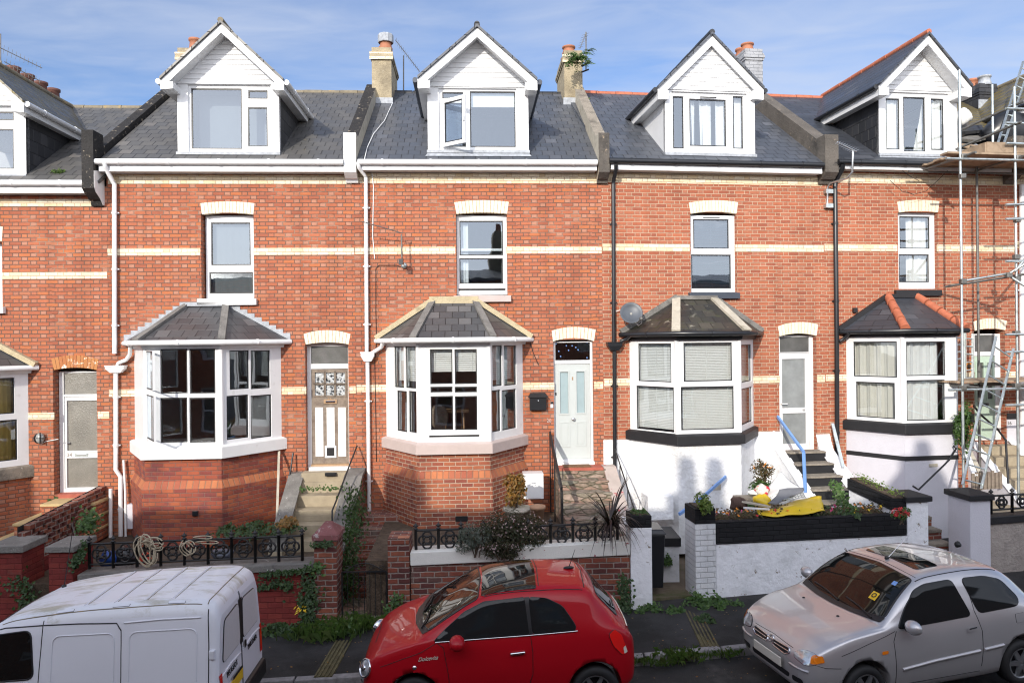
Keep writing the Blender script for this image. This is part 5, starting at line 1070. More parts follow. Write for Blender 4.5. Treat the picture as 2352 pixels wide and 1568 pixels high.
pillar(W1, 721, 773, 1229, 1242, M['brick_wall'], M['cap_red'], 'brick pillar with pyramid cap left of the iron gate', depth=.5, cap='pyramid', over=.03)
pillar(W1, 890, 940, 1236, 1250, M['brick_wall'], M['brick_wall'], 'brick pillar with flat top right of the iron gate', depth=.5, over=.0)
fitted(None, W1, T(1,3,1300,235,1408,292), .02, -.12, M['terracotta'], 'air_brick'); tag(bpy.data.objects[-1] if False else [o for o in COL.objects if o.name.startswith('air_brick') and o.parent is None][-1], 'orange perforated brick lying on the pillar right of the iron gate', 'brick')
w2, a2, b2, zt2 = wall_run(W1, 942, 1447, 1256, 1287, 1, .30, M['brick_wall'], M['white_red_coping'], 'garden_wall', 'brick garden wall with flaking white coping behind the red car')
railing(W1, 205, 694, 1239, 1286, 'iron railing with quatrefoil scrolls above the red painted garden wall')
railing(W1, 955, 1418, 1209, 1254, 'iron railing with quatrefoil scrolls half hidden by the flowering shrub')
pillar(W1, 1448, 1497, 1184, 1212, M['render_w2'], M['brick_black'], 'white rendered pillar with black brick top beside the black bin', depth=.42, cap='planter', over=.0, d=.03)
pillar(W2, 1597, 1644, 1168, 1203, M['brick_white'], M['brick_black'], 'white brick pillar with black planter top holding a leafy plant', depth=.5, cap='planter', over=.0, d=.03)
w3, a3, b3, zt3 = wall_run(W2, 1645, 2084, 1189, 1240, 0, .12, M['render_w2'], M['brick_black'], 'planter_wall', 'white garden wall with long black brick planter behind the silver car', over=.02)
mb = MB(); mb.fbox(W2, a3, b3, -.62, -.10, zt3-.5, zt3-.03); mb.build('soil', M['soil'], w3)
mb = MB(); mb.fbox(W2, a3, b3, -.74, -.62, -.3, zt3); mb.build('back_wall', M['render_w2'], w3)
pillar(W2, 2084, 2132, 1141, 1153, M['render_w2'], M['black'], 'white pillar with black hipped cap at the end of the long planter', depth=.5, cap='hip', over=.05)
pillar(W2, 2228, 2275, 1137, 1150, M['render_g'], M['black'], 'grey pillar with black hipped cap right of the far steps', depth=.55, cap='hip', over=.05)
w4, a4, b4, zt4 = wall_run(W2, 2276, 2420, 1182, 1199, 1, .2, M['render_raw'], M['black'], 'garden_wall', 'ribbed cement garden wall with black coping at the right edge')
railing(W2, 2276, 2420, 1134, 1166, 'short iron railing above the ribbed cement wall at the right edge', d=-.08)
mb = MB(); mb.lathe(W2.P(*W2.px(*Q(3,3,1745,295),.06)[:2],.05), [(0,-.02),(.05,-.02),(.06,0),(.03,.06),(0,.07)], 10, W2.n); tag(mb.build('bracket', M['iron'], None), 'small black iron knob on the grey pillar', 'bracket')
# gardens behind the walls
def terrace(name, F, s0, s1, d0, d1, z, m=None):
    mb = MB(); mb.fbox(F, s0, s1, d1, d0, -.4, z); return structure(mb.build(name, m or M['soil'], None))
fs = lambda u, v=1150, d=1.5: F1.px(u,v,d)[0]
g2 = lambda u, v=1150, d=1.5: F2.px(u,v,d)[0]
terrace('garden_ground', F1, F1.px(250,1200,.1)[0], F1.px(806,1200,.1)[0], 3.05, 0, .70)
terrace('garden_ground', F1, F1.px(890,1200,.1)[0], F1.px(1384,1200,.1)[0], 3.2, 0, .98)
terrace('garden_ground', F1, -13, F1.px(232,1200,.1)[0], 3.0, 0, .25)
# ---- steps
def steps(lab, F, s0, s1, d0, z0, n, rise, going, m, rm=None, slab=.0, group='front steps'):
    t = thing('front_steps', lab, 'steps', F.P((s0+s1)/2, z0-rise*n, d0+going*n/2), group)
    for i in range(n):
        mb = MB(); z = z0-rise*i; mb.fbox(F, s0, s1, 0.0, d0+going*(i+1), z-rise-.0, z-.035 if rm else z); o = mb.build('step', rm or m, t, bevel=.008)
        if rm: mb = MB(); mb.fbox(F, s0, s1, d0+going*i-.02, d0+going*(i+1)+.02, z-.035, z); mb.build('tread', m, o, bevel=.006)
    return t
def slope_wall(F, s0, s1, pts, m, cm, lab, name='step_wall', cap=.05, zb=-.3, cat='wall'):
    # pts: (d, z) along the top from the house outwards
    t = thing(name, lab, cat, F.P((s0+s1)/2, 0, pts[-1][0]), None)
    mb = MB(); pr = [(d,z) for d,z in pts]
    poly = [F.P(s0,zb,pr[0][0])]+[F.P(s0,z-cap,d) for d,z in pr]+[F.P(s0,zb,pr[-1][0])]; mb.prism(poly, F.ex*(s1-s0)); mb.build('wall', m, t)
    mb = MB()
    for (da,za),(db,zb_) in zip(pr, pr[1:]): mb.hexa([F.P(s0-.03,za-cap,da),F.P(s1+.03,za-cap,da),F.P(s1+.03,zb_-cap,db),F.P(s0-.03,zb_-cap,db)],[F.P(s0-.03,za,da),F.P(s1+.03,za,da),F.P(s1+.03,zb_,db),F.P(s0-.03,zb_,db)])
    mb.build('coping', cm, t); return t
sa, sb = F1.px(700,1080)[0], F1.px(803,1080)[0]
st1 = steps('concrete steps up to the peeling timber door', F1, sa, sb, .05, 1.76, 5, .215, .30, M['concrete'])
fitted(st1, F1, T(1,2,632,1208,735,1236), .37, .3, M['dark'], 'air_vent')
mb = MB(); mb.fbox(F1, sa, sb, .0, .30, 1.76, 1.94); mb.build('riser', M['concrete'], st1)
slope_wall(F1, sa-.24, sa, [(0,1.92),(.2,1.92),(1.9,.86)], M['concrete'], M['coping'], 'low sloping concrete wall left of the steps to the peeling door', zb=.3)
zs_ = lambda u,v,d: F1.px(u,v,d)[1]
slope_wall(F1, sb, sb+.30, [(0,1.98),(.5,1.9),(2.05,1.12),(3.1,1.05)], M['brick_wall'], M['coping'], 'tall sloping wall with lichened top between steps and iron gate', zb=-.2, cap=.07)
# steps and path behind the gate
sg0, sg1 = F1.px(848,1250,1.8)[0]-.10, F1.px(905,1250,1.8)[0]-.25
sg0 = sb+.32; sg1 = sg0+.82
t = thing('garden_steps', 'dark brick steps rising behind the iron gate', 'steps', F1.P((sg0+sg1)/2,0,2.2), 'front steps')
for i in range(6):
    mb = MB(); mb.fbox(F1, sg0, sg1, .0, 2.35-.36*i, .08+.17*i, .08+.17*(i+1)); mb.build('step', M['brick_wall'], t, bevel=.01)
mb = MB(); mb.fbox(F1, sg0, sg1+.1, 2.3, 3.5, -.2, .085); structure(mb.build('path', M['crazy'], None))
# iron gate
def gate():
    d = -.05; a, b, z0, z1 = W1.rect((786,1312,888,1424), d); t = thing('iron_gate', 'low black iron gate with scrolled top between two brick pillars', 'gate', W1.P((a+b)/2,z0,d))
    mb = MB()
    for q in (((a,z0),(a,z1)),((b,z0),(b,z1)),((a,z0),(b,z0)),((a,z1),(b,z1))): mb.bar(W1.P(*q[0],d), W1.P(*q[1],d), .022, .022, up=W1.n)
    mb.build('frame', M['iron'], t)
    for i in range(1,8): mb = MB(); x = a+(b-a)*i/8; mb.tube([W1.P(x,z0,d),W1.P(x,z1,d)], .007, 6); mb.build('bar', M['iron'], t)
    mb = MB(); m_ = (a+b)/2
    for sg in (-1,1):
        mb.tube([W1.P(m_+sg*(b-a)*.45*(1-k/8), z1+.14*math.sin(k/8*1.57), d) for k in range(9)], .008, 6)
        for k in (.12,.28): mb.tube([W1.P(m_+sg*k+.05*math.cos(x*.7)*(1-x/14), z1+.06+.04*math.sin(x*.7)*(1-x/14), d) for x in range(10)], .006, 5)
    mb.build('scroll', M['iron'], t)
gate()
# pale door steps (stone), walls and rails
sa, sb = F1.px(1273,1070)[0], F1.px(1378,1070)[0]
st2 = steps('crazy paved stone steps up to the pale sage door', F1, sa, sb+.05, .05, 1.92, 6, .17, .36, M['crazy'])
mb = MB(); mb.fbox(F1, sa, sb, 0, .42, 1.90, 1.955); mb.build('step', M['tile_red'], st2)
mb = MB(); a,z = F1.px(*Q(2,2,470,1165),.22); b = F1.px(*Q(2,2,720,1165),.22)[0]; mb.fbox(F1, a, b, .08, .36, 1.957, 1.975); tag(mb.build('doormat', M['mat_coir'], None, loc=F1.P((a+b)/2,1.957,.2)), 'brown coir doormat on the top step below the pale door', 'doormat')
mb = MB()
o = text_obj('WELCOME', 'mat_text', M['dark'], [x for x in COL.objects if x.name=='doormat'][0], F1.P((a+b)/2,1.977,.20), F1.ex, -F1.n, .13, .001) if False else None
slope_wall(F1, sb+.05, sb+.25, [(0,1.95),(.3,1.95),(2.2,1.0)], M['pink_paint'], M['pink_paint'], 'low sloping wall with flaking pink paint right of the stone steps', zb=.2)
def rail(lab, pts, r, m, name='handrail', posts=(), flat=None):
    t = thing(name, lab, 'handrail', pts[0] if not posts else posts[0][1], 'handrails beside the front steps'); mb = MB()
    if flat:
        for p,q in zip(pts,pts[1:]): mb.bar(p,q,*flat)
    else: mb.tube(pts, r, 8)
    mb.build('rail', m, t)
    for p,q in posts: mb = MB(); mb.tube([p,q], r*.7, 8); mb.build('post', m, t)
    return t
f1p = lambda u,v,d: F1.P(*F1.px(u,v,d), d)
f2p = lambda u,v,d: F2.P(*F2.px(u,v,d), d)
s_ = sa-.10
rail('black flat handrail left of the stone steps to the pale door', [F1.P(s_,2.62,.15), F1.P(s_,1.85,2.1), F1.P(s_,1.0,2.12)], .02, M['iron'], flat=(.035,.13), posts=[(F1.P(s_,2.6,.15),F1.P(s_,1.0,.15)),(F1.P(s_,2.3,.95),F1.P(s_,1.0,.95))])
s_ = sb+.30
rail('thin black iron handrail right of the stone steps', [F1.P(s_,2.28,.1),F1.P(s_,2.18,.35),F1.P(s_,1.45,1.85),F1.P(s_,1.35,1.98),F1.P(s_,.9,2.0)], .014, M['iron'], posts=[(F1.P(s_,2.05,.62),F1.P(s_,1.4,.62)),(F1.P(s_,1.7,1.35),F1.P(s_,1.05,1.35))])
sw = F1.px(820,1075,.1)[0]
rail('thin black handrail leaning over the tall lichened step wall', [f1p(820,1024,.08), f1p(805,1062,.6), f1p(772,1150,1.5), f1p(763,1172,1.75), f1p(763,1200,1.78)], .016, M['iron'])
# white house: path, black stone steps, blue rail
sa, sb = F2.px(1796,1040)[0], F2.px(1878,1040)[0]
st3 = steps('stone steps with black risers up to the white glazed door', F2, sa, sb, .02, 2.13, 6, .205, .31, M['stone'], rm=M['black'])
slope_wall(F2, sa-.16, sa, [(0,2.17),(.15,2.12),(1.95,1.02)], M['render_w'], M['render_w'], 'white sloping wall left of the black risered steps', zb=.2, cap=.02)
slope_wall(F2, sb, sb+.26, [(0,2.45),(.05,2.3),(.15,2.12),(1.95,1.02)], M['render_w'], M['render_w'], 'white sloping wall right of the black risered steps', zb=.2, cap=.02)
s_ = sa+.42
rail('pale blue timber handrail on the black risered steps', [f2p(1786,956,.12), f2p(1846,1038,1.25), f2p(1850,1130,1.27)], .03, M['blue'], flat=(.042,.055))
rail('pale blue timber handrail fixed to the white bay wall', [f2p(1667,1094,1.25), f2p(1606,1148,2.0), f2p(1560,1180,2.3)], .03, M['blue'], flat=(.035,.055))
terrace('garden_ground', F2, F2.px(1700,1100,1.1)[0], F2.px(1905,1100,.5)[0]+.2, 2.45, .0, 1.0, M['soil'])
mb = MB(); mb.fbox(F2, F2.px(1392,1100,.5)[0], F2.px(1700,1100,1.2)[0], 0, 3.12, -.2, .20); structure(mb.build('path', M['path'], None))
mb = MB(); mb.fbox(F2, F2.px(1384,1100,.1)[0]-.05, F2.px(1384,1100,.1)[0]+.10, .0, 3.0, -.2, 1.25); tag(mb.build('side_wall', M['render_w2'], None), 'white dividing wall between the flowering garden and the white house', 'wall')
# ledge by the bin, return planter, far garden
mb = MB(); q = at(1525,1235,13.4); mb.box(q.x-.35,q.x+.25,13.3,14.1,.2,q.z-.12); tag(mb.build('ledge', M['render_w2'], None), 'white walled ledge with black edge behind the black bin', 'ledge')
mb = MB(); mb.box(q.x-.37,q.x+.28,13.27,14.1,q.z-.12,q.z+.03); o = mb.build('edge', M['black'], [x for x in COL.objects if x.name=='ledge'][0])
c_, b_ = sb+.30, sb+.34
def return_planter():
    p0, p1 = at(1946,1108,14.1), at(2045,1155,12.95); t = thing('return_planter', 'black brick planter on a white wall running back from the hipped pillar', 'planter', p1-Vector((0,0,1)))
    x = Vector((.34,0,0)); dz = lambda p, z: Vector((p.x,p.y,z))
    mb = MB(); mb.hexa([p0-Vector((0,0,.12)), p0+x-Vector((0,0,.12)), p1+x-Vector((0,0,.12)), p1-Vector((0,0,.12))],[p0+Vector((0,0,.08)), p0+x+Vector((0,0,.08)), p1+x+Vector((0,0,.08)), p1+Vector((0,0,.08))]); mb.build('planter', M['brick_black'], t)
    k = Vector((.03,0,0)); mb = MB(); mb.hexa([dz(p0,.1)+k,dz(p0,.1)+x-k,dz(p1,.1)+x-k,dz(p1,.1)+k],[p0-Vector((0,0,.121))+k,p0+x-k-Vector((0,0,.121)),p1+x-k-Vector((0,0,.121)),p1+k-Vector((0,0,.121))]); mb.build('wall', M['render_w2'], t)
    mb = MB(); e = Vector((0,0,.085)); mb.hexa([p0+k*1.5+e,p0+x-k*1.5+e,p1+x-k*1.5+e,p1+k*1.5+e],[p0+k*1.5+e*1.2,p0+x-k*1.5+e*1.2,p1+x-k*1.5+e*1.2,p1+k*1.5+e*1.2]); mb.build('soil', M['soil'], t)
    rng = random.Random(5); mb = MB()
    for i in range(160): q = p0.lerp(p1,rng.random())+x*rng.uniform(.2,.8)+Vector((0,0,.1+rng.random()*.10)); leaf(mb,q,(rng.uniform(-.5,.5),-.4,.8),.05,.6,rng)
    mb.build('seedlings', M['leaf_lt'], t, recalc=False)
return_planter()
sa4, sb4 = W2.px(2134,1200)[0], W2.px(2181,1200)[0]
t = thing('garden_steps', 'worn brick and stone steps between the two hipped pillars', 'steps', W2.P((sa4+sb4)/2,.2,-.3), 'front steps')
for i in range(5):
    mb = MB(); mb.fbox(W2, sa4-.1, sb4+.5, -2.2, -.05-.27*i, .2+.18*i, .2+.18*(i+1)-.06); o = mb.build('step', M['brick_wall'], t); mb = MB(); mb.fbox(W2, sa4-.1, sb4+.5, -.05-.27*i-.30, -.03-.27*i, .2+.18*(i+1)-.06, .2+.18*(i+1)); mb.build('tread', M['stone'], o, bevel=.01)
terrace('garden_ground', F2, F2.px(2215,1100,1.1)[0], 16, 2.75, .0, 1.02, M['concrete'])
st4 = steps('concrete steps up to the mint green door', F2, F2.px(2236,1030)[0], F2.px(2312,1030)[0], .05, 2.12, 5, .2, .28, M['concrete'])
slope_wall(F2, F2.px(2236,1030)[0]-.14, F2.px(2236,1030)[0]-.01, [(0,2.2),(.1,2.2),(1.45,1.1)], M['render_g'], M['render_w'], 'white sloping wall left of the steps to the mint door', zb=.6, cap=.02)
slope_wall(F2, F2.px(2312,1030)[0], F2.px(2312,1030)[0]+.14, [(0,2.2),(.1,2.2),(1.45,1.1)], M['render_g'], M['render_w'], 'white sloping wall right of the steps to the mint door', zb=.6, cap=.02)
rail('black bent handrail on the steps to the mint green door', [f2p(2236,930,.2), f2p(2250,950,.3), f2p(2291,985,1.0), f2p(2310,1010,1.35), f2p(2316,1110,1.5)], .022, M['black'])
rail('black handrail fixed to the grey painted bay', [f2p(2190,1024,1.12), f2p(2196,1030,1.2), f2p(2180,1056,1.35), f2p(2110,1124,1.9), f2p(2097,1116,2.0)], .018, M['black'])
# house at left: steps, slab, honeycomb wall
s0, s1 = F1.px(55,1160,.6)[0], F1.px(215,1150,.2)[0]
t = thing('front_steps', 'tan stone slabs stepping down from the white glazed door at the left', 'steps', F1.P((s0+s1)/2,.3,.8), 'front steps')
for i in range(3):
    z = F1.px(150,1150,.3)[1]-.26*i; mb = MB(); mb.fbox(F1, F1.px(112,1150,.3)[0]-.25*i, F1.px(232,1150,.3)[0], .0, .55+.45*i, z-.26, z-.05); o = mb.build('step', M['brick'], t); mb = MB(); mb.fbox(F1, F1.px(110,1150,.3)[0]-.25*i, F1.px(234,1150,.3)[0], .0, .58+.45*i, z-.05, z); mb.build('tread', M['tan_stone'], o, bevel=.008)
def honeycomb():
    p0, p1 = at(243,1180,15.0), at(58,1290,12.4); t = thing('honeycomb_wall', 'honeycomb brick wall stepping back from the left pillar to the house', 'wall', Vector((p1.x,p1.y,0)))
    G = Frame((p1.x,p1.y,0), (p0.x-p1.x,p0.y-p1.y,0)); L_ = math.hypot(p0.x-p1.x,p0.y-p1.y); n = 9; mb = MB(); mb2 = MB()
    for r_ in range(8):
        for i in range(n):
            x = L_*(i+(r_%2)*.5)/n; z = p1.z+.02+.085*r_+(p0.z-p1.z)*x/L_
            mb.fbox(G, x, x+L_/n*(.70 if 0<r_<7 else .96), -.11, 0, z-.125, z-.035)
    mb.build('bricks', M['brick_wall'], t)
    mb.v = []; mb = MB(); mb.hexa([G.P(0,-.3,0),G.P(L_,-.3,0),G.P(L_,-.3,-.12),G.P(0,-.3,-.12)],[G.P(0,p1.z-.11,0),G.P(L_,p0.z-.11,0),G.P(L_,p0.z-.11,-.12),G.P(0,p1.z-.11,-.12)]); mb.build('base', M['brick_redpaint'], t)
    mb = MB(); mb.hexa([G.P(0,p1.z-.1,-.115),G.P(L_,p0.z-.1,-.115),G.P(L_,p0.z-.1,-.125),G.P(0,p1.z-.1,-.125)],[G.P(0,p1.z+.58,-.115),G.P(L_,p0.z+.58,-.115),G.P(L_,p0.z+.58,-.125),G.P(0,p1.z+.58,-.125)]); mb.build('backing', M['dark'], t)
honeycomb()
mb = MB(); mb.tube([at(109,1288,12.0), at(86,1455,11.0), at(85,1462,11.0)], [.006,.010,.015], 6); 
# ------------------------------------------------------------------ cars
def paint(name, col, metal=0, rough=.28, coat=1.0, flake=0, dirt=None):
    t = NT(name); c = t.mix(t.mr(t.noise(t.obj(), 2, 3), .3, .7), mul(col,.985), mul(col,1.015))
    if dirt: c = t.mix(t.mr(t.noise(t.obj(), dirt[1], 9, .7), dirt[2], dirt[3]), c, dirt[0])
    b = t.bsdf(c, rough, metal, None, .5, coat); pb = t.t.nodes['Principled BSDF']; pb.inputs['Coat Roughness'].default_value = .03; pb.inputs['Coat IOR'].default_value = 1.4 if metal == 0 else 1.5; pb.inputs['Specular IOR Level'].default_value = .2 if metal == 0 else .5; return t.m
M['car_red'] = paint('red_car_paint', (.38,.002,.009), 0, .45, .6)
M['car_silver'] = paint('silver_car_paint', (.55,.535,.54), .55, .34)
M['car_white'] = paint('white_van_paint', (.70,.71,.76), 0, .45, .25)
t_ = NT('white_van_roof_paint'); ob_ = t_.obj(); mp_ = t_.n('Mapping', {'Scale':(1,3,1)}); t_.L(ob_, mp_.inputs['Vector'])
c_ = t_.mix(t_.mr(t_.noise(mp_.outputs[0], 1.6, 9, .7), .50, .66, 0, .75), (.70,.71,.75), (.30,.27,.16)); c_ = t_.mix(t_.mr(t_.noise(ob_, 26, 6, .7), .66, .70, 0, .8), c_, (.30,.26,.2)); M['van_roof'] = t_.bsdf(c_, .5, 0, None, .5, .15)
t_ = NT('dark_car_glass'); M['car_pane'] = t_.bsdf((.006,.007,.007), .03, 0, None, .36, 0)
t_ = NT('dark_side_glass'); M['car_side'] = t_.bsdf((.012,.014,.015), .05, 0, None, .3, 0)
M['van_blank'] = mat('blanked_window', (.60,.59,.60), .35, var=.04, scale=30)
M['lens'] = mat('clear_lens', (.55,.57,.58), .08, .6, var=.3, scale=18, coat=1)
def cr(p0,p1,p2,p3,t): return tuple(.5*((2*b)+(-a+c)*t+(2*a-5*b+4*c-d)*t*t+(-a+3*b-3*c+d)*t**3) for a,b,c,d in zip(p0,p1,p2,p3))
def spline(pts, n):
    out = []
    for i in range(len(pts)-1):
        a = pts[max(i-1,0)]; b = pts[i]; c = pts[i+1]; d = pts[min(i+2,len(pts)-1)]
        for k in range(n): out.append(cr(a,b,c,d,k/n))
    out.append(pts[-1]); return out
def round_poly(pts, r, n=5):
    out = []; m = len(pts)
    for i in range(m):
        p = Vector(pts[i]); a = Vector(pts[i-1]); b = Vector(pts[(i+1)%m]); ra = min(r,(a-p).length*.45); rb = min(r,(b-p).length*.45)
        A = p+(a-p).normalized()*ra; B = p+(b-p).normalized()*rb
        for k in range(n+1): t = k/n; out.append(tuple(A*(1-t)**2+p*2*t*(1-t)+B*t*t))
    return out
class Car:
    def __init__(s, name, lab, cat, st, paint_m, loc, yaw, axles, wr, roll=0, halfw=.8, roof=None, sc=(1,1,1)):
        s.root = thing(name, lab, cat, loc, 'parked cars'); s.root.rotation_euler = (R(roll), -.03, yaw); s.root.scale = sc
        s.M = Matrix.Translation(loc) @ Matrix.Rotation(yaw,4,'Z') @ Matrix.Rotation(-.03,4,'Y') @ Matrix.Rotation(R(roll),4,'X') @ Matrix.Diagonal((*sc,1))
        D = spline(st, 6); rows = []
        for (x,w,zb,zt,wr_,zr,zc) in D:
            h = [(0,zb),(w*.80,zb),(w*.94,zb+.05),(w*1.0,zb+(zt-zb)*.42),(w*.995,zb+(zt-zb)*.72),(w*.955,zt)]
            m5 = ((w*.955+wr_)/2+.012,(zt+zr)/2+.006)
            h += [m5,(wr_,zr),(wr_*.62,zr+(zc-zr)*.72),(0,zc)]
            rows.append((x, [h[0]]+spline(h[1:],3)))
        vs = []; k = len(rows[0][1])
        for x,h in rows:
            loop = [(x,-y,z) for y,z in h] + [(x,y,z) for y,z in h[::-1][1:-1]]
            vs += loop
        n = 2*k-2; fs = [[i*n+j, i*n+(j+1)%n, (i+1)*n+(j+1)%n, (i+1)*n+j] for i in range(len(rows)-1) for j in range(n)]
        fs += [list(range(n)), list(range((len(rows)-1)*n, len(rows)*n))[::-1]]
        me = bpy.data.meshes.new('body'); me.from_pydata(vs, [], fs)
        bm = bmesh.new(); bm.from_mesh(me); bmesh.ops.recalc_face_normals(bm, faces=bm.faces); bm.to_mesh(me); bm.free()
        tmp = bpy.data.objects.new('tmp_body', me); COL.objects.link(tmp); cut = []
        for ax in axles:
            mb = MB(); prof = [(wr+.065, -1.2),(wr+.065, 1.2)]; mb.lathe((ax,0,wr), prof, 40, (0,1,0), sm=False)
            m = 40; mb.face(mb.v[:m]); mb.face(mb.v[m:2*m]); c = mb.build('tmp_cut', M['trim'], None); bmm = bmesh.new(); bmm.from_mesh(c.data); bmesh.ops.remove_doubles(bmm, verts=bmm.verts, dist=1e-5); bmesh.ops.recalc_face_normals(bmm, faces=bmm.faces); bmm.to_mesh(c.data); bmm.free()
            mod = tmp.modifiers.new('b','BOOLEAN'); mod.operation = 'DIFFERENCE'; mod.object = c; mod.solver = 'EXACT'; cut.append(c)
        bpy.context.view_layer.update(); dg = bpy.context.evaluated_depsgraph_get(); bme = bpy.data.meshes.new_from_object(tmp.evaluated_get(dg)); bme.name = 'body'
        for c in cut: bpy.data.objects.remove(c)
        bpy.data.objects.remove(tmp)
        o = bpy.data.objects.new('body', bme); COL.objects.link(o); o.parent = s.root
        bme.materials.clear(); bme.materials.append(paint_m); bme.materials.append(M['trim'])
        if roof: bme.materials.append(roof[1])
        for p in bme.polygons:
            c = p.center; p.use_smooth = len(p.vertices) < 8
            p.material_index = 1 if any(math.hypot(c.x-ax,c.z-wr) < wr+.062 for ax in axles) or c.z < .2 else 0
            if roof and p.material_index == 0 and roof[0](c): p.material_index = 2
        s.body = o; s.bvh = BVHTree.FromPolygons([v.co.copy() for v in bme.vertices], [list(p.vertices) for p in bme.polygons]); s.hw = halfw
        for ax in axles:
            for sg in (-1,1): s.wheel(ax, sg, wr, halfw)
    def w(s, p): return s.M @ Vector(p)
    def hit(s, axis, a, b, off=.004):
        o, d = {'y-':((a,-4,b),(0,1,0)), 'y+':((a,4,b),(0,-1,0)), 'z':((a,b,5),(0,0,-1)), 'x+':((8,a,b),(-1,0,0)), 'x-':((-4,a,b),(1,0,0))}[axis]
        q, n, i, dd = s.bvh.ray_cast(Vector(o), Vector(d))
        if q is None: return None
        if n.dot(Vector(d)) > 0: n = -n
        return q + n*off
    def decal(s, name, axis, poly, m, parent=None, off=.005, r=.04, cell=.06, edge=None):
        pts = round_poly(poly, r) if r else poly
        bm = bmesh.new(); f = bm.faces.new([bm.verts.new((p[0],p[1],0)) for p in pts])
        for ax in (0,1):
            lo = min(p[ax] for p in pts); hi = max(p[ax] for p in pts); c = lo+cell
            while c < hi-.004:
                nn = Vector((1,0,0)) if ax == 0 else Vector((0,1,0))
                bmesh.ops.bisect_plane(bm, geom=bm.verts[:]+bm.edges[:]+bm.faces[:], plane_co=nn*c, plane_no=nn); c += cell
        bmesh.ops.triangulate(bm, faces=[f for f in bm.faces if len(f.verts) > 4])
        mb = MB(); idx = {}; vs = []
        for v in bm.verts:
            q = s.hit(axis, v.co.x, v.co.y, off)
            if q is not None: idx[v] = len(vs); vs.append(s.w(q))
        mb.add(vs, [[idx[v] for v in f.verts] for f in bm.faces if all(v in idx for v in f.verts)], 0, True); bm.free()
        o = mb.build(name, m, parent or s.root)
        if edge: s.line('seal', axis, pts+[pts[0]], edge, M['trim'], o)
        return o
    def line(s, name, axis, pts, r, m, parent=None, off=0, step=.05, flat=None):
        P_ = []
        for a, b in zip(pts, pts[1:]):
            n = max(1, int(math.hypot(b[0]-a[0], b[1]-a[1])/step))
            for k in range(n): q = s.hit(axis, a[0]+(b[0]-a[0])*k/n, a[1]+(b[1]-a[1])*k/n, off); P_.append(q) if q is not None else None
        q = s.hit(axis, *pts[-1], off); P_.append(q) if q is not None else None
        if len(P_) < 2: return None
        mb = MB(); mb.tube([s.w(p) for p in P_], r, 6); return mb.build(name, m, parent or s.root)
    def wheel(s, ax, sg, r, hw):
        y = sg*(hw-.10); wd = .19; A = s.M.to_3x3() @ Vector((0,sg,0)); o = s.w((ax,y,r))
        mb = MB(); mb.lathe(o, [(r*.62,-wd*.5),(r*.93,-wd*.5),(r,-wd*.35),(r,wd*.30),(r*.95,wd*.46),(r*.72,wd*.5),(r*.66,wd*.42)], 32, A); T_ = mb.build('wheel', M['rubber'], s.root)
        if sg > 0: return
        mb = MB(); mb.lathe(o, [(r*.67,wd*.44),(r*.62,wd*.46),(r*.60,wd*.30),(r*.58,-.02)], 32, A); mb.lathe(o, [(0,wd*.42),(r*.14,wd*.42),(r*.16,wd*.3)], 16, A)
        X = A.orthogonal().normalized(); Y = A.cross(X)
        for k in range(6):
            a = k*math.pi/3+.3; d = X*math.cos(a)+Y*math.sin(a); mb.hexa([o+d*r*.1+A*wd*.26-A.cross(d)*.028, o+d*r*.62+A*wd*.30-A.cross(d)*.022, o+d*r*.62+A*wd*.30+A.cross(d)*.022, o+d*r*.1+A*wd*.26+A.cross(d)*.028],[o+d*r*.1+A*wd*.40-A.cross(d)*.024, o+d*r*.62+A*wd*.38-A.cross(d)*.02, o+d*r*.62+A*wd*.38+A.cross(d)*.02, o+d*r*.1+A*wd*.40+A.cross(d)*.024])
        mb.build('rim', M['alloy'], T_)
        mb = MB(); mb.lathe(o, [(0,-.01),(r*.62,-.01)], 24, A); mb.build('brake_disc', M['trim'], T_)
    def blobm(s, name, c, rad, m, parent=None, n=14): 
        mb = MB(); mb.ball((0,0,0), 1, n); mb.v = [s.w(Vector(c)+Vector((v.x*rad[0], v.y*rad[1], v.z*rad[2]))) for v in mb.v]; return mb.build(name, m, parent or s.root)
    def boxm(s, name, x0,x1,y0,y1,z0,z1, m, parent=None, bevel=.01):
        mb = MB(); mb.box(x0,x1,y0,y1,z0,z1); mb.v = [s.w(v) for v in mb.v]; return mb.build(name, m, parent or s.root, bevel=bevel)
    def disc(s, name, axis, a, b, prof, m, parent=None, n=20, normal=None):
        q = s.hit(axis, a, b, 0); q2 = s.hit(axis, a+.03, b, 0); q3 = s.hit(axis, a, b+.03, 0); nn = normal or (q2-q).cross(q3-q).normalized()
        nn = Vector(nn)
        mb = MB(); mb.lathe(s.w(q), prof, n, s.M.to_3x3() @ nn); return mb.build(name, m, parent or s.root)
# ---- red hatchback
st = [(0,.40,.34,.52,.28,.56,.58),(.03,.52,.28,.60,.36,.645,.665),(.10,.645,.22,.68,.46,.73,.755),(.25,.735,.19,.78,.56,.835,.865),(.45,.78,.18,.86,.61,.905,.935),(.66,.80,.18,.915,.65,.955,.985),(.80,.805,.18,.945,.665,.99,1.02),(1.15,.81,.18,.955,.645,1.165,1.215),(1.55,.813,.18,.965,.61,1.345,1.41),(1.85,.815,.18,.97,.605,1.395,1.475),(2.3,.815,.18,.98,.60,1.41,1.50),(2.75,.81,.18,.99,.59,1.39,1.475),(2.98,.795,.19,.99,.575,1.35,1.435),(3.16,.775,.21,.98,.52,1.20,1.255),(3.34,.735,.24,.95,.50,1.02,1.06),(3.47,.675,.27,.88,.46,.90,.925),(3.54,.58,.32,.78,.40,.78,.80),(3.565,.46,.38,.68,.34,.69,.70)]
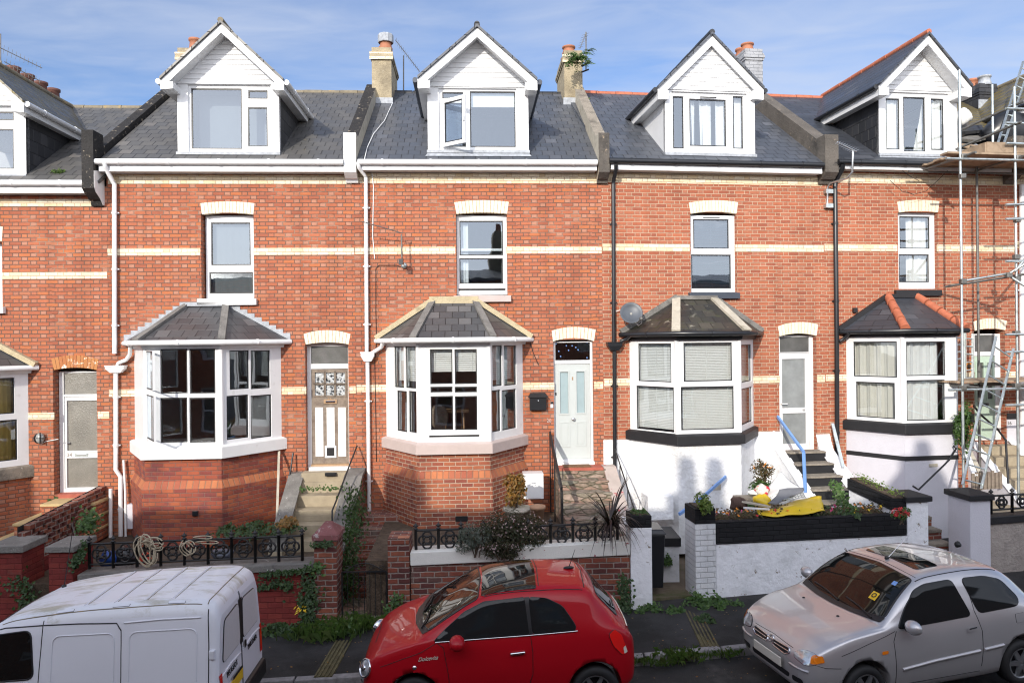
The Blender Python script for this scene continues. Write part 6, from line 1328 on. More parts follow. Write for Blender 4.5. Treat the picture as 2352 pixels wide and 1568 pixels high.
def red_car():
    loc = Vector((-1.90,9.62,road_z(-2.0)+.012)); yaw = math.atan(.045)
    C = Car('hatchback_car', 'glossy red rounded hatchback parked nose left in the middle', 'car', st, M['car_red'], loc, yaw, (.70,2.99), .29, roll=1.2, halfw=.80, sc=(.95,1.04,1.045))
    ws = C.decal('windscreen', 'z', [(.79,-.3),(.90,-.635),(1.54,-.565),(1.58,0),(1.54,.565),(.90,.635),(.79,.3),(.765,0)], M['car_pane'], r=.05, edge=.011)
    C.decal('cowl', 'z', [(.70,-.25),(.82,-.63),(.91,-.64),(.80,-.3),(.775,0),(.80,.3),(.91,.64),(.82,.63),(.70,.25),(.68,0)], M['trim'], r=.02, off=.006)
    C.decal('roof_glass', 'z', [(1.585,-.555),(2.30,-.555),(2.32,0),(2.30,.555),(1.585,.555),(1.61,0)], M['car_pane'], r=.03)
    for sg, ax in ((-1,'y-'),(1,'y+')):
        dw = C.decal('door_window', ax, [(.97,.972),(1.13,1.09),(1.36,1.245),(1.62,1.345),(2.14,1.372),(2.175,.995)], M['car_side'], r=.03, edge=.008, off=.012, cell=.035)
        C.decal('quarter_window', ax, [(2.215,.997),(2.19,1.372),(2.42,1.352),(2.62,1.262),(2.77,1.06),(2.765,1.01)], M['car_side'], r=.05, edge=.008, off=.012, cell=.04)
        C.decal('pillar_cover', ax, [(2.165,.995),(2.14,1.372),(2.20,1.372),(2.225,.997)], M['trim'], r=.005, off=.010)
        C.line('window_trim', ax, [(.99,.962),(1.6,.975),(2.2,.985),(2.79,1.0)], .009, M['chrome'], off=.004)
        C.line('door_gap', ax, [(1.02,.95),(1.09,.90),(1.14,.6),(1.16,.3)], .0045, M['trim']); C.line('door_gap', ax, [(2.19,.98),(2.21,.8),(2.20,.55),(2.10,.3)], .0045, M['trim'])
        C.line('wing_gap', ax, [(.28,.70),(.55,.79),(.80,.86),(1.0,.955)], .004, M['trim'])
        C.line('roof_gutter', ax, [(1.40,1.29),(1.62,1.375),(2.1,1.412),(2.6,1.39),(2.92,1.34)], .006, M['trim']) if False else None
    q = C.hit('y-',2.02,.80,.02); hd = C.line('door_handle', 'y-', [(1.93,.80),(2.11,.81)], .017, M['chrome'], off=.022); C.decal('handle_recess','y-',[(1.95,.77),(2.08,.77),(2.08,.845),(1.95,.845)],M['car_red'],hd,.002,.03)
    mr_ = C.blobm('door_mirror', (1.27,-.94,1.01), (.10,.125,.085), M['car_red']); C.blobm('mirror_base', (1.27,-.85,.94), (.05,.07,.05), M['trim'], mr_); C.blobm('door_mirror', (1.27,.92,1.01), (.085,.105,.075), M['car_red'])
    for sg in (-1,1):
        h = C.disc('headlamp', 'x-', sg*.60, .64, [(.105,-.03),(.112,.0),(.112,.02),(.098,.028),(.09,.012)], M['chrome'], normal=(-.74,sg*.58,.34)); C.disc('lens', 'x-', sg*.60, .64, [(0,.040),(.05,.034),(.095,.014)], M['lens'], h, normal=(-.74,sg*.58,.34)); C.disc('bulb', 'x-', sg*.60, .64, [(0,.044),(.035,.042),(.04,.03)], M['chrome'], h, normal=(-.74,sg*.58,.34))
        C.disc('fog_lamp', 'x-', sg*.47, .47, [(0,.02),(.05,.015),(.055,0)], M['lens'], normal=(-.85,sg*.5,.1))
    C.disc('repeater', 'y-', .72, .70, [(0,.012),(.022,.008),(.026,0)], M['chrome'])
    tl = C.decal('tail_lamp', 'y-', [(3.19,.93),(3.27,.975),(3.36,.90),(3.43,.70),(3.36,.675),(3.24,.80)], M['red_lens'], r=.03, off=.012, edge=.006); C.decal('lens_highlight','y-',[(3.37,.76),(3.40,.78),(3.425,.70),(3.38,.69)],M['plate'],tl,.016,.01)  # small white shape on the lamp is a painted highlight
    C.decal('tail_lamp', 'y+', [(3.19,.93),(3.27,.975),(3.36,.90),(3.43,.70),(3.36,.675),(3.24,.80)], M['red_lens'], r=.03, off=.012)
    C.decal('rear_window', 'z', [(3.09,-.46),(3.36,-.44),(3.39,0),(3.36,.44),(3.09,.46),(3.10,0)], M['car_pane'], r=.05, edge=.009)
    C.line('rear_wiper','z',[(3.36,0),(3.33,-.25)],.010,M['trim'],off=.02); C.line('hatch_trim','x+',[(-.5,.90),(.5,.90)],.013,M['chrome'],off=.01)
    C.line('roof_gap','z',[(2.335,-.50),(2.355,0),(2.335,.50)],.006,M['trim']); C.line('roof_gap','z',[(2.93,-.5),(2.96,0),(2.93,.5)],.007,M['trim'])
    for sg in (-1,1): C.line('roof_strip','z',[(1.62,sg*.57),(2.3,sg*.575),(2.9,sg*.55)],.007,M['trim'])
    q = C.hit('z',2.80,0,0); an = C.blobm('aerial', q+Vector((0,0,.012)), (.075,.03,.02), M['trim']); mb = MB(); mb.tube([C.w(q+Vector((0,0,.01))),C.w(q+Vector((.10,0,.24)))],[.006,.003],6); mb.build('whip',M['trim'],an)
    for y0,y1 in ((-.48,-.05),(.02,.42)): w_ = C.line('wiper','z',[(.80,y0),(.87,(y0+y1)/2),(.90,y1)],.010,M['trim'],off=.018)
    C.decal('bonnet_crease','z',[(.2,-.02),(.2,.02),(.22,.0)],M['car_red'],r=0,off=.003) if False else None
    q = C.hit('y-',.89,.795,.006); ex = C.M.to_3x3() @ Vector((1,0,.06)); ez = C.M.to_3x3() @ Vector((0,.12,1)); text_obj('Dolcevita','badge',M['plate'],C.root,C.w(q),ex,ez,.062,.003,.45)
    C.line('sill_trim','y-',[(1.0,.28),(2.6,.28)],.012,M['trim'])
    C.decal('bonnet_gap','z',[(.16,-.3),(.17,.0),(.16,.3),(.175,.3),(.185,0),(.175,-.3)],M['trim'],r=0,off=.002)
    q = C.decal('sticker','y-',[(1.98,1.02),(2.03,1.02),(2.03,1.05),(1.98,1.05)],M['plate'],r=0,off=.008)
    return C
red_car()
# ---- silver hatchback
st2_ = [(0,.50,.30,.50,.34,.54,.56),(.04,.60,.24,.58,.44,.63,.65),(.12,.685,.20,.66,.52,.70,.72),(.3,.735,.18,.75,.58,.79,.82),(.6,.77,.17,.84,.62,.875,.90),(.95,.785,.17,.875,.675,.93,.955),(1.08,.788,.17,.885,.68,.965,.995),(1.40,.792,.17,.89,.635,1.18,1.22),(1.72,.793,.17,.895,.59,1.325,1.37),(2.0,.793,.17,.90,.57,1.365,1.42),(2.5,.79,.17,.91,.56,1.37,1.43),(2.95,.78,.18,.92,.545,1.325,1.385),(3.2,.765,.19,.92,.53,1.22,1.265),(3.45,.74,.22,.90,.50,1.02,1.06),(3.60,.70,.25,.83,.47,.87,.90),(3.69,.60,.30,.70,.42,.72,.74),(3.72,.50,.34,.60,.38,.62,.63)]
def silver_car():
    yaw = R(13.5); hub = atz(2336,1518,road_z(6.3)+.28); X = Vector((math.cos(yaw),math.sin(yaw),0)); Yv = Vector((-X.y,X.x,0)); loc = hub - X*3.09*.955 + Yv*.80; loc.z = road_z(loc.x)-.0
    C = Car('hatchback_car', 'silver three door hatchback with sunroof parked nose left at right', 'car', st2_, M['car_silver'], loc, yaw, (.73,3.09), .28, roll=0, halfw=.79, sc=(.955,1.15,1.05))
    C.decal('windscreen', 'z', [(1.05,-.3),(1.13,-.655),(1.69,-.535),(1.73,0),(1.69,.535),(1.13,.655),(1.05,.3),(1.03,0)], M['car_pane'], r=.05, edge=.012, off=.008, cell=.04)
    C.decal('cowl', 'z', [(.97,-.3),(1.06,-.655),(1.14,-.665),(1.065,-.32),(1.04,0),(1.065,.32),(1.14,.665),(1.06,.655),(.97,.3),(.945,0)], M['trim'], r=.02, off=.006)
    C.decal('sunroof', 'z', [(1.90,-.40),(2.24,-.41),(2.26,0),(2.24,.41),(1.90,.40),(1.92,0)], M['car_pane'], r=.05, edge=.007)
    for ax in ('y-','y+'):
        C.decal('door_window', ax, [(1.225,.905),(1.40,1.10),(1.60,1.255),(1.78,1.305),(2.20,1.315),(2.33,.93)], M['car_side'], r=.06, edge=.010, off=.010, cell=.04)
        C.decal('quarter_window', ax, [(2.46,.945),(2.36,1.312),(2.72,1.30),(2.98,1.235),(3.16,1.03),(3.10,.955)], M['car_side'], r=.07, edge=.010, off=.010, cell=.04)
        C.line('door_gap', ax, [(1.20,.885),(1.14,.78),(1.15,.3)], .0045, M['trim']); C.line('door_gap', ax, [(2.41,1.30),(2.40,.97),(2.46,.75),(2.44,.34)], .0045, M['trim']); C.line('door_gap', ax, [(1.15,.28),(2.42,.28)], .004, M['trim'])
        C.line('wing_gap', ax, [(.42,.69),(.75,.78),(1.05,.85),(1.18,.885)], .004, M['trim'])
        C.line('rub_strip', ax, [(1.24,.46),(1.7,.50),(2.40,.53)], .020, M['car_silver'], off=.002); C.line('rub_strip', ax, [(2.47,.535),(2.78,.55)], .020, M['car_silver'], off=.002)
        C.line('roof_gutter', 'z', [(1.70,-.565 if ax=='y-' else .565),(2.3,-.555 if ax=='y-' else .555),(3.0,-.53 if ax=='y-' else .53)], .007, M['trim'])
    C.line('screen_gap','z',[(1.75,-.53),(1.785,0),(1.75,.53)],.004,M['trim'])
    h = C.decal('door_handle','y-',[(2.22,.765),(2.37,.775),(2.37,.82),(2.22,.81)],M['car_silver'],r=.03,off=.02); C.decal('handle_grip','y-',[(2.24,.79),(2.36,.80),(2.36,.815),(2.24,.805)],M['chrome'],h,.026,.01)
    m_ = C.blobm('door_mirror', (1.33,-.87,.955), (.08,.10,.08), M['car_silver']); C.blobm('mirror_base', (1.33,-.81,.91), (.04,.06,.03), M['trim'], m_); C.blobm('door_mirror', (1.33,.885,1.0), (.075,.10,.075), M['car_silver'])
    for sg, ax in ((-1,'y-'),(1,'y+')):
        L_ = C.decal('headlamp','x-',[(sg*.40,.60),(sg*.42,.665),(sg*.52,.70),(sg*.665,.70),(sg*.69,.62),(sg*.60,.565)],M['lens'],r=.05,off=.010,edge=.008)
        C.decal('indicator','x-',[(sg*.63,.60),(sg*.62,.68),(sg*.665,.70),(sg*.69,.62)],M['amber'],L_,.014,.02)
        C.decal('indicator',ax,[(.10,.62),(.115,.68),(.20,.70),(.21,.63)],M['amber'],L_,.012,.02)
        g = C.decal('grille','x-',[(sg*.06,.575),(sg*.05,.635),(sg*.32,.645),(sg*.345,.60),(sg*.28,.565)],M['trim'],r=.03,off=.006)
        C.line('grille_surround','x-',[(sg*.06,.575),(sg*.05,.635),(sg*.32,.645),(sg*.345,.60),(sg*.28,.565),(sg*.06,.575)],.010,M['chrome'],g,off=.008); C.line('grille_bar','x-',[(sg*.07,.608),(sg*.33,.612)],.007,M['chrome'],g,off=.012)
        C.decal('fog_recess','x-',[(sg*.40,.33),(sg*.40,.39),(sg*.55,.40),(sg*.57,.34)],M['trim'],r=.03,off=.005)
        C.line('bumper_strip','x-',[(sg*.36,.50),(sg*.5,.50),(sg*.62,.505)],.014,M['car_silver'],off=.006)
    C.decal('lower_grille','x-',[(-.34,.325),(-.36,.385),(.36,.385),(.34,.325)],M['trim'],r=.03,off=.005)
    C.disc('badge','x-',0,.63,[(.045,0),(.05,.012),(.04,.016),(.036,.010)],M['chrome'],normal=(-.9,0,.4)); C.line('badge_bar','x-',[(-.06,.63),(.06,.63)],.010,M['chrome'],off=.016)
    C.boxm('number_plate',-.055,-.035,-.26,.26,.41,.52,M['plate'])
    C.line('bumper_gap','y-',[(.10,.60),(.22,.57),(.40,.56)],.004,M['trim']); C.line('bonnet_gap','x-',[(-.36,.665),(0,.68),(.36,.665)],.004,M['trim'])
    C.decal('repeater','y-',[(.95,.66),(1.04,.665),(1.04,.70),(.95,.695)],M['amber'],r=.02,off=.010)
    for a,b in ((.78,-.3),(.78,.3)): C.disc('washer_jet','z',a,b,[(0,.015),(.018,.008),(.02,0)],M['trim'],normal=(0,0,1))
    q = C.hit('z',1.86,0,0); an = C.blobm('aerial', q+Vector((0,0,.012)), (.035,.02,.025), M['trim']); mb = MB(); mb.tube([C.w(q),C.w(q+Vector((.42,0,.30)))],[.006,.003],6); mb.build('whip',M['chrome'],an)
    for y0,y1 in ((-.55,-.08),(-.02,.48)): C.line('wiper','z',[(1.05,y0),(1.10,(y0+y1)/2),(1.13,y1)],.010,M['trim'],off=.018)
    s_ = C.decal('sticker','z',[(1.235,-.42),(1.235,-.32),(1.33,-.315),(1.33,-.41)],M['plate_y'],r=0,off=.010); q = C.hit('z',1.285,-.365,.012); mb = MB(); nrm = Vector((-.6,0,.8)); mb.lathe(C.w(q),[(.022,0),(.036,0),(.036,.003),(.022,.003)],14,C.M.to_3x3() @ nrm); mb.build('sticker_ring',M['trim'],s_)
    C.decal('sticker','z',[(1.50,-.47),(1.50,-.41),(1.56,-.40),(1.56,-.46)],M['blue'],r=0,off=.010)
    C.decal('fuel_flap','y-',[(3.02,.77),(3.17,.77),(3.17,.87),(3.02,.87)],M['car_silver'],r=.02,off=.003,edge=.003)
    C.decal('tail_lamp','y-',[(3.50,.66),(3.50,.84),(3.60,.82),(3.65,.66)],M['red_lens'],r=.02,off=.008)
    return C
silver_car()
# ---- white panel van
st3_ = [(0,.55,.34,.60,.42,.64,.67),(.08,.66,.26,.72,.52,.76,.79),(.3,.76,.21,.84,.60,.88,.91),(.8,.82,.19,.95,.67,.99,1.03),(1.0,.835,.19,.99,.69,1.05,1.09),(1.35,.845,.19,1.0,.68,1.36,1.41),(1.70,.855,.19,1.01,.665,1.60,1.655),(2.05,.86,.19,1.02,.67,1.685,1.745),(2.7,.86,.19,1.02,.685,1.735,1.80),(3.4,.86,.19,1.02,.69,1.745,1.81),(3.85,.86,.19,1.02,.69,1.735,1.80),(3.99,.85,.20,1.02,.67,1.70,1.755),(4.05,.83,.22,1.02,.655,1.655,1.70),(4.085,.80,.25,1.0,.645,1.55,1.59)]
def van():
    yaw = math.atan(.05); X = Vector((math.cos(yaw),math.sin(yaw),0)); rear = Vector((-3.26,8.86,0)); loc = rear-X*4.07; loc.z = road_z(-5.4)
    C = Car('panel_van', 'white panel van with dirty roof and blanked rear windows at the lower left', 'van', st3_, M['car_white'], loc, yaw, (.85,3.42), .31, roll=0, halfw=.86, roof=(lambda c: c.z > 1.66, M['van_roof']))
    C.decal('windscreen','z',[(1.03,-.3),(1.10,-.62),(1.62,-.58),(1.66,0),(1.62,.58),(1.10,.62),(1.03,.3),(1.01,0)],M['car_pane'],r=.05,edge=.012)
    for ax in ('y-','y+'):
        C.decal('door_window',ax,[(1.18,1.06),(1.42,1.34),(1.66,1.53),(2.08,1.57),(2.14,1.08)],M['car_pane'],r=.08,edge=.010)
        C.line('door_gap',ax,[(2.21,1.66),(2.19,1.0),(2.16,.3)],.005,M['trim']); C.line('door_gap',ax,[(3.05,1.52),(3.06,1.0),(3.05,.36)],.005,M['trim']); C.line('door_gap',ax,[(1.5,1.53),(1.8,1.60),(2.2,1.615),(2.6,1.615),(3.0,1.60),(3.05,1.52)],.007,M['trim'])
        for x0,x1 in ((2.32,2.98),(3.14,3.86)):
            pts = round_poly([(x0,.62),(x0,1.50),(x1,1.50),(x1,.62)],.09)
            C.line('panel_crease',ax,pts+[pts[0]],.006,M['car_white'],off=.003)
        C.line('side_crease',ax,[(3.08,1.60),(3.5,1.615),(3.9,1.61)],.010,M['car_white'],off=.001); C.line('corner_gap',ax,[(3.97,1.68),(3.985,1.3),(3.99,.5)],.006,M['trim'])
        C.line('side_rubbing_strip',ax,[(1.3,.52),(3.0,.52)],.03,M['trim'])
    for sg in (-1,1):
        C.line('roof_gutter','z',[(1.75,sg*.655),(2.2,sg*.672),(3.0,sg*.685),(3.9,sg*.68)],.007,M['ridge_grey'],off=0)
        for x in (2.42,3.02,3.62): 
            q = C.hit('z',x,sg*.66,.004); C.decal('roof_rack_cover','z',[(x-.09,sg*.640),(x+.09,sg*.640),(x+.09,sg*.668),(x-.09,sg*.668)],M['car_white'],r=.008,off=.006,edge=.003)
    for i,x in enumerate((2.62,2.94,3.26,3.56)): C.line('roof_rib','z',[(x-.02,-.60),(x,0),(x-.02,.60)],.010,M['car_white'],off=-.001); C.line('rib_seam','z',[(x+.010,-.58),(x+.03,0),(x+.010,.58)],.004,M['ridge_grey'],off=.001)
    C.line('roof_seam','z',[(3.955,-.66),(3.965,0),(3.955,.66)],.006,M['ridge_grey'])
    for sg in (-1,1):
        W_ = C.decal('rear_window','x+',[(sg*.06,1.06),(sg*.075,1.53),(sg*.56,1.50),(sg*.66,1.06)],M['van_blank'],r=.07,off=.010,edge=.010)
        C.line('door_edge','x+',[(sg*.012,.42),(sg*.012,1.64)],.005,M['trim'])
        C.line('rear_crease','x+',[(sg*.05,.93),(sg*.40,.95),(sg*.70,.93)],.012,M['car_white'],off=.002)
        C.decal('tail_lamp','x+',[(sg*.70,.62),(sg*.70,.98),(sg*.775,.98),(sg*.785,.62)],M['red_lens'],r=.02,off=.010)
    C.decal('window_divider','x+',[(-.055,1.02),(-.065,1.56),(.065,1.56),(.055,1.02)],M['trim'],r=.02,off=.006)
    C.decal('door_handle','x+',[(.06,.93),(.06,1.03),(.13,1.02),(.14,.94)],M['trim'],r=.02,off=.02); C.boxm('hinge',3.99,4.05,-.80,-.74,1.16,1.26,M['car_white'])
    C.boxm('rear_bumper',4.0,4.14,-.80,.80,.30,.52,M['trim'],bevel=.04)
    C.decal('plate_lamp','x+',[(-.42,.76),(-.42,.80),(-.08,.80),(-.08,.76)],M['trim'],r=.01,off=.03); C.boxm('number_plate',4.085,4.10,-.50,-.02,.62,.74,M['plate_y'])
    ey = C.M.to_3x3() @ Vector((0,1,0)); ez = C.M.to_3x3() @ Vector((-.12,0,1))
    q = C.hit('x+',-.36,.875,.006); text_obj('PEUGEOT','badge',M['trim'],C.root,C.w(q),ey,ez,.085,.003)
    q = C.hit('x+',.40,.875,.006); text_obj('PARTNER','badge',M['trim'],C.root,C.w(q),ey,ez,.085,.003)
    q = C.hit('z',1.86,.35,0); an = C.blobm('aerial', q+Vector((0,0,.012)), (.03,.03,.02), M['trim']); mb = MB(); mb.tube([C.w(q),C.w(q+Vector((.16,0,.85)))],[.006,.003],6); mb.build('whip',M['trim'],an)
    return C
van()
# ------------------------------------------------------------------ aerials, dish, chimney fern
def yagi(mb, p, q, n, half, axis, r=.006):
    p, q = Vector(p), Vector(q); mb.tube([p,q], r*1.6, 6)
    for i in range(n):
        c = p+(q-p)*((i+.5)/n); h = half*(1-.35*i/n); mb.tube([c-Vector(axis)*h, c+Vector(axis)*h], r*.7, 5)
def aerial(lab, mast, boom, n, half, axis, extra=None, m='galv_dark', r=.016, br=.006):
    t = thing('tv_aerial', lab, 'aerial', mast[0], 'television aerials'); mb = MB(); mb.tube(mast, r, 8); mb.build('mast', M[m], t)
    mb = MB(); yagi(mb, boom[0], boom[1], n, half, axis, br); mb.build('boom', M[m], t)
    if extra: extra(t)
    return t
UP = Vector((0,0,1))
aerial('dark rooftop aerial slanting up beside the tan chimney with metal cowl', [at(927,214,19.2), at(927,128,19.2)], (at(908,92,19.0), at(964,165,19.4)), 14, .13, (0,.5,.8))
aerial('aerial on the ferny chimney with its boom pointing down', [at(1346,160,18.3), at(1346,74,18.3)], (at(1346,76,18.3), at(1332,112,18.2)), 6, .10, (.9,0,.3), extra=lambda t: [ (lambda mb: (mb.tube([at(1336,152,18.35),at(1355,143,18.2)],.03,8), mb.tube([at(1336,166,18.35),at(1352,160,18.2)],.02,8), mb.build('bracket',M['iron'],t)))(MB())])
aerial('upper of two long aerials at the top left corner', [at(1,150,17.5), at(1,78,17.5)], (at(-6,107,17.2), at(97,157,17.8)), 11, .12, (0,.2,.95))
aerial('lower of two long aerials at the top left corner', [at(3,185,17.5), at(3,140,17.5)], (at(10,142,17.4), at(95,188,17.9)), 10, .11, (0,.2,.95))
m0_ = f1p(922,538,.34)
def ex1(t):
    mb = MB(); mb.box(m0_.x-.055,m0_.x+.03,m0_.y-.06,m0_.y+.03,m0_.z-.62,m0_.z-.50); mb.build('amplifier_box', M['black_gloss'], t)
    mb = MB(); mb.tube([f1p(923,590,.34),f1p(926,603,.2),f1p(928,610,.02)],.014,8); mb.lathe(f1p(928,610,0),[(0,.05),(.06,.05),(.06,0)],10,F1.n); mb.build('wall_bracket', M['galv'], t)
aerial('white mast aerial on the brick wall beside the long white downpipe', [f1p(923,592,.34), m0_], (f1p(925,536,.36), f1p(832,509,.62)), 14, .09, (.15,.95,.12), extra=ex1, m='galv_dark', br=.006)
a0 = f2p(1956,345,.75)
def ex2(t):
    mb = MB(); mb.tube([f2p(1900,470,.10),f2p(1901,430,.10),f2p(1908,420,.18),f2p(1945,410,.6),f2p(1958,395,.75),f2p(1959,350,.75)],.022,8); mb.build('bent_mast', M['alu'], t)
    mb = MB(); [mb.fbox(F2, F2.px(1894,v,.05)[0], F2.px(1910,v,.05)[0], 0, .12, F2.px(1900,v+5,.05)[1], F2.px(1900,v-4,.05)[1]) for v in (440,473)]; mb.build('clamp', M['galv'], t)
aerial('silver aerial on a bent mast above the black downpipe', [f2p(1958,396,.75), f2p(1959,346,.75)], (f2p(1967,348,.75), f2p(1923,326,.95)), 9, .16, (.75,.5,.35), extra=ex2, m='alu', r=.018, br=.007)
# satellite dish
c = f2p(1450,719,.36); nd = Vector((-.05,-.93,.36)).normalized(); t = thing('satellite_dish', 'dark grey satellite dish on the brick wall beside the mossy bay roof', 'dish', f2p(1452,735,.05))
mb = MB(); mb.lathe(c, [(0,-.05),(.10,-.042),(.18,-.02),(.225,.01),(.235,.02),(.225,.022),(.18,-.006),(.1,-.03),(0,-.038)], 28, nd); mb.build('reflector', mat('dish_grey', (.075,.085,.10), .45), t)
mb = MB(); arm = f2p(1473,732,.62); mb.tube([c-UP*.19, f2p(1462,742,.5), arm], .012, 6); mb.ball(arm, .045, 8); mb.tube([c-nd*.03, f2p(1452,728,.02)], .025, 8); mb.build('feed_arm', M['galv_dark'], t)
mb = MB(); mb.tube([arm, f2p(1474,742,.5), f2p(1466,748,.3), f2p(1462,742,.1)], .008, 6); mb.tube([f2p(1412,716,.06), f2p(1425,712,.05), f2p(1445,712,.1)], .007, 6); mb.build('cable', M['white_old'], t)
def fern(lab, c, n, L_, m, seed, name='fern', cat='fern'):
    rng = random.Random(seed); mb = MB(); c = Vector(c)
    for i in range(n):
        a = rng.uniform(0,6.28); d = Vector((math.cos(a),math.sin(a)*.7-.4,0)); l = L_*rng.uniform(.6,1.2); up_ = rng.uniform(.1,1.1)
        P_ = [c+d*l*k+UP*(l*up_*k-l*1.1*k*k) for k in (0,.25,.5,.75,1)]
        for p, q in zip(P_,P_[1:]):
            for k in range(3):
                r_ = p.lerp(q,k/3); sd = d.cross(UP).normalized()
                for sg in (-1,1): leaf(mb, r_, UP*.6+sd*sg*.3+Vector((0,-.5,0)), l*.22, .4, rng)
    o = mb.build(name, m, None, loc=c, recalc=False); return tag(o, lab, cat)
fern('green fern sprouting from the top of the tan chimney', at(1324,136,18.0), 60, .34, M['leaf'], 3)
fern('small trailing weed on the aerial mast of the ferny chimney', at(1352,118,18.2), 10, .18, M['leaf_dk'], 4, 'weed', 'weeds')
weeds('small mossy weed on the left roof above the gutter', H0.RF.hit(130,396,.03), (.26,.1,.08), 160, .06, M['grass'], 31, 'roof_weed', 'weeds', None)
weeds('moss on the slates below the ferny chimney', H3.RF.hit(1343,229,.03), (.10,.1,.10), 60, .05, M['leaf_lt'], 32, 'roof_moss', 'moss', None)
# ------------------------------------------------------------------ small things on the fronts
q = F1.rect(T(2,2,165,505,318,632), .14); t = thing('mailbox', 'black wall mailbox with pitched lid left of the pale door', 'mailbox', F1.P((q[0]+q[1])/2, q[2], .07))
mb = MB(); mb.fbox(F1, q[0],q[1],.0,.13,q[2],q[3]); mb.build('box', M['black_gloss'], t, bevel=.008)
mb = MB(); mb.hexa([F1.P(q[0]-.03,q[3]-.02,.16),F1.P(q[1]+.03,q[3]-.02,.16),F1.P(q[1]+.03,q[3]-.02,0),F1.P(q[0]-.03,q[3]-.02,0)],[F1.P(q[0]+.02,q[3]+.07,.06),F1.P(q[1]-.02,q[3]+.07,.06),F1.P(q[1]-.02,q[3]+.07,0),F1.P(q[0]+.02,q[3]+.07,0)]); mb.build('lid', M['black'], t)
mb = MB(); mb.lathe(F1.P((q[0]+q[1])/2,q[2]+(q[3]-q[2])*.7,.13),[(0,.008),(.014,.006),(.016,0)],10,F1.n); mb.build('lock', M['chrome'], t)
db = fitted(None, F1, T(2,2,354,553,379,610), .03, 0, M['white'], 'doorbell'); tag(db, 'black and white video doorbell between mailbox and pale door', 'doorbell'); fitted(db, F1, T(2,2,354,553,379,575), .033, .028, M['black_gloss'], 'camera'); 
t = thing('wall_lamp', 'round bulkhead lamp on the brick left of the white glazed door', 'lamp', f1p(92,1007,.05))
mb = MB(); mb.ball(f1p(92,1006,.07), .09, 12, 0, (.95,.7,1.2)); mb.build('globe', mat('bulkhead_glass', (.30,.31,.30), .2), t); mb = MB(); mb.lathe(f1p(92,1006,0),[(.105,0),(.105,.05),(.08,.06)],14,F1.n); mb.tube([f1p(92,993,.13),f1p(92,1019,.13)],.012,6); mb.tube([f1p(84,1006,.12),f1p(100,1006,.12)],.012,6); mb.build('housing', M['iron'], t); mb = MB(); mb.tube([f1p(94,1019,.03),f1p(106,1013,.015),f1p(134,1008,.015)],.008,6); mb.build('cable', M['white_old'], t)
# sticks leaning against the walls
def stick(lab, p, q, w, m, name='plank', cat='plank'): mb = MB(); mb.bar(p, q, w, w*.5); o = mb.build(name, m, None, loc=q); return tag(o, lab, cat)
stick('pale timber batten leaning on the dark red bay', f1p(641,1036,.12), f1p(635,1224,1.3), .045, M['cement'])
mb = MB(); mb.tube([f1p(673,1040,.1), f1p(668,1075,.18), f1p(661,1110,.3)], .018, 7); mb.tube([f1p(661,1110,.3), f1p(658,1128,.4)], .03, 7); tag(mb.build('garden_tool', M['black_gloss'], None, loc=f1p(658,1128,.4)), 'black garden tool leaning beside the peeling door', 'tool')
mb = MB(); mb.bar(f2p(1912,972,.2), f2p(1937,1072,.75), .06, .03); tag(mb.build('metal_strip', M['galv'], None, loc=f2p(1935,1070,.75)), 'grey metal strip leaning beside the black downpipe', 'metal strip')
stick('thin dark pole leaning on the honeycomb wall', at(154,1168,14.2), at(176,1238,13.4), .03, M['galv_dark'], 'pole', 'pole')
# ropes on the railing
rng = random.Random(9)
def coil(lab, u, v, ru, rv, n, seed, d=-.09):
    rng = random.Random(seed); mb = MB()
    for i in range(n):
        cu, cv = u+rng.uniform(-7,7), v+rng.uniform(-8,8); a, b = ru*rng.uniform(.6,1.05), rv*rng.uniform(.7,1.05); ph = rng.uniform(-.5,.5); e = d+rng.uniform(-.02,.10)
        mb.tube([W1.P(*W1.px(cu+a*math.cos(x*.42)+b*.25*math.sin(x*.42+ph), cv+b*math.sin(x*.42), e), e+.02*math.sin(x*.9)) for x in range(15)], .009, 6)
    o = mb.build('rope_coil', M['rope'], None, loc=W1.P(*W1.px(u,v,d),d)); return tag(o, lab, 'rope', 'rope coils on the railing')
coil('large coil of cream rope hung over the iron railing', 336, 1268, 20, 36, 8, 1); coil('knotted upper loops of cream rope on the railing top', 354, 1248, 22, 12, 5, 2); coil('small coil of cream rope on the iron railing', 432, 1256, 14, 19, 4, 3); coil('loose tail of cream rope lying over the railing', 470, 1240, 28, 4, 2, 4)
# clutter behind the first railing
def bagm(name, lab, cat, c, r, m, seed, group=None):
    rng = random.Random(seed); mb = MB(); mb.ball((0,0,0),1,16); k = [rng.uniform(0,6) for _ in range(6)]
    mb.v = [Vector(c)+Vector((v.x*r[0],v.y*r[1],v.z*r[2]))*(1+.16*math.sin(3*v.x+k[0])*math.cos(4*v.z+k[1])+.08*math.sin(9*v.x+6*v.z+k[2])) for v in mb.v]
    o = mb.build(name, m, None, loc=Vector(c)-Vector((0,0,r[2]))); return tag(o, lab, cat, group)
bagm('plastic_bag', 'blue plastic bag behind the railing near the white pipes', 'bag', at(251,1282,12.6), (.16,.12,.15), mat('blue_plastic', (.02,.07,.30), .35), 1)
bagm('plastic_tub', 'red plastic tub behind the large rope coil', 'tub', at(335,1284,12.55), (.10,.10,.11), mat('red_plastic', (.55,.05,.02), .35), 2)
bagm('refuse_sack', 'black sack behind the railing beside the blue bag', 'bag', at(285,1280,12.7), (.22,.16,.18), M['black_gloss'], 3)
bagm('grey_tub', 'grey tub on the ground behind the railing', 'tub', at(512,1272,12.6), (.20,.14,.10), mat('grey_plastic', (.10,.11,.14), .4), 4)
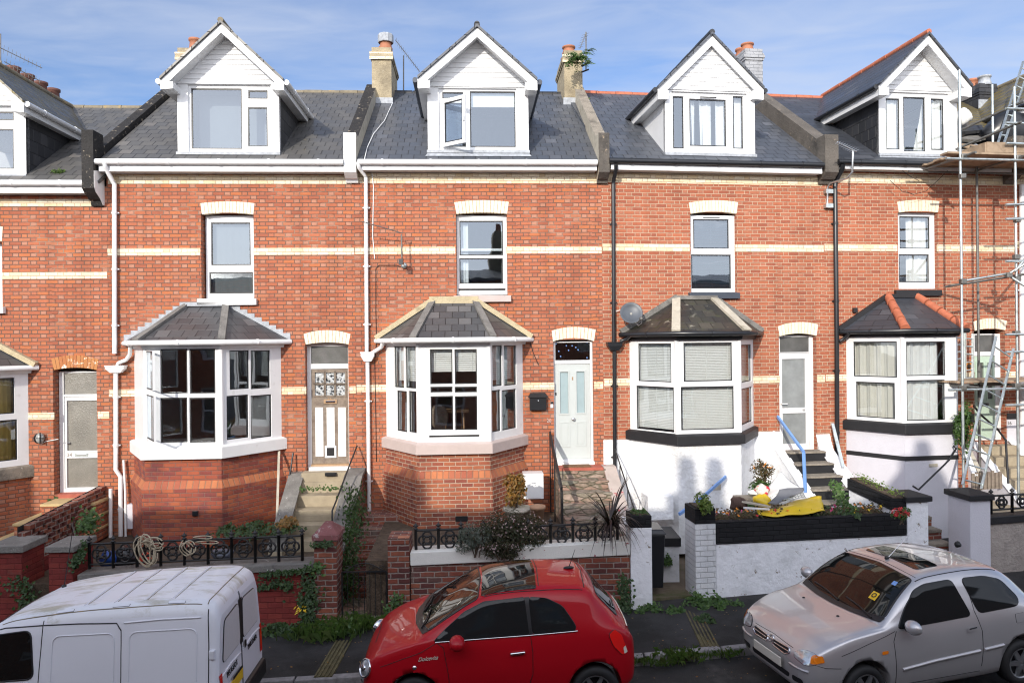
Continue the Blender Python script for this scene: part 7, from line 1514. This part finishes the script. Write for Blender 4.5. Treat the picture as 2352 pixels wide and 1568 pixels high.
# wheelie bin
t = thing('wheelie_bin', 'black wheelie bin standing behind the white rendered pillar', 'bin', at(1506,1355,12.5)); b_ = at(1510,1350,12.55); 
mb = MB(); mb.hexa([(b_.x-.27,b_.y,b_.z),(b_.x+.10,b_.y,b_.z),(b_.x+.10,b_.y+.45,b_.z),(b_.x-.27,b_.y+.45,b_.z)],[(b_.x-.33,b_.y-.06,b_.z+.92),(b_.x+.13,b_.y-.06,b_.z+.92),(b_.x+.13,b_.y+.5,b_.z+.92),(b_.x-.33,b_.y+.5,b_.z+.92)]); mb.build('body', M['black_gloss'], t, bevel=.02)
mb = MB(); mb.hexa([(b_.x-.36,b_.y-.09,b_.z+.925),(b_.x+.16,b_.y-.09,b_.z+.925),(b_.x+.16,b_.y+.53,b_.z+.925),(b_.x-.36,b_.y+.53,b_.z+.925)],[(b_.x-.30,b_.y-.03,b_.z+1.0),(b_.x+.10,b_.y-.03,b_.z+1.0),(b_.x+.10,b_.y+.5,b_.z+1.0),(b_.x-.30,b_.y+.5,b_.z+1.0)]); mb.build('lid', M['black_gloss'], t, bevel=.015)
# flower pots
def pot(lab, c, r, h, m): mb = MB(); mb.lathe(c, [(0,0),(r*.72,0),(r*.95,h*.8),(r*1.06,h*.8),(r*1.06,h),(r*.92,h),(r*.88,h*.85),(0,h*.85)], 20); return tag(mb.build('flower_pot', m, None, loc=c), lab, 'pot', 'pots in the flowering garden')
pot('small clay pot beside the flowering shrub', at(1235,1194,13.2), .135, .26, mat('pale_clay', (.42,.25,.15), .8)); pot('wide grey stone pot under the trailing leafy plant', at(1190,1195,13.5), .26, .24, M['cement'])
fitted(None, F1, T(2,2,105,1212,290,1445), .75, .45, M['white'], 'meter_box'); mb_ = [o for o in COL.objects if o.name.startswith('meter_box') and o.parent is None][-1]; tag(mb_, 'white meter box left of the black flat handrail', 'meter box'); fitted(mb_, F1, T(2,2,115,1265,282,1435), .755, .74, M['white_old'], 'door')
# ------------------------------------------------------------------ plants
plant('leafy_plant', 'trailing rusty leafed plant in the wide stone pot', 'plant', at(1186,1125,13.6), (.26,.22,.34), 750, .085, M['leaf_or'], 11, 6)
sh_c = at(1180,1222,12.2)
plant('flowering_shrub', 'bushy shrub covered in tiny pink flowers over the white coping', 'shrub', sh_c, (.68,.40,.40), 4200, .055, M['leaf_pk'], 12, 14, flowers=[(M['petal_pk'], 130, .015)], w=.4, clumps=13)
plant('grey_shrub', 'grey green shrub left of the pink flowering shrub', 'shrub', at(1096,1236,12.05), (.34,.26,.30), 1600, .05, M['leaf_gy'], 13, 8, w=.3)
plant('trailing_shrub', 'dark shrub trailing over the coping below the pink flowers', 'shrub', at(1150,1262,11.92), (.36,.12,.17), 1200, .05, M['leaf_pk'], 14, 5, flowers=[(M['petal_pk'], 40, .018)], w=.4)
def strap(lab, c, n, L_, m, seed, sag=1.0):
    rng = random.Random(seed); c = Vector(c); mb = MB()
    for i in range(n):
        a = rng.uniform(0,6.28); d = Vector((math.cos(a),math.sin(a),0)); l = L_*rng.uniform(.55,1.1); u_ = rng.uniform(.5,1.5); w = .017*rng.uniform(.7,1.2); sd = d.cross(UP)*w
        P_ = [c+d*l*k*.75+UP*(l*u_*k-l*sag*(1.4-u_*.5)*k*k) for k in (0,.2,.4,.6,.8,1)]
        vs = []
        for k,p in enumerate(P_): f = 1-.95*(k/5)**2; vs += [p-sd*f, p+sd*f]
        mb.add(vs, [[2*k,2*k+1,2*k+3,2*k+2] for k in range(5)], 0, True)
    o = mb.build('strap_leaf_plant', m, None, loc=c, recalc=False); return tag(o, lab, 'plant')
strap('dark purple strap leaved plant drooping over the white coping', at(1402,1210,12.2), 110, .82, M['leaf_pu'], 15)
weeds('low green plant on top of the black brick pillar by the bin', at(1466,1180,12.3), (.16,.14,.12), 240, .06, M['leaf'], 16, 'pillar_plant', 'plant', None)
plant('potted_plant', 'light green leafy plant in the black planter pillar', 'plant', at(1618,1150,12.4), (.15,.14,.20), 420, .065, M['leaf_lt'], 17, 5)
plant('rose_bush', 'thin rose bush with orange hips against the white bay', 'shrub', at(1755,1082,14.2), (.27,.22,.27), 760, .05, M['leaf_br'], 18, 10, flowers=[(M['petal_or'], 12, .022)], clumps=11)
plant('green_shrub', 'low green shrub below the rose bush', 'shrub', at(1752,1126,14.0), (.32,.24,.24), 1200, .055, M['leaf'], 19, 5)
plant('wall_shrub', 'tall green shrub behind the scaffold beside the grey bay', 'shrub', at(2216,985,15.2), (.17,.22,.62), 1500, .07, M['leaf'], 20, 8, clumps=14)
rng = random.Random(21)
def bedding(lab, u0, v0, u1, v1, n, seed, cols):
    rng = random.Random(seed); z = zt3-.02; t = thing('bedding_plants', lab, 'flowers', W2.P(a3+(b3-a3)*(u0+u1)/2,z,-.3), 'bedding plants in the long planter'); mb = MB()
    for i in range(n): p = W2.P(a3+(b3-a3)*rng.uniform(u0,u1), z+rng.random()**2*.14, -rng.uniform(.08,.55)); leaf(mb, p, (rng.uniform(-.5,.5),-.5,.8), .055, .7, rng)
    mb.build('foliage', M['leaf_br'], t, recalc=False)
    for cm in cols:
        mb = MB()
        for i in range(int(n*.024)+2):
            p = W2.P(a3+(b3-a3)*rng.uniform(u0,u1), z+rng.uniform(.05,.14), -rng.uniform(.06,.5))
            for k in range(4): leaf(mb, p, (rng.uniform(-.6,.6),-.8,.8), .030, .9, rng)
        mb.build('flowers', cm, t, recalc=False)
for i,(u0,u1,cols,what) in enumerate([(.0,.22,['petal_or','petal_mg'],'orange and pink bedding flowers at the left end of the long planter'),(.22,.48,['petal_or','petal_rd'],'orange and red bedding flowers below the yellow sheet'),(.48,.72,['petal_mg'],'magenta bedding flowers in the middle right of the long planter'),(.72,.97,['petal_or','petal_yl'],'orange bedding flowers near the hipped pillar')]): bedding(what, u0,0,u1,0, 330, 40+i, [M[c] for c in cols])
plant('red_flowers', 'red flowering plant spilling over beside the hipped pillar', 'flowers', at(2070,1182,12.55), (.17,.10,.16), 260, .06, M['leaf'], 45, 3, flowers=[(M['petal_rd'], 46, .032)])
creeper('ivy trailing down the white wall right of the black risered steps', [at(1915,1112,13.9), at(1930,1140,13.5), at(1948,1170,13.1), at(1960,1182,12.95)], 300, .06, M['leaf'], 46, (-.5,-.8,.3), .06)
weeds('ivy spreading at the foot of the black risered steps', at(1920,1182,13.0), (.55,.3,.10), 500, .07, M['leaf_dk'], 47, 'ivy_patch', 'ivy', None)
weeds('low weeds in the soil behind the left end of the planter', at(1735,1160,13.6), (.3,.35,.12), 300, .06, M['leaf'], 48, 'weed_patch', 'weeds', None)
creeper('ivy covering the side of the tall wall by the iron gate', [at(815,1130,14.2), at(806,1190,13.4), at(800,1240,12.9), at(792,1300,12.5), at(790,1370,12.4)], 1300, .06, M['leaf_dk'], 49, (.9,-.4,.1), .13)
creeper('ivy patch below the cap of the pyramid topped pillar', [at(722,1250,12.02), at(765,1248,12.02)], 130, .05, M['leaf_dk'], 50, (0,-1,.2), .03)
creeper('ivy hanging at the left edge of the pyramid topped pillar', [at(727,1298,12.03), at(733,1310,12.03)], 120, .06, M['leaf'], 51, (0,-1,.2), .06)
creeper('ivy climbing the wall left of the pyramid topped pillar', [at(708,1330,12.03), at(716,1370,12.03), at(708,1410,12.03), at(715,1435,12.0)], 620, .06, M['leaf_dk'], 52, (0,-1,.2), .10)
creeper('ivy runner across the red painted wall', [at(595,1345,12.03), at(640,1340,12.03), at(672,1345,12.03)], 300, .05, M['leaf_dk'], 53, (0,-1,.2), .05)
creeper('ivy fringe under the grey coping of the red painted wall', [at(600,1318,12.0), at(660,1312,12.0), at(715,1305,12.0)], 320, .045, M['leaf_dk'], 54, (0,-1,0), .03)
creeper('ivy tuft across the grey coping end near the rope', [at(200,1245,12.2), at(182,1280,11.95), at(170,1300,11.9)], 330, .055, M['leaf_dk'], 55, (0,-1,.3), .06)
creeper('ivy on the far left red pillar', [at(28,1340,11.9), at(55,1330,11.9), at(60,1380,11.9), at(58,1410,11.9)], 320, .06, M['leaf_dk'], 56, (.2,-1,0), .10)
creeper('ivy on the foot of the brick pillar right of the gate', [at(893,1410,12.05), at(908,1385,12.05), at(912,1372,12.05)], 150, .055, M['leaf'], 57, (0,-1,.2), .07)
creeper('ivy on the brick wall left of the white rendered pillar', [at(1432,1330,12.05), at(1436,1365,12.05), at(1432,1395,12.0)], 260, .055, M['leaf_dk'], 58, (0,-1,.2), .07)
creeper('ivy trickle near the white pipe on the honeycomb wall', [at(215,1185,14.0), at(190,1215,13.4)], 260, .07, M['leaf'], 59, (.3,-1,.3), .10)
creeper('weeds growing on the first concrete step corner', [at(690,1127,14.3), at(795,1125,14.3)], 130, .05, M['leaf'], 60, (0,-.6,.8), .02, 'weeds on the concrete steps', 'step_weeds', 'weeds')
weeds('weedy bank below the dark red bay behind the railing', at(600,1220,13.6), (.95,.5,.22), 900, .075, M['leaf_dk'], 61, 'weed_bank', 'weeds', None)
weeds('orange tinged weeds at the foot of the concrete steps', at(640,1205,13.7), (.35,.3,.25), 320, .07, M['leaf_or'], 62, 'weed_patch', 'weeds', None)
weeds('green plant beside the tan slabs at left', at(120,1150,15.0), (.22,.1,.14), 140, .08, M['leaf'], 63, 'small_plant', 'plant', None)
gz = lambda u,v: atz(u,v,road_z((u-1176)/1700*11.5)+.09)
weeds('dark ivy mass on the pavement behind the white van', gz(650,1450), (.62,.28,.22), 1000, .06, M['leaf_dk'], 64, 'ivy_patch')
weeds('bright weeds on the pavement below the iron gate', gz(770,1452), (.42,.22,.26), 560, .055, M['leaf'], 65)
tuft('long grass tuft on the pavement in front of the iron gate', gz(810,1442), .55, .22, 300, .24, M['grass'], 66); tuft('grass tuft at the top of the drain channel', gz(745,1460), .5, .3, 260, .24, M['grass'], 67)
fern('yellowing leaves at the foot of the pyramid topped pillar', gz(700,1425)+UP*.3, 9, .26, M['petal_yl'], 68, 'yellow_leaves', 'leaves')
weeds('dense weeds at the foot of the white rendered pillar', gz(1508,1400), (.34,.18,.22), 430, .065, M['leaf'], 69); weeds('low weeds in the white gateway', gz(1552,1402), (.22,.08,.07), 120, .055, M['leaf'], 70)
weeds('dense weeds at the foot of the white brick pillar', gz(1612,1388), (.34,.22,.34), 620, .06, M['leaf'], 71); weeds('weeds along the foot of the white planter wall', gz(1660,1392), (.42,.16,.16), 420, .055, M['leaf'], 72); weeds('weeds creeping onto the drain channel', gz(1632,1425), (.2,.3,.08), 220, .05, M['leaf_dk'], 73)
weeds('tall weed growing beside the black bin', at(1520,1290,13.3), (.16,.16,.42), 300, .07, M['leaf'], 74, 'tall_weed', 'weeds', None)
kz = lambda u,v: atz(u,v,road_z((u-1176)/1700*10.2)+.01)
tuft('grass tuft growing along the kerb right of the red car', kz(1520,1526), .25, .08, 110, .09, M['grass'], 75); tuft('long grass over the kerb in front of the drain channel', kz(1562,1512), .34, .14, 260, .16, M['grass'], 76); tuft('grass along the kerb left of the silver car', kz(1665,1503), .26, .10, 120, .10, M['grass'], 77); tuft('small grass tuft at the corner of the red car', kz(1470,1520), .2, .1, 90, .10, M['grass'], 78)
weeds('moss and weeds at the foot of the brick wall by the red car', gz(1425,1400), (.35,.15,.12), 250, .055, M['leaf_dk'], 79)
weeds('green leaf litter along the gutter left of the red car', kz(760,1562), (.6,.08,.04), 120, .05, M['leaf_or'], 80)
# leaf litter: too small to count
mb = MB(); rng = random.Random(81)
for i in range(420):
    x = rng.uniform(-6,5.5); y = rng.uniform(9.6,11.9); z = road_z(x)+(.095 if y > ykerb(x)+.1 else .0); leaf(mb, (x,y,z), (rng.uniform(-.3,.3),rng.uniform(-.3,.3),1), rng.uniform(.012,.04), .8, rng)
tag(mb.build('leaf_litter', M['leaf_or'], None, recalc=False), 'scattered dead leaves on pavement and road', 'leaves', None, 'stuff')
# ------------------------------------------------------------------ junk on the white house steps
def drape(name, lab, cat, grid, m, parent=None, amp=.02, sub=4):
    # grid: rows of world points, splined to a creased sheet with thickness
    rows = [spline([tuple(p) for p in r], sub) for r in grid]; cols = [spline(list(c), sub) for c in zip(*rows)]; nx, ny = len(cols), len(cols[0]); mb = MB(); vs = []
    for i,c in enumerate(cols):
        for j,p in enumerate(c): vs.append(Vector(p)+Vector((0,-amp*math.sin(i*1.3+j*.7)*math.cos(j*1.1-i*.4),amp*.6*math.sin(i*.9+j*1.7))))
    mb.add(vs, [[i*ny+j,(i+1)*ny+j,(i+1)*ny+j+1,i*ny+j+1] for i in range(nx-1) for j in range(ny-1)], 0, True)
    o = mb.build(name, m, parent, loc=vs[0] if parent is None else None, recalc=False); s_ = o.modifiers.new('thick','SOLIDIFY'); s_.thickness = .012
    return tag(o, lab, cat) if parent is None else o
Zt = lambda x, y, Y: at((2640+x/2.94)/1.63265, (1660+y/2.94)/1.63265, Y)
drape('yellow_sheet', 'bright yellow vinyl sheet heaped over the planter', 'sheet', [[Zt(1290,580,13.5),Zt(1150,600,13.4),Zt(980,640,13.35),Zt(760,720,13.3),Zt(620,690,13.3)],[Zt(1310,660,13.2),Zt(1150,680,13.0),Zt(980,705,12.95),Zt(800,740,12.95),Zt(580,740,13.0)],[Zt(1330,745,12.85),Zt(1150,775,12.75),Zt(960,795,12.7),Zt(760,805,12.7),Zt(600,790,12.75)]], M['yellow_pvc'])
bagm('yellow_bag', 'crumpled yellow bag under the grey cloth', 'bag', Zt(640,650,13.3), (.16,.14,.14), M['yellow_pvc'], 5)
drape('white_board', 'curled white board leaning on the white stair wall', 'board', [[Zt(850,320,14.0),Zt(930,400,13.9),Zt(1060,500,13.7)],[Zt(720,480,13.8),Zt(820,500,13.6),Zt(960,520,13.5)],[Zt(690,630,13.5),Zt(780,570,13.4),Zt(860,520,13.4)]], M['white_cloth'], None, .012)
drape('grey_cloth', 'dark grey cloth draped over the white board', 'cloth', [[Zt(830,520,13.35),Zt(950,500,13.4),Zt(1090,500,13.5)],[Zt(800,590,13.2),Zt(880,570,13.2),Zt(1090,540,13.3)],[Zt(700,670,13.15),Zt(800,680,13.05),Zt(850,640,13.1)]], M['grey_cloth'], None, .015)
t = thing('wire_basket', 'rusty wire basket lying on the yellow sheet', 'basket', Zt(980,590,13.2)); mb = MB(); A_,B_,C_,D_ = Zt(850,585,13.3),Zt(1085,528,13.4),Zt(1110,590,13.1),Zt(890,645,13.0)
for i in range(8): mb.tube([A_.lerp(B_,i/7), D_.lerp(C_,i/7)], .007, 5); 
for i in range(4): mb.tube([A_.lerp(D_,i/3), B_.lerp(C_,i/3)], .007, 5)
mb.build('wire', M['galv'], t)
for i,(p,q,lab,w) in enumerate([(Zt(415,645,13.1),Zt(735,705,13.0),'pale timber batten sticking out of the yellow sheet, the upper one',.06),(Zt(440,635,13.25),Zt(700,690,13.1),'thin grey batten behind the pale timber batten',.04),(Zt(435,715,12.9),Zt(720,730,12.85),'white plastic strip lying left of the yellow sheet',.05)]): stick(lab, p, q, w, [M['cement'],M['wood_grey'],M['white']][i])
bagm('crumpled_bag', 'red and green printed plastic bag left of the white board', 'bag', Zt(640,530,13.6), (.13,.1,.12), mat('printed_bag', (.6,.55,.5), .4, var=.1, dirt=(.6,.02,.03), ds=6, dt=(.48,.52), d2=((.1,.35,.12),7,.58,.62)), 6); bagm('white_scraps', 'white paper scraps on the slab beside the printed bag', 'paper', Zt(560,545,13.7), (.14,.1,.05), M['white_cloth'], 7)
bagm('stone', 'rough brown stone at the left end of the planter soil', 'stone', Zt(380,670,13.2), (.16,.14,.14), mat('brown_stone', (.10,.06,.045), .9, var=.3, bump=.02), 8)
mb = MB(); p_ = Zt(520,590,13.7); mb.box(p_.x-.3,p_.x+.3,p_.y-.15,p_.y+.15,p_.z-.06,p_.z); tag(mb.build('stone_slab', M['stone'], None, loc=p_), 'stone slab under the paper scraps', 'slab')
# ------------------------------------------------------------------ scaffold
SF = thing('scaffold', 'galvanised tube scaffold with timber boards at the right edge', 'scaffold', f2p(2300,1200,1.5)); N = F2.n
def tubeP(pts, m='galv', r=.026, name='tube'): mb = MB(); mb.tube(pts, r, 10); return mb.build(name, M[m], SF)
def coupler(p): mb = MB(); mb.box(p.x-.055,p.x+.055,p.y-.06,p.y+.05,p.z-.05,p.z+.05); mb.build('coupler', M['galv_dark'], SF, bevel=.012)
dO, dI = 1.45, .35
S = lambda u,v,d: F2.px(u,v,d)[0]
sA, sB = S(2210,800,dO), S(2336,800,dO); Zp = lambda u,v,d: F2.px(u,v,d)[1]
for s_, vt, vb in ((sA,162,1117),(sB,200,1135)): tubeP([F2.P(s_,Zp(2210 if s_==sA else 2336,vb,dO)-.1,dO), F2.P(s_,Zp(2210 if s_==sA else 2336,vt,dO),dO)], name='standard')
sC = S(2280,300,.45); tubeP([F2.P(sC,Zp(2280,352,.45)-.1,.45), F2.P(sC,Zp(2280,195,.45),.45)], name='standard')
sR = sB+1.9
tubeP([F2.P(sR,.9,dO),F2.P(sR,8.2,dO)], name='standard')
for (u,v,d0_),(u2,v2,d1_) in (((2161,320,-.55),(2352,232,1.6)),((2157,359,-.45),(2346,280,1.6))): tubeP([f2p(u,v,d0_),f2p(u2,v2,d1_)], 'galv_dark', name='guard_rail')
for v in (250,283,330): tubeP([F2.P(sB-.25,Zp(2336,v,dO+.06),dO+.06),F2.P(sR+.3,Zp(2336,v,dO+.06),dO+.06)], name='ledger')
zP = Zp(2336,356,dO); zL = Zp(2336,878,dO); zM = Zp(2336,635,dO)
for i in range(5):
    d = .22+.25*i; mb = MB(); mb.fbox(F2, sA-.05-.22*(i==4)+.06*(i%2), sR+.5, d, d+.225, zP, zP+.04); mb.build('board', M['wood_board'], SF)
for i in range(4):
    d = .35+.25*i; mb = MB(); mb.fbox(F2, sA-.12+.1*(i%2), sR+.5, d, d+.225, zL, zL+.04); mb.build('board', M['wood_board'], SF)
mb = MB(); mb.fbox(F2, sA+.62, sR, dO-.06, dO-.02, zP+.05, zP+.26); mb.build('toe_board', M['wood_board'], SF); mb = MB(); mb.fbox(F2, sA+.58, sA+.62, .4, dO-.03, zP+.05, zP+.25); mb.build('toe_board', M['wood_board'], SF)
for z in (zP-.06, zL-.06):
    for s_ in (sA+.06, sB+.06): tubeP([F2.P(s_,z,.05),F2.P(s_,z,dO+.35)], 'galv_dark', name='transom'); coupler(F2.P(s_,z,dO))
    tubeP([F2.P(sA-.35,z-.06,dO+.05),F2.P(sR+.3,z-.06,dO+.05)], name='ledger'); tubeP([F2.P(sA-.35,z-.06,.35),F2.P(sR+.3,z-.06,.35)], 'galv_dark', name='ledger')
tubeP([f2p(2172,658,.35),f2p(2352,630,1.5)], 'galv_dark', name='transom'); tubeP([f2p(2207,646,dO),f2p(2316,628,dO)], name='ledger'); tubeP([f2p(2312,632,dO),f2p(2370,596,dO+.2)], name='brace'); tubeP([f2p(2312,630,dO),f2p(2372,668,dO+.2)], name='brace')
for u,v in ((2211,646),(2316,632),(2336,640),(2334,590),(2211,890),(2334,885),(2334,765),(2210,405),(2336,505)): coupler(f2p(u,v,dO+.03))
tubeP([F2.P(sB,1.1,.4),F2.P(sB,zP,.4)], 'galv_dark', name='standard')
tubeP([F2.P(sB-.1,zM+.1,dO+.08),F2.P(sR,zP-.2,dO+.08)], name='brace')
for v in (470,503,600,768,808,930): tubeP([f2p(2310,v,dO+.08),f2p(2420,v-2,dO+.08)], name='ledger')
def ladder(lab, a0,a1,b0,b1, n, m='galv'):
    t = thing('ladder', lab, 'ladder', b0, 'ladders on the scaffold'); 
    for p,q in ((a0,b0),(a1,b1)): mb = MB(); mb.bar(p,q,.042,.03); mb.build('stile', M[m], t)
    for i in range(n): k = (i+.7)/n; mb = MB(); mb.tube([a0.lerp(b0,k),a1.lerp(b1,k)],.016,8); mb.build('rung', M[m], t)
ladder('aluminium ladder leaning on the lower scaffold boards', f2p(2288,772,1.65), f2p(2328,800,1.55), f2p(2211,1112,2.35), f2p(2254,1122,2.2), 10)
ladder('short ladder standing between the grey bay and the scaffold', f2p(2192,764,.5), f2p(2214,764,.45), f2p(2193,878,.55), f2p(2214,876,.5), 7)
ladder('short ladder section hung beside the sunflower', f2p(2217,764,.42), f2p(2234,766,.36), f2p(2217,874,.45), f2p(2234,872,.4), 6)
ladder('roof ladder leaning from the top boards to the mossy roof', f2p(2350,142,-.9), f2p(2366,150,-.9), f2p(2288,342,.8), f2p(2302,342,.8), 9, 'galv')
t = thing('sunflower_ornament', 'yellow sunflower ornament on the brick wall behind the scaffold', 'ornament', f2p(2226,840,.04)); c = f2p(2226,841,.05); mb = MB()
for k in range(14): a = k*6.283/14; d = F2.ex*math.cos(a)+UP*math.sin(a); e = F2.ex*-math.sin(a)+UP*math.cos(a); mb.face([c+d*.04, c+d*.085+e*.02, c+d*.125+N*.01, c+d*.085-e*.02])
mb.build('petals', M['petal_or'], t, recalc=False); mb = MB(); mb.lathe(c,[(0,.03),(.04,.025),(.055,0)],12,N); mb.build('disc', M['bark'], t)
# roof materials stacked on the top boards
bagm('rubble_sack', 'white rubble sack on the roof behind the scaffold', 'bag', f2p(2214,268,-.9), (.17,.15,.20), M['white_cloth'], 12); bagm('tarpaulin', 'black tarpaulin heaped under the mossy roof', 'tarpaulin', f2p(2315,300,-.3), (.55,.3,.45), M['black_gloss'], 13)
rng = random.Random(14)
for i,(u,v,d,lab,m) in enumerate([(2228,298,-.7,'tilted grey slate stack, upper one below the rubble sack','slate_hang'),(2238,318,-.5,'tilted concrete slab below the rubble sack','coping'),(2232,345,-.1,'flat bundle of lead sheet on the scaffold boards','lead'),(2262,345,.1,'grey felt roll on the scaffold boards','galv_dark'),(2222,335,-.2,'timber offcut on the scaffold boards','wood_board')]):
    p = f2p(u,v,d); mb = MB(); mb.box(-.26,.26,-.2,.2,-.035,.035); A_ = Matrix.Rotation(rng.uniform(-.5,.5),3,'Z') @ Matrix.Rotation(rng.uniform(.2,.7),3,'X') @ Matrix.Rotation(rng.uniform(-.5,.3),3,'Y'); mb.v = [p+A_ @ q for q in mb.v]; tag(mb.build('roofing_stack', M[m], None, loc=p), lab, 'roofing materials', 'roofing materials on the scaffold')
# picket panel and planks beside the mint door
t = thing('picket_panel', 'small dark picket panel behind the hipped grey pillar', 'fence', f2p(2260,1120,2.4), None)
for i in range(8): a_ = S(2232,1100,1.9)+i*.085; z_ = Zp(2250,1112,1.9); mb = MB(); mb.fbox(F2, a_, a_+.06, 1.88, 1.91, z_-.1, z_+.22+.02*(i%3)); mb.build('picket', M['wood_grey'], t)
stick('weathered plank leaning between the scaffold pole and the mint door', f2p(2212,1020,1.2), f2p(2240,1092,1.9), .09, M['white_dirty']); stick('second weathered plank leaning near the picket panel', f2p(2224,1030,1.2), f2p(2256,1096,1.9), .08, M['cement'])
mb = MB(); mb.tube([F2.hit(*p,.5) for p in (Q(3,1,1235,0),Q(3,1,1300,50),Q(3,1,1390,95))],.006,5); mb.tube([F2.hit(*p,.3) for p in (Q(3,1,1120,90),Q(3,1,1230,190),Q(3,1,1340,218),Q(3,1,1450,190),Q(3,1,1560,90),Q(3,1,1650,0))],.006,5); tag(mb.build('loose_cable', M['trim'], None, loc=F2.hit(*Q(3,1,1340,218),.3)), 'thin black cable sagging under the eaves beside the scaffold', 'cable')
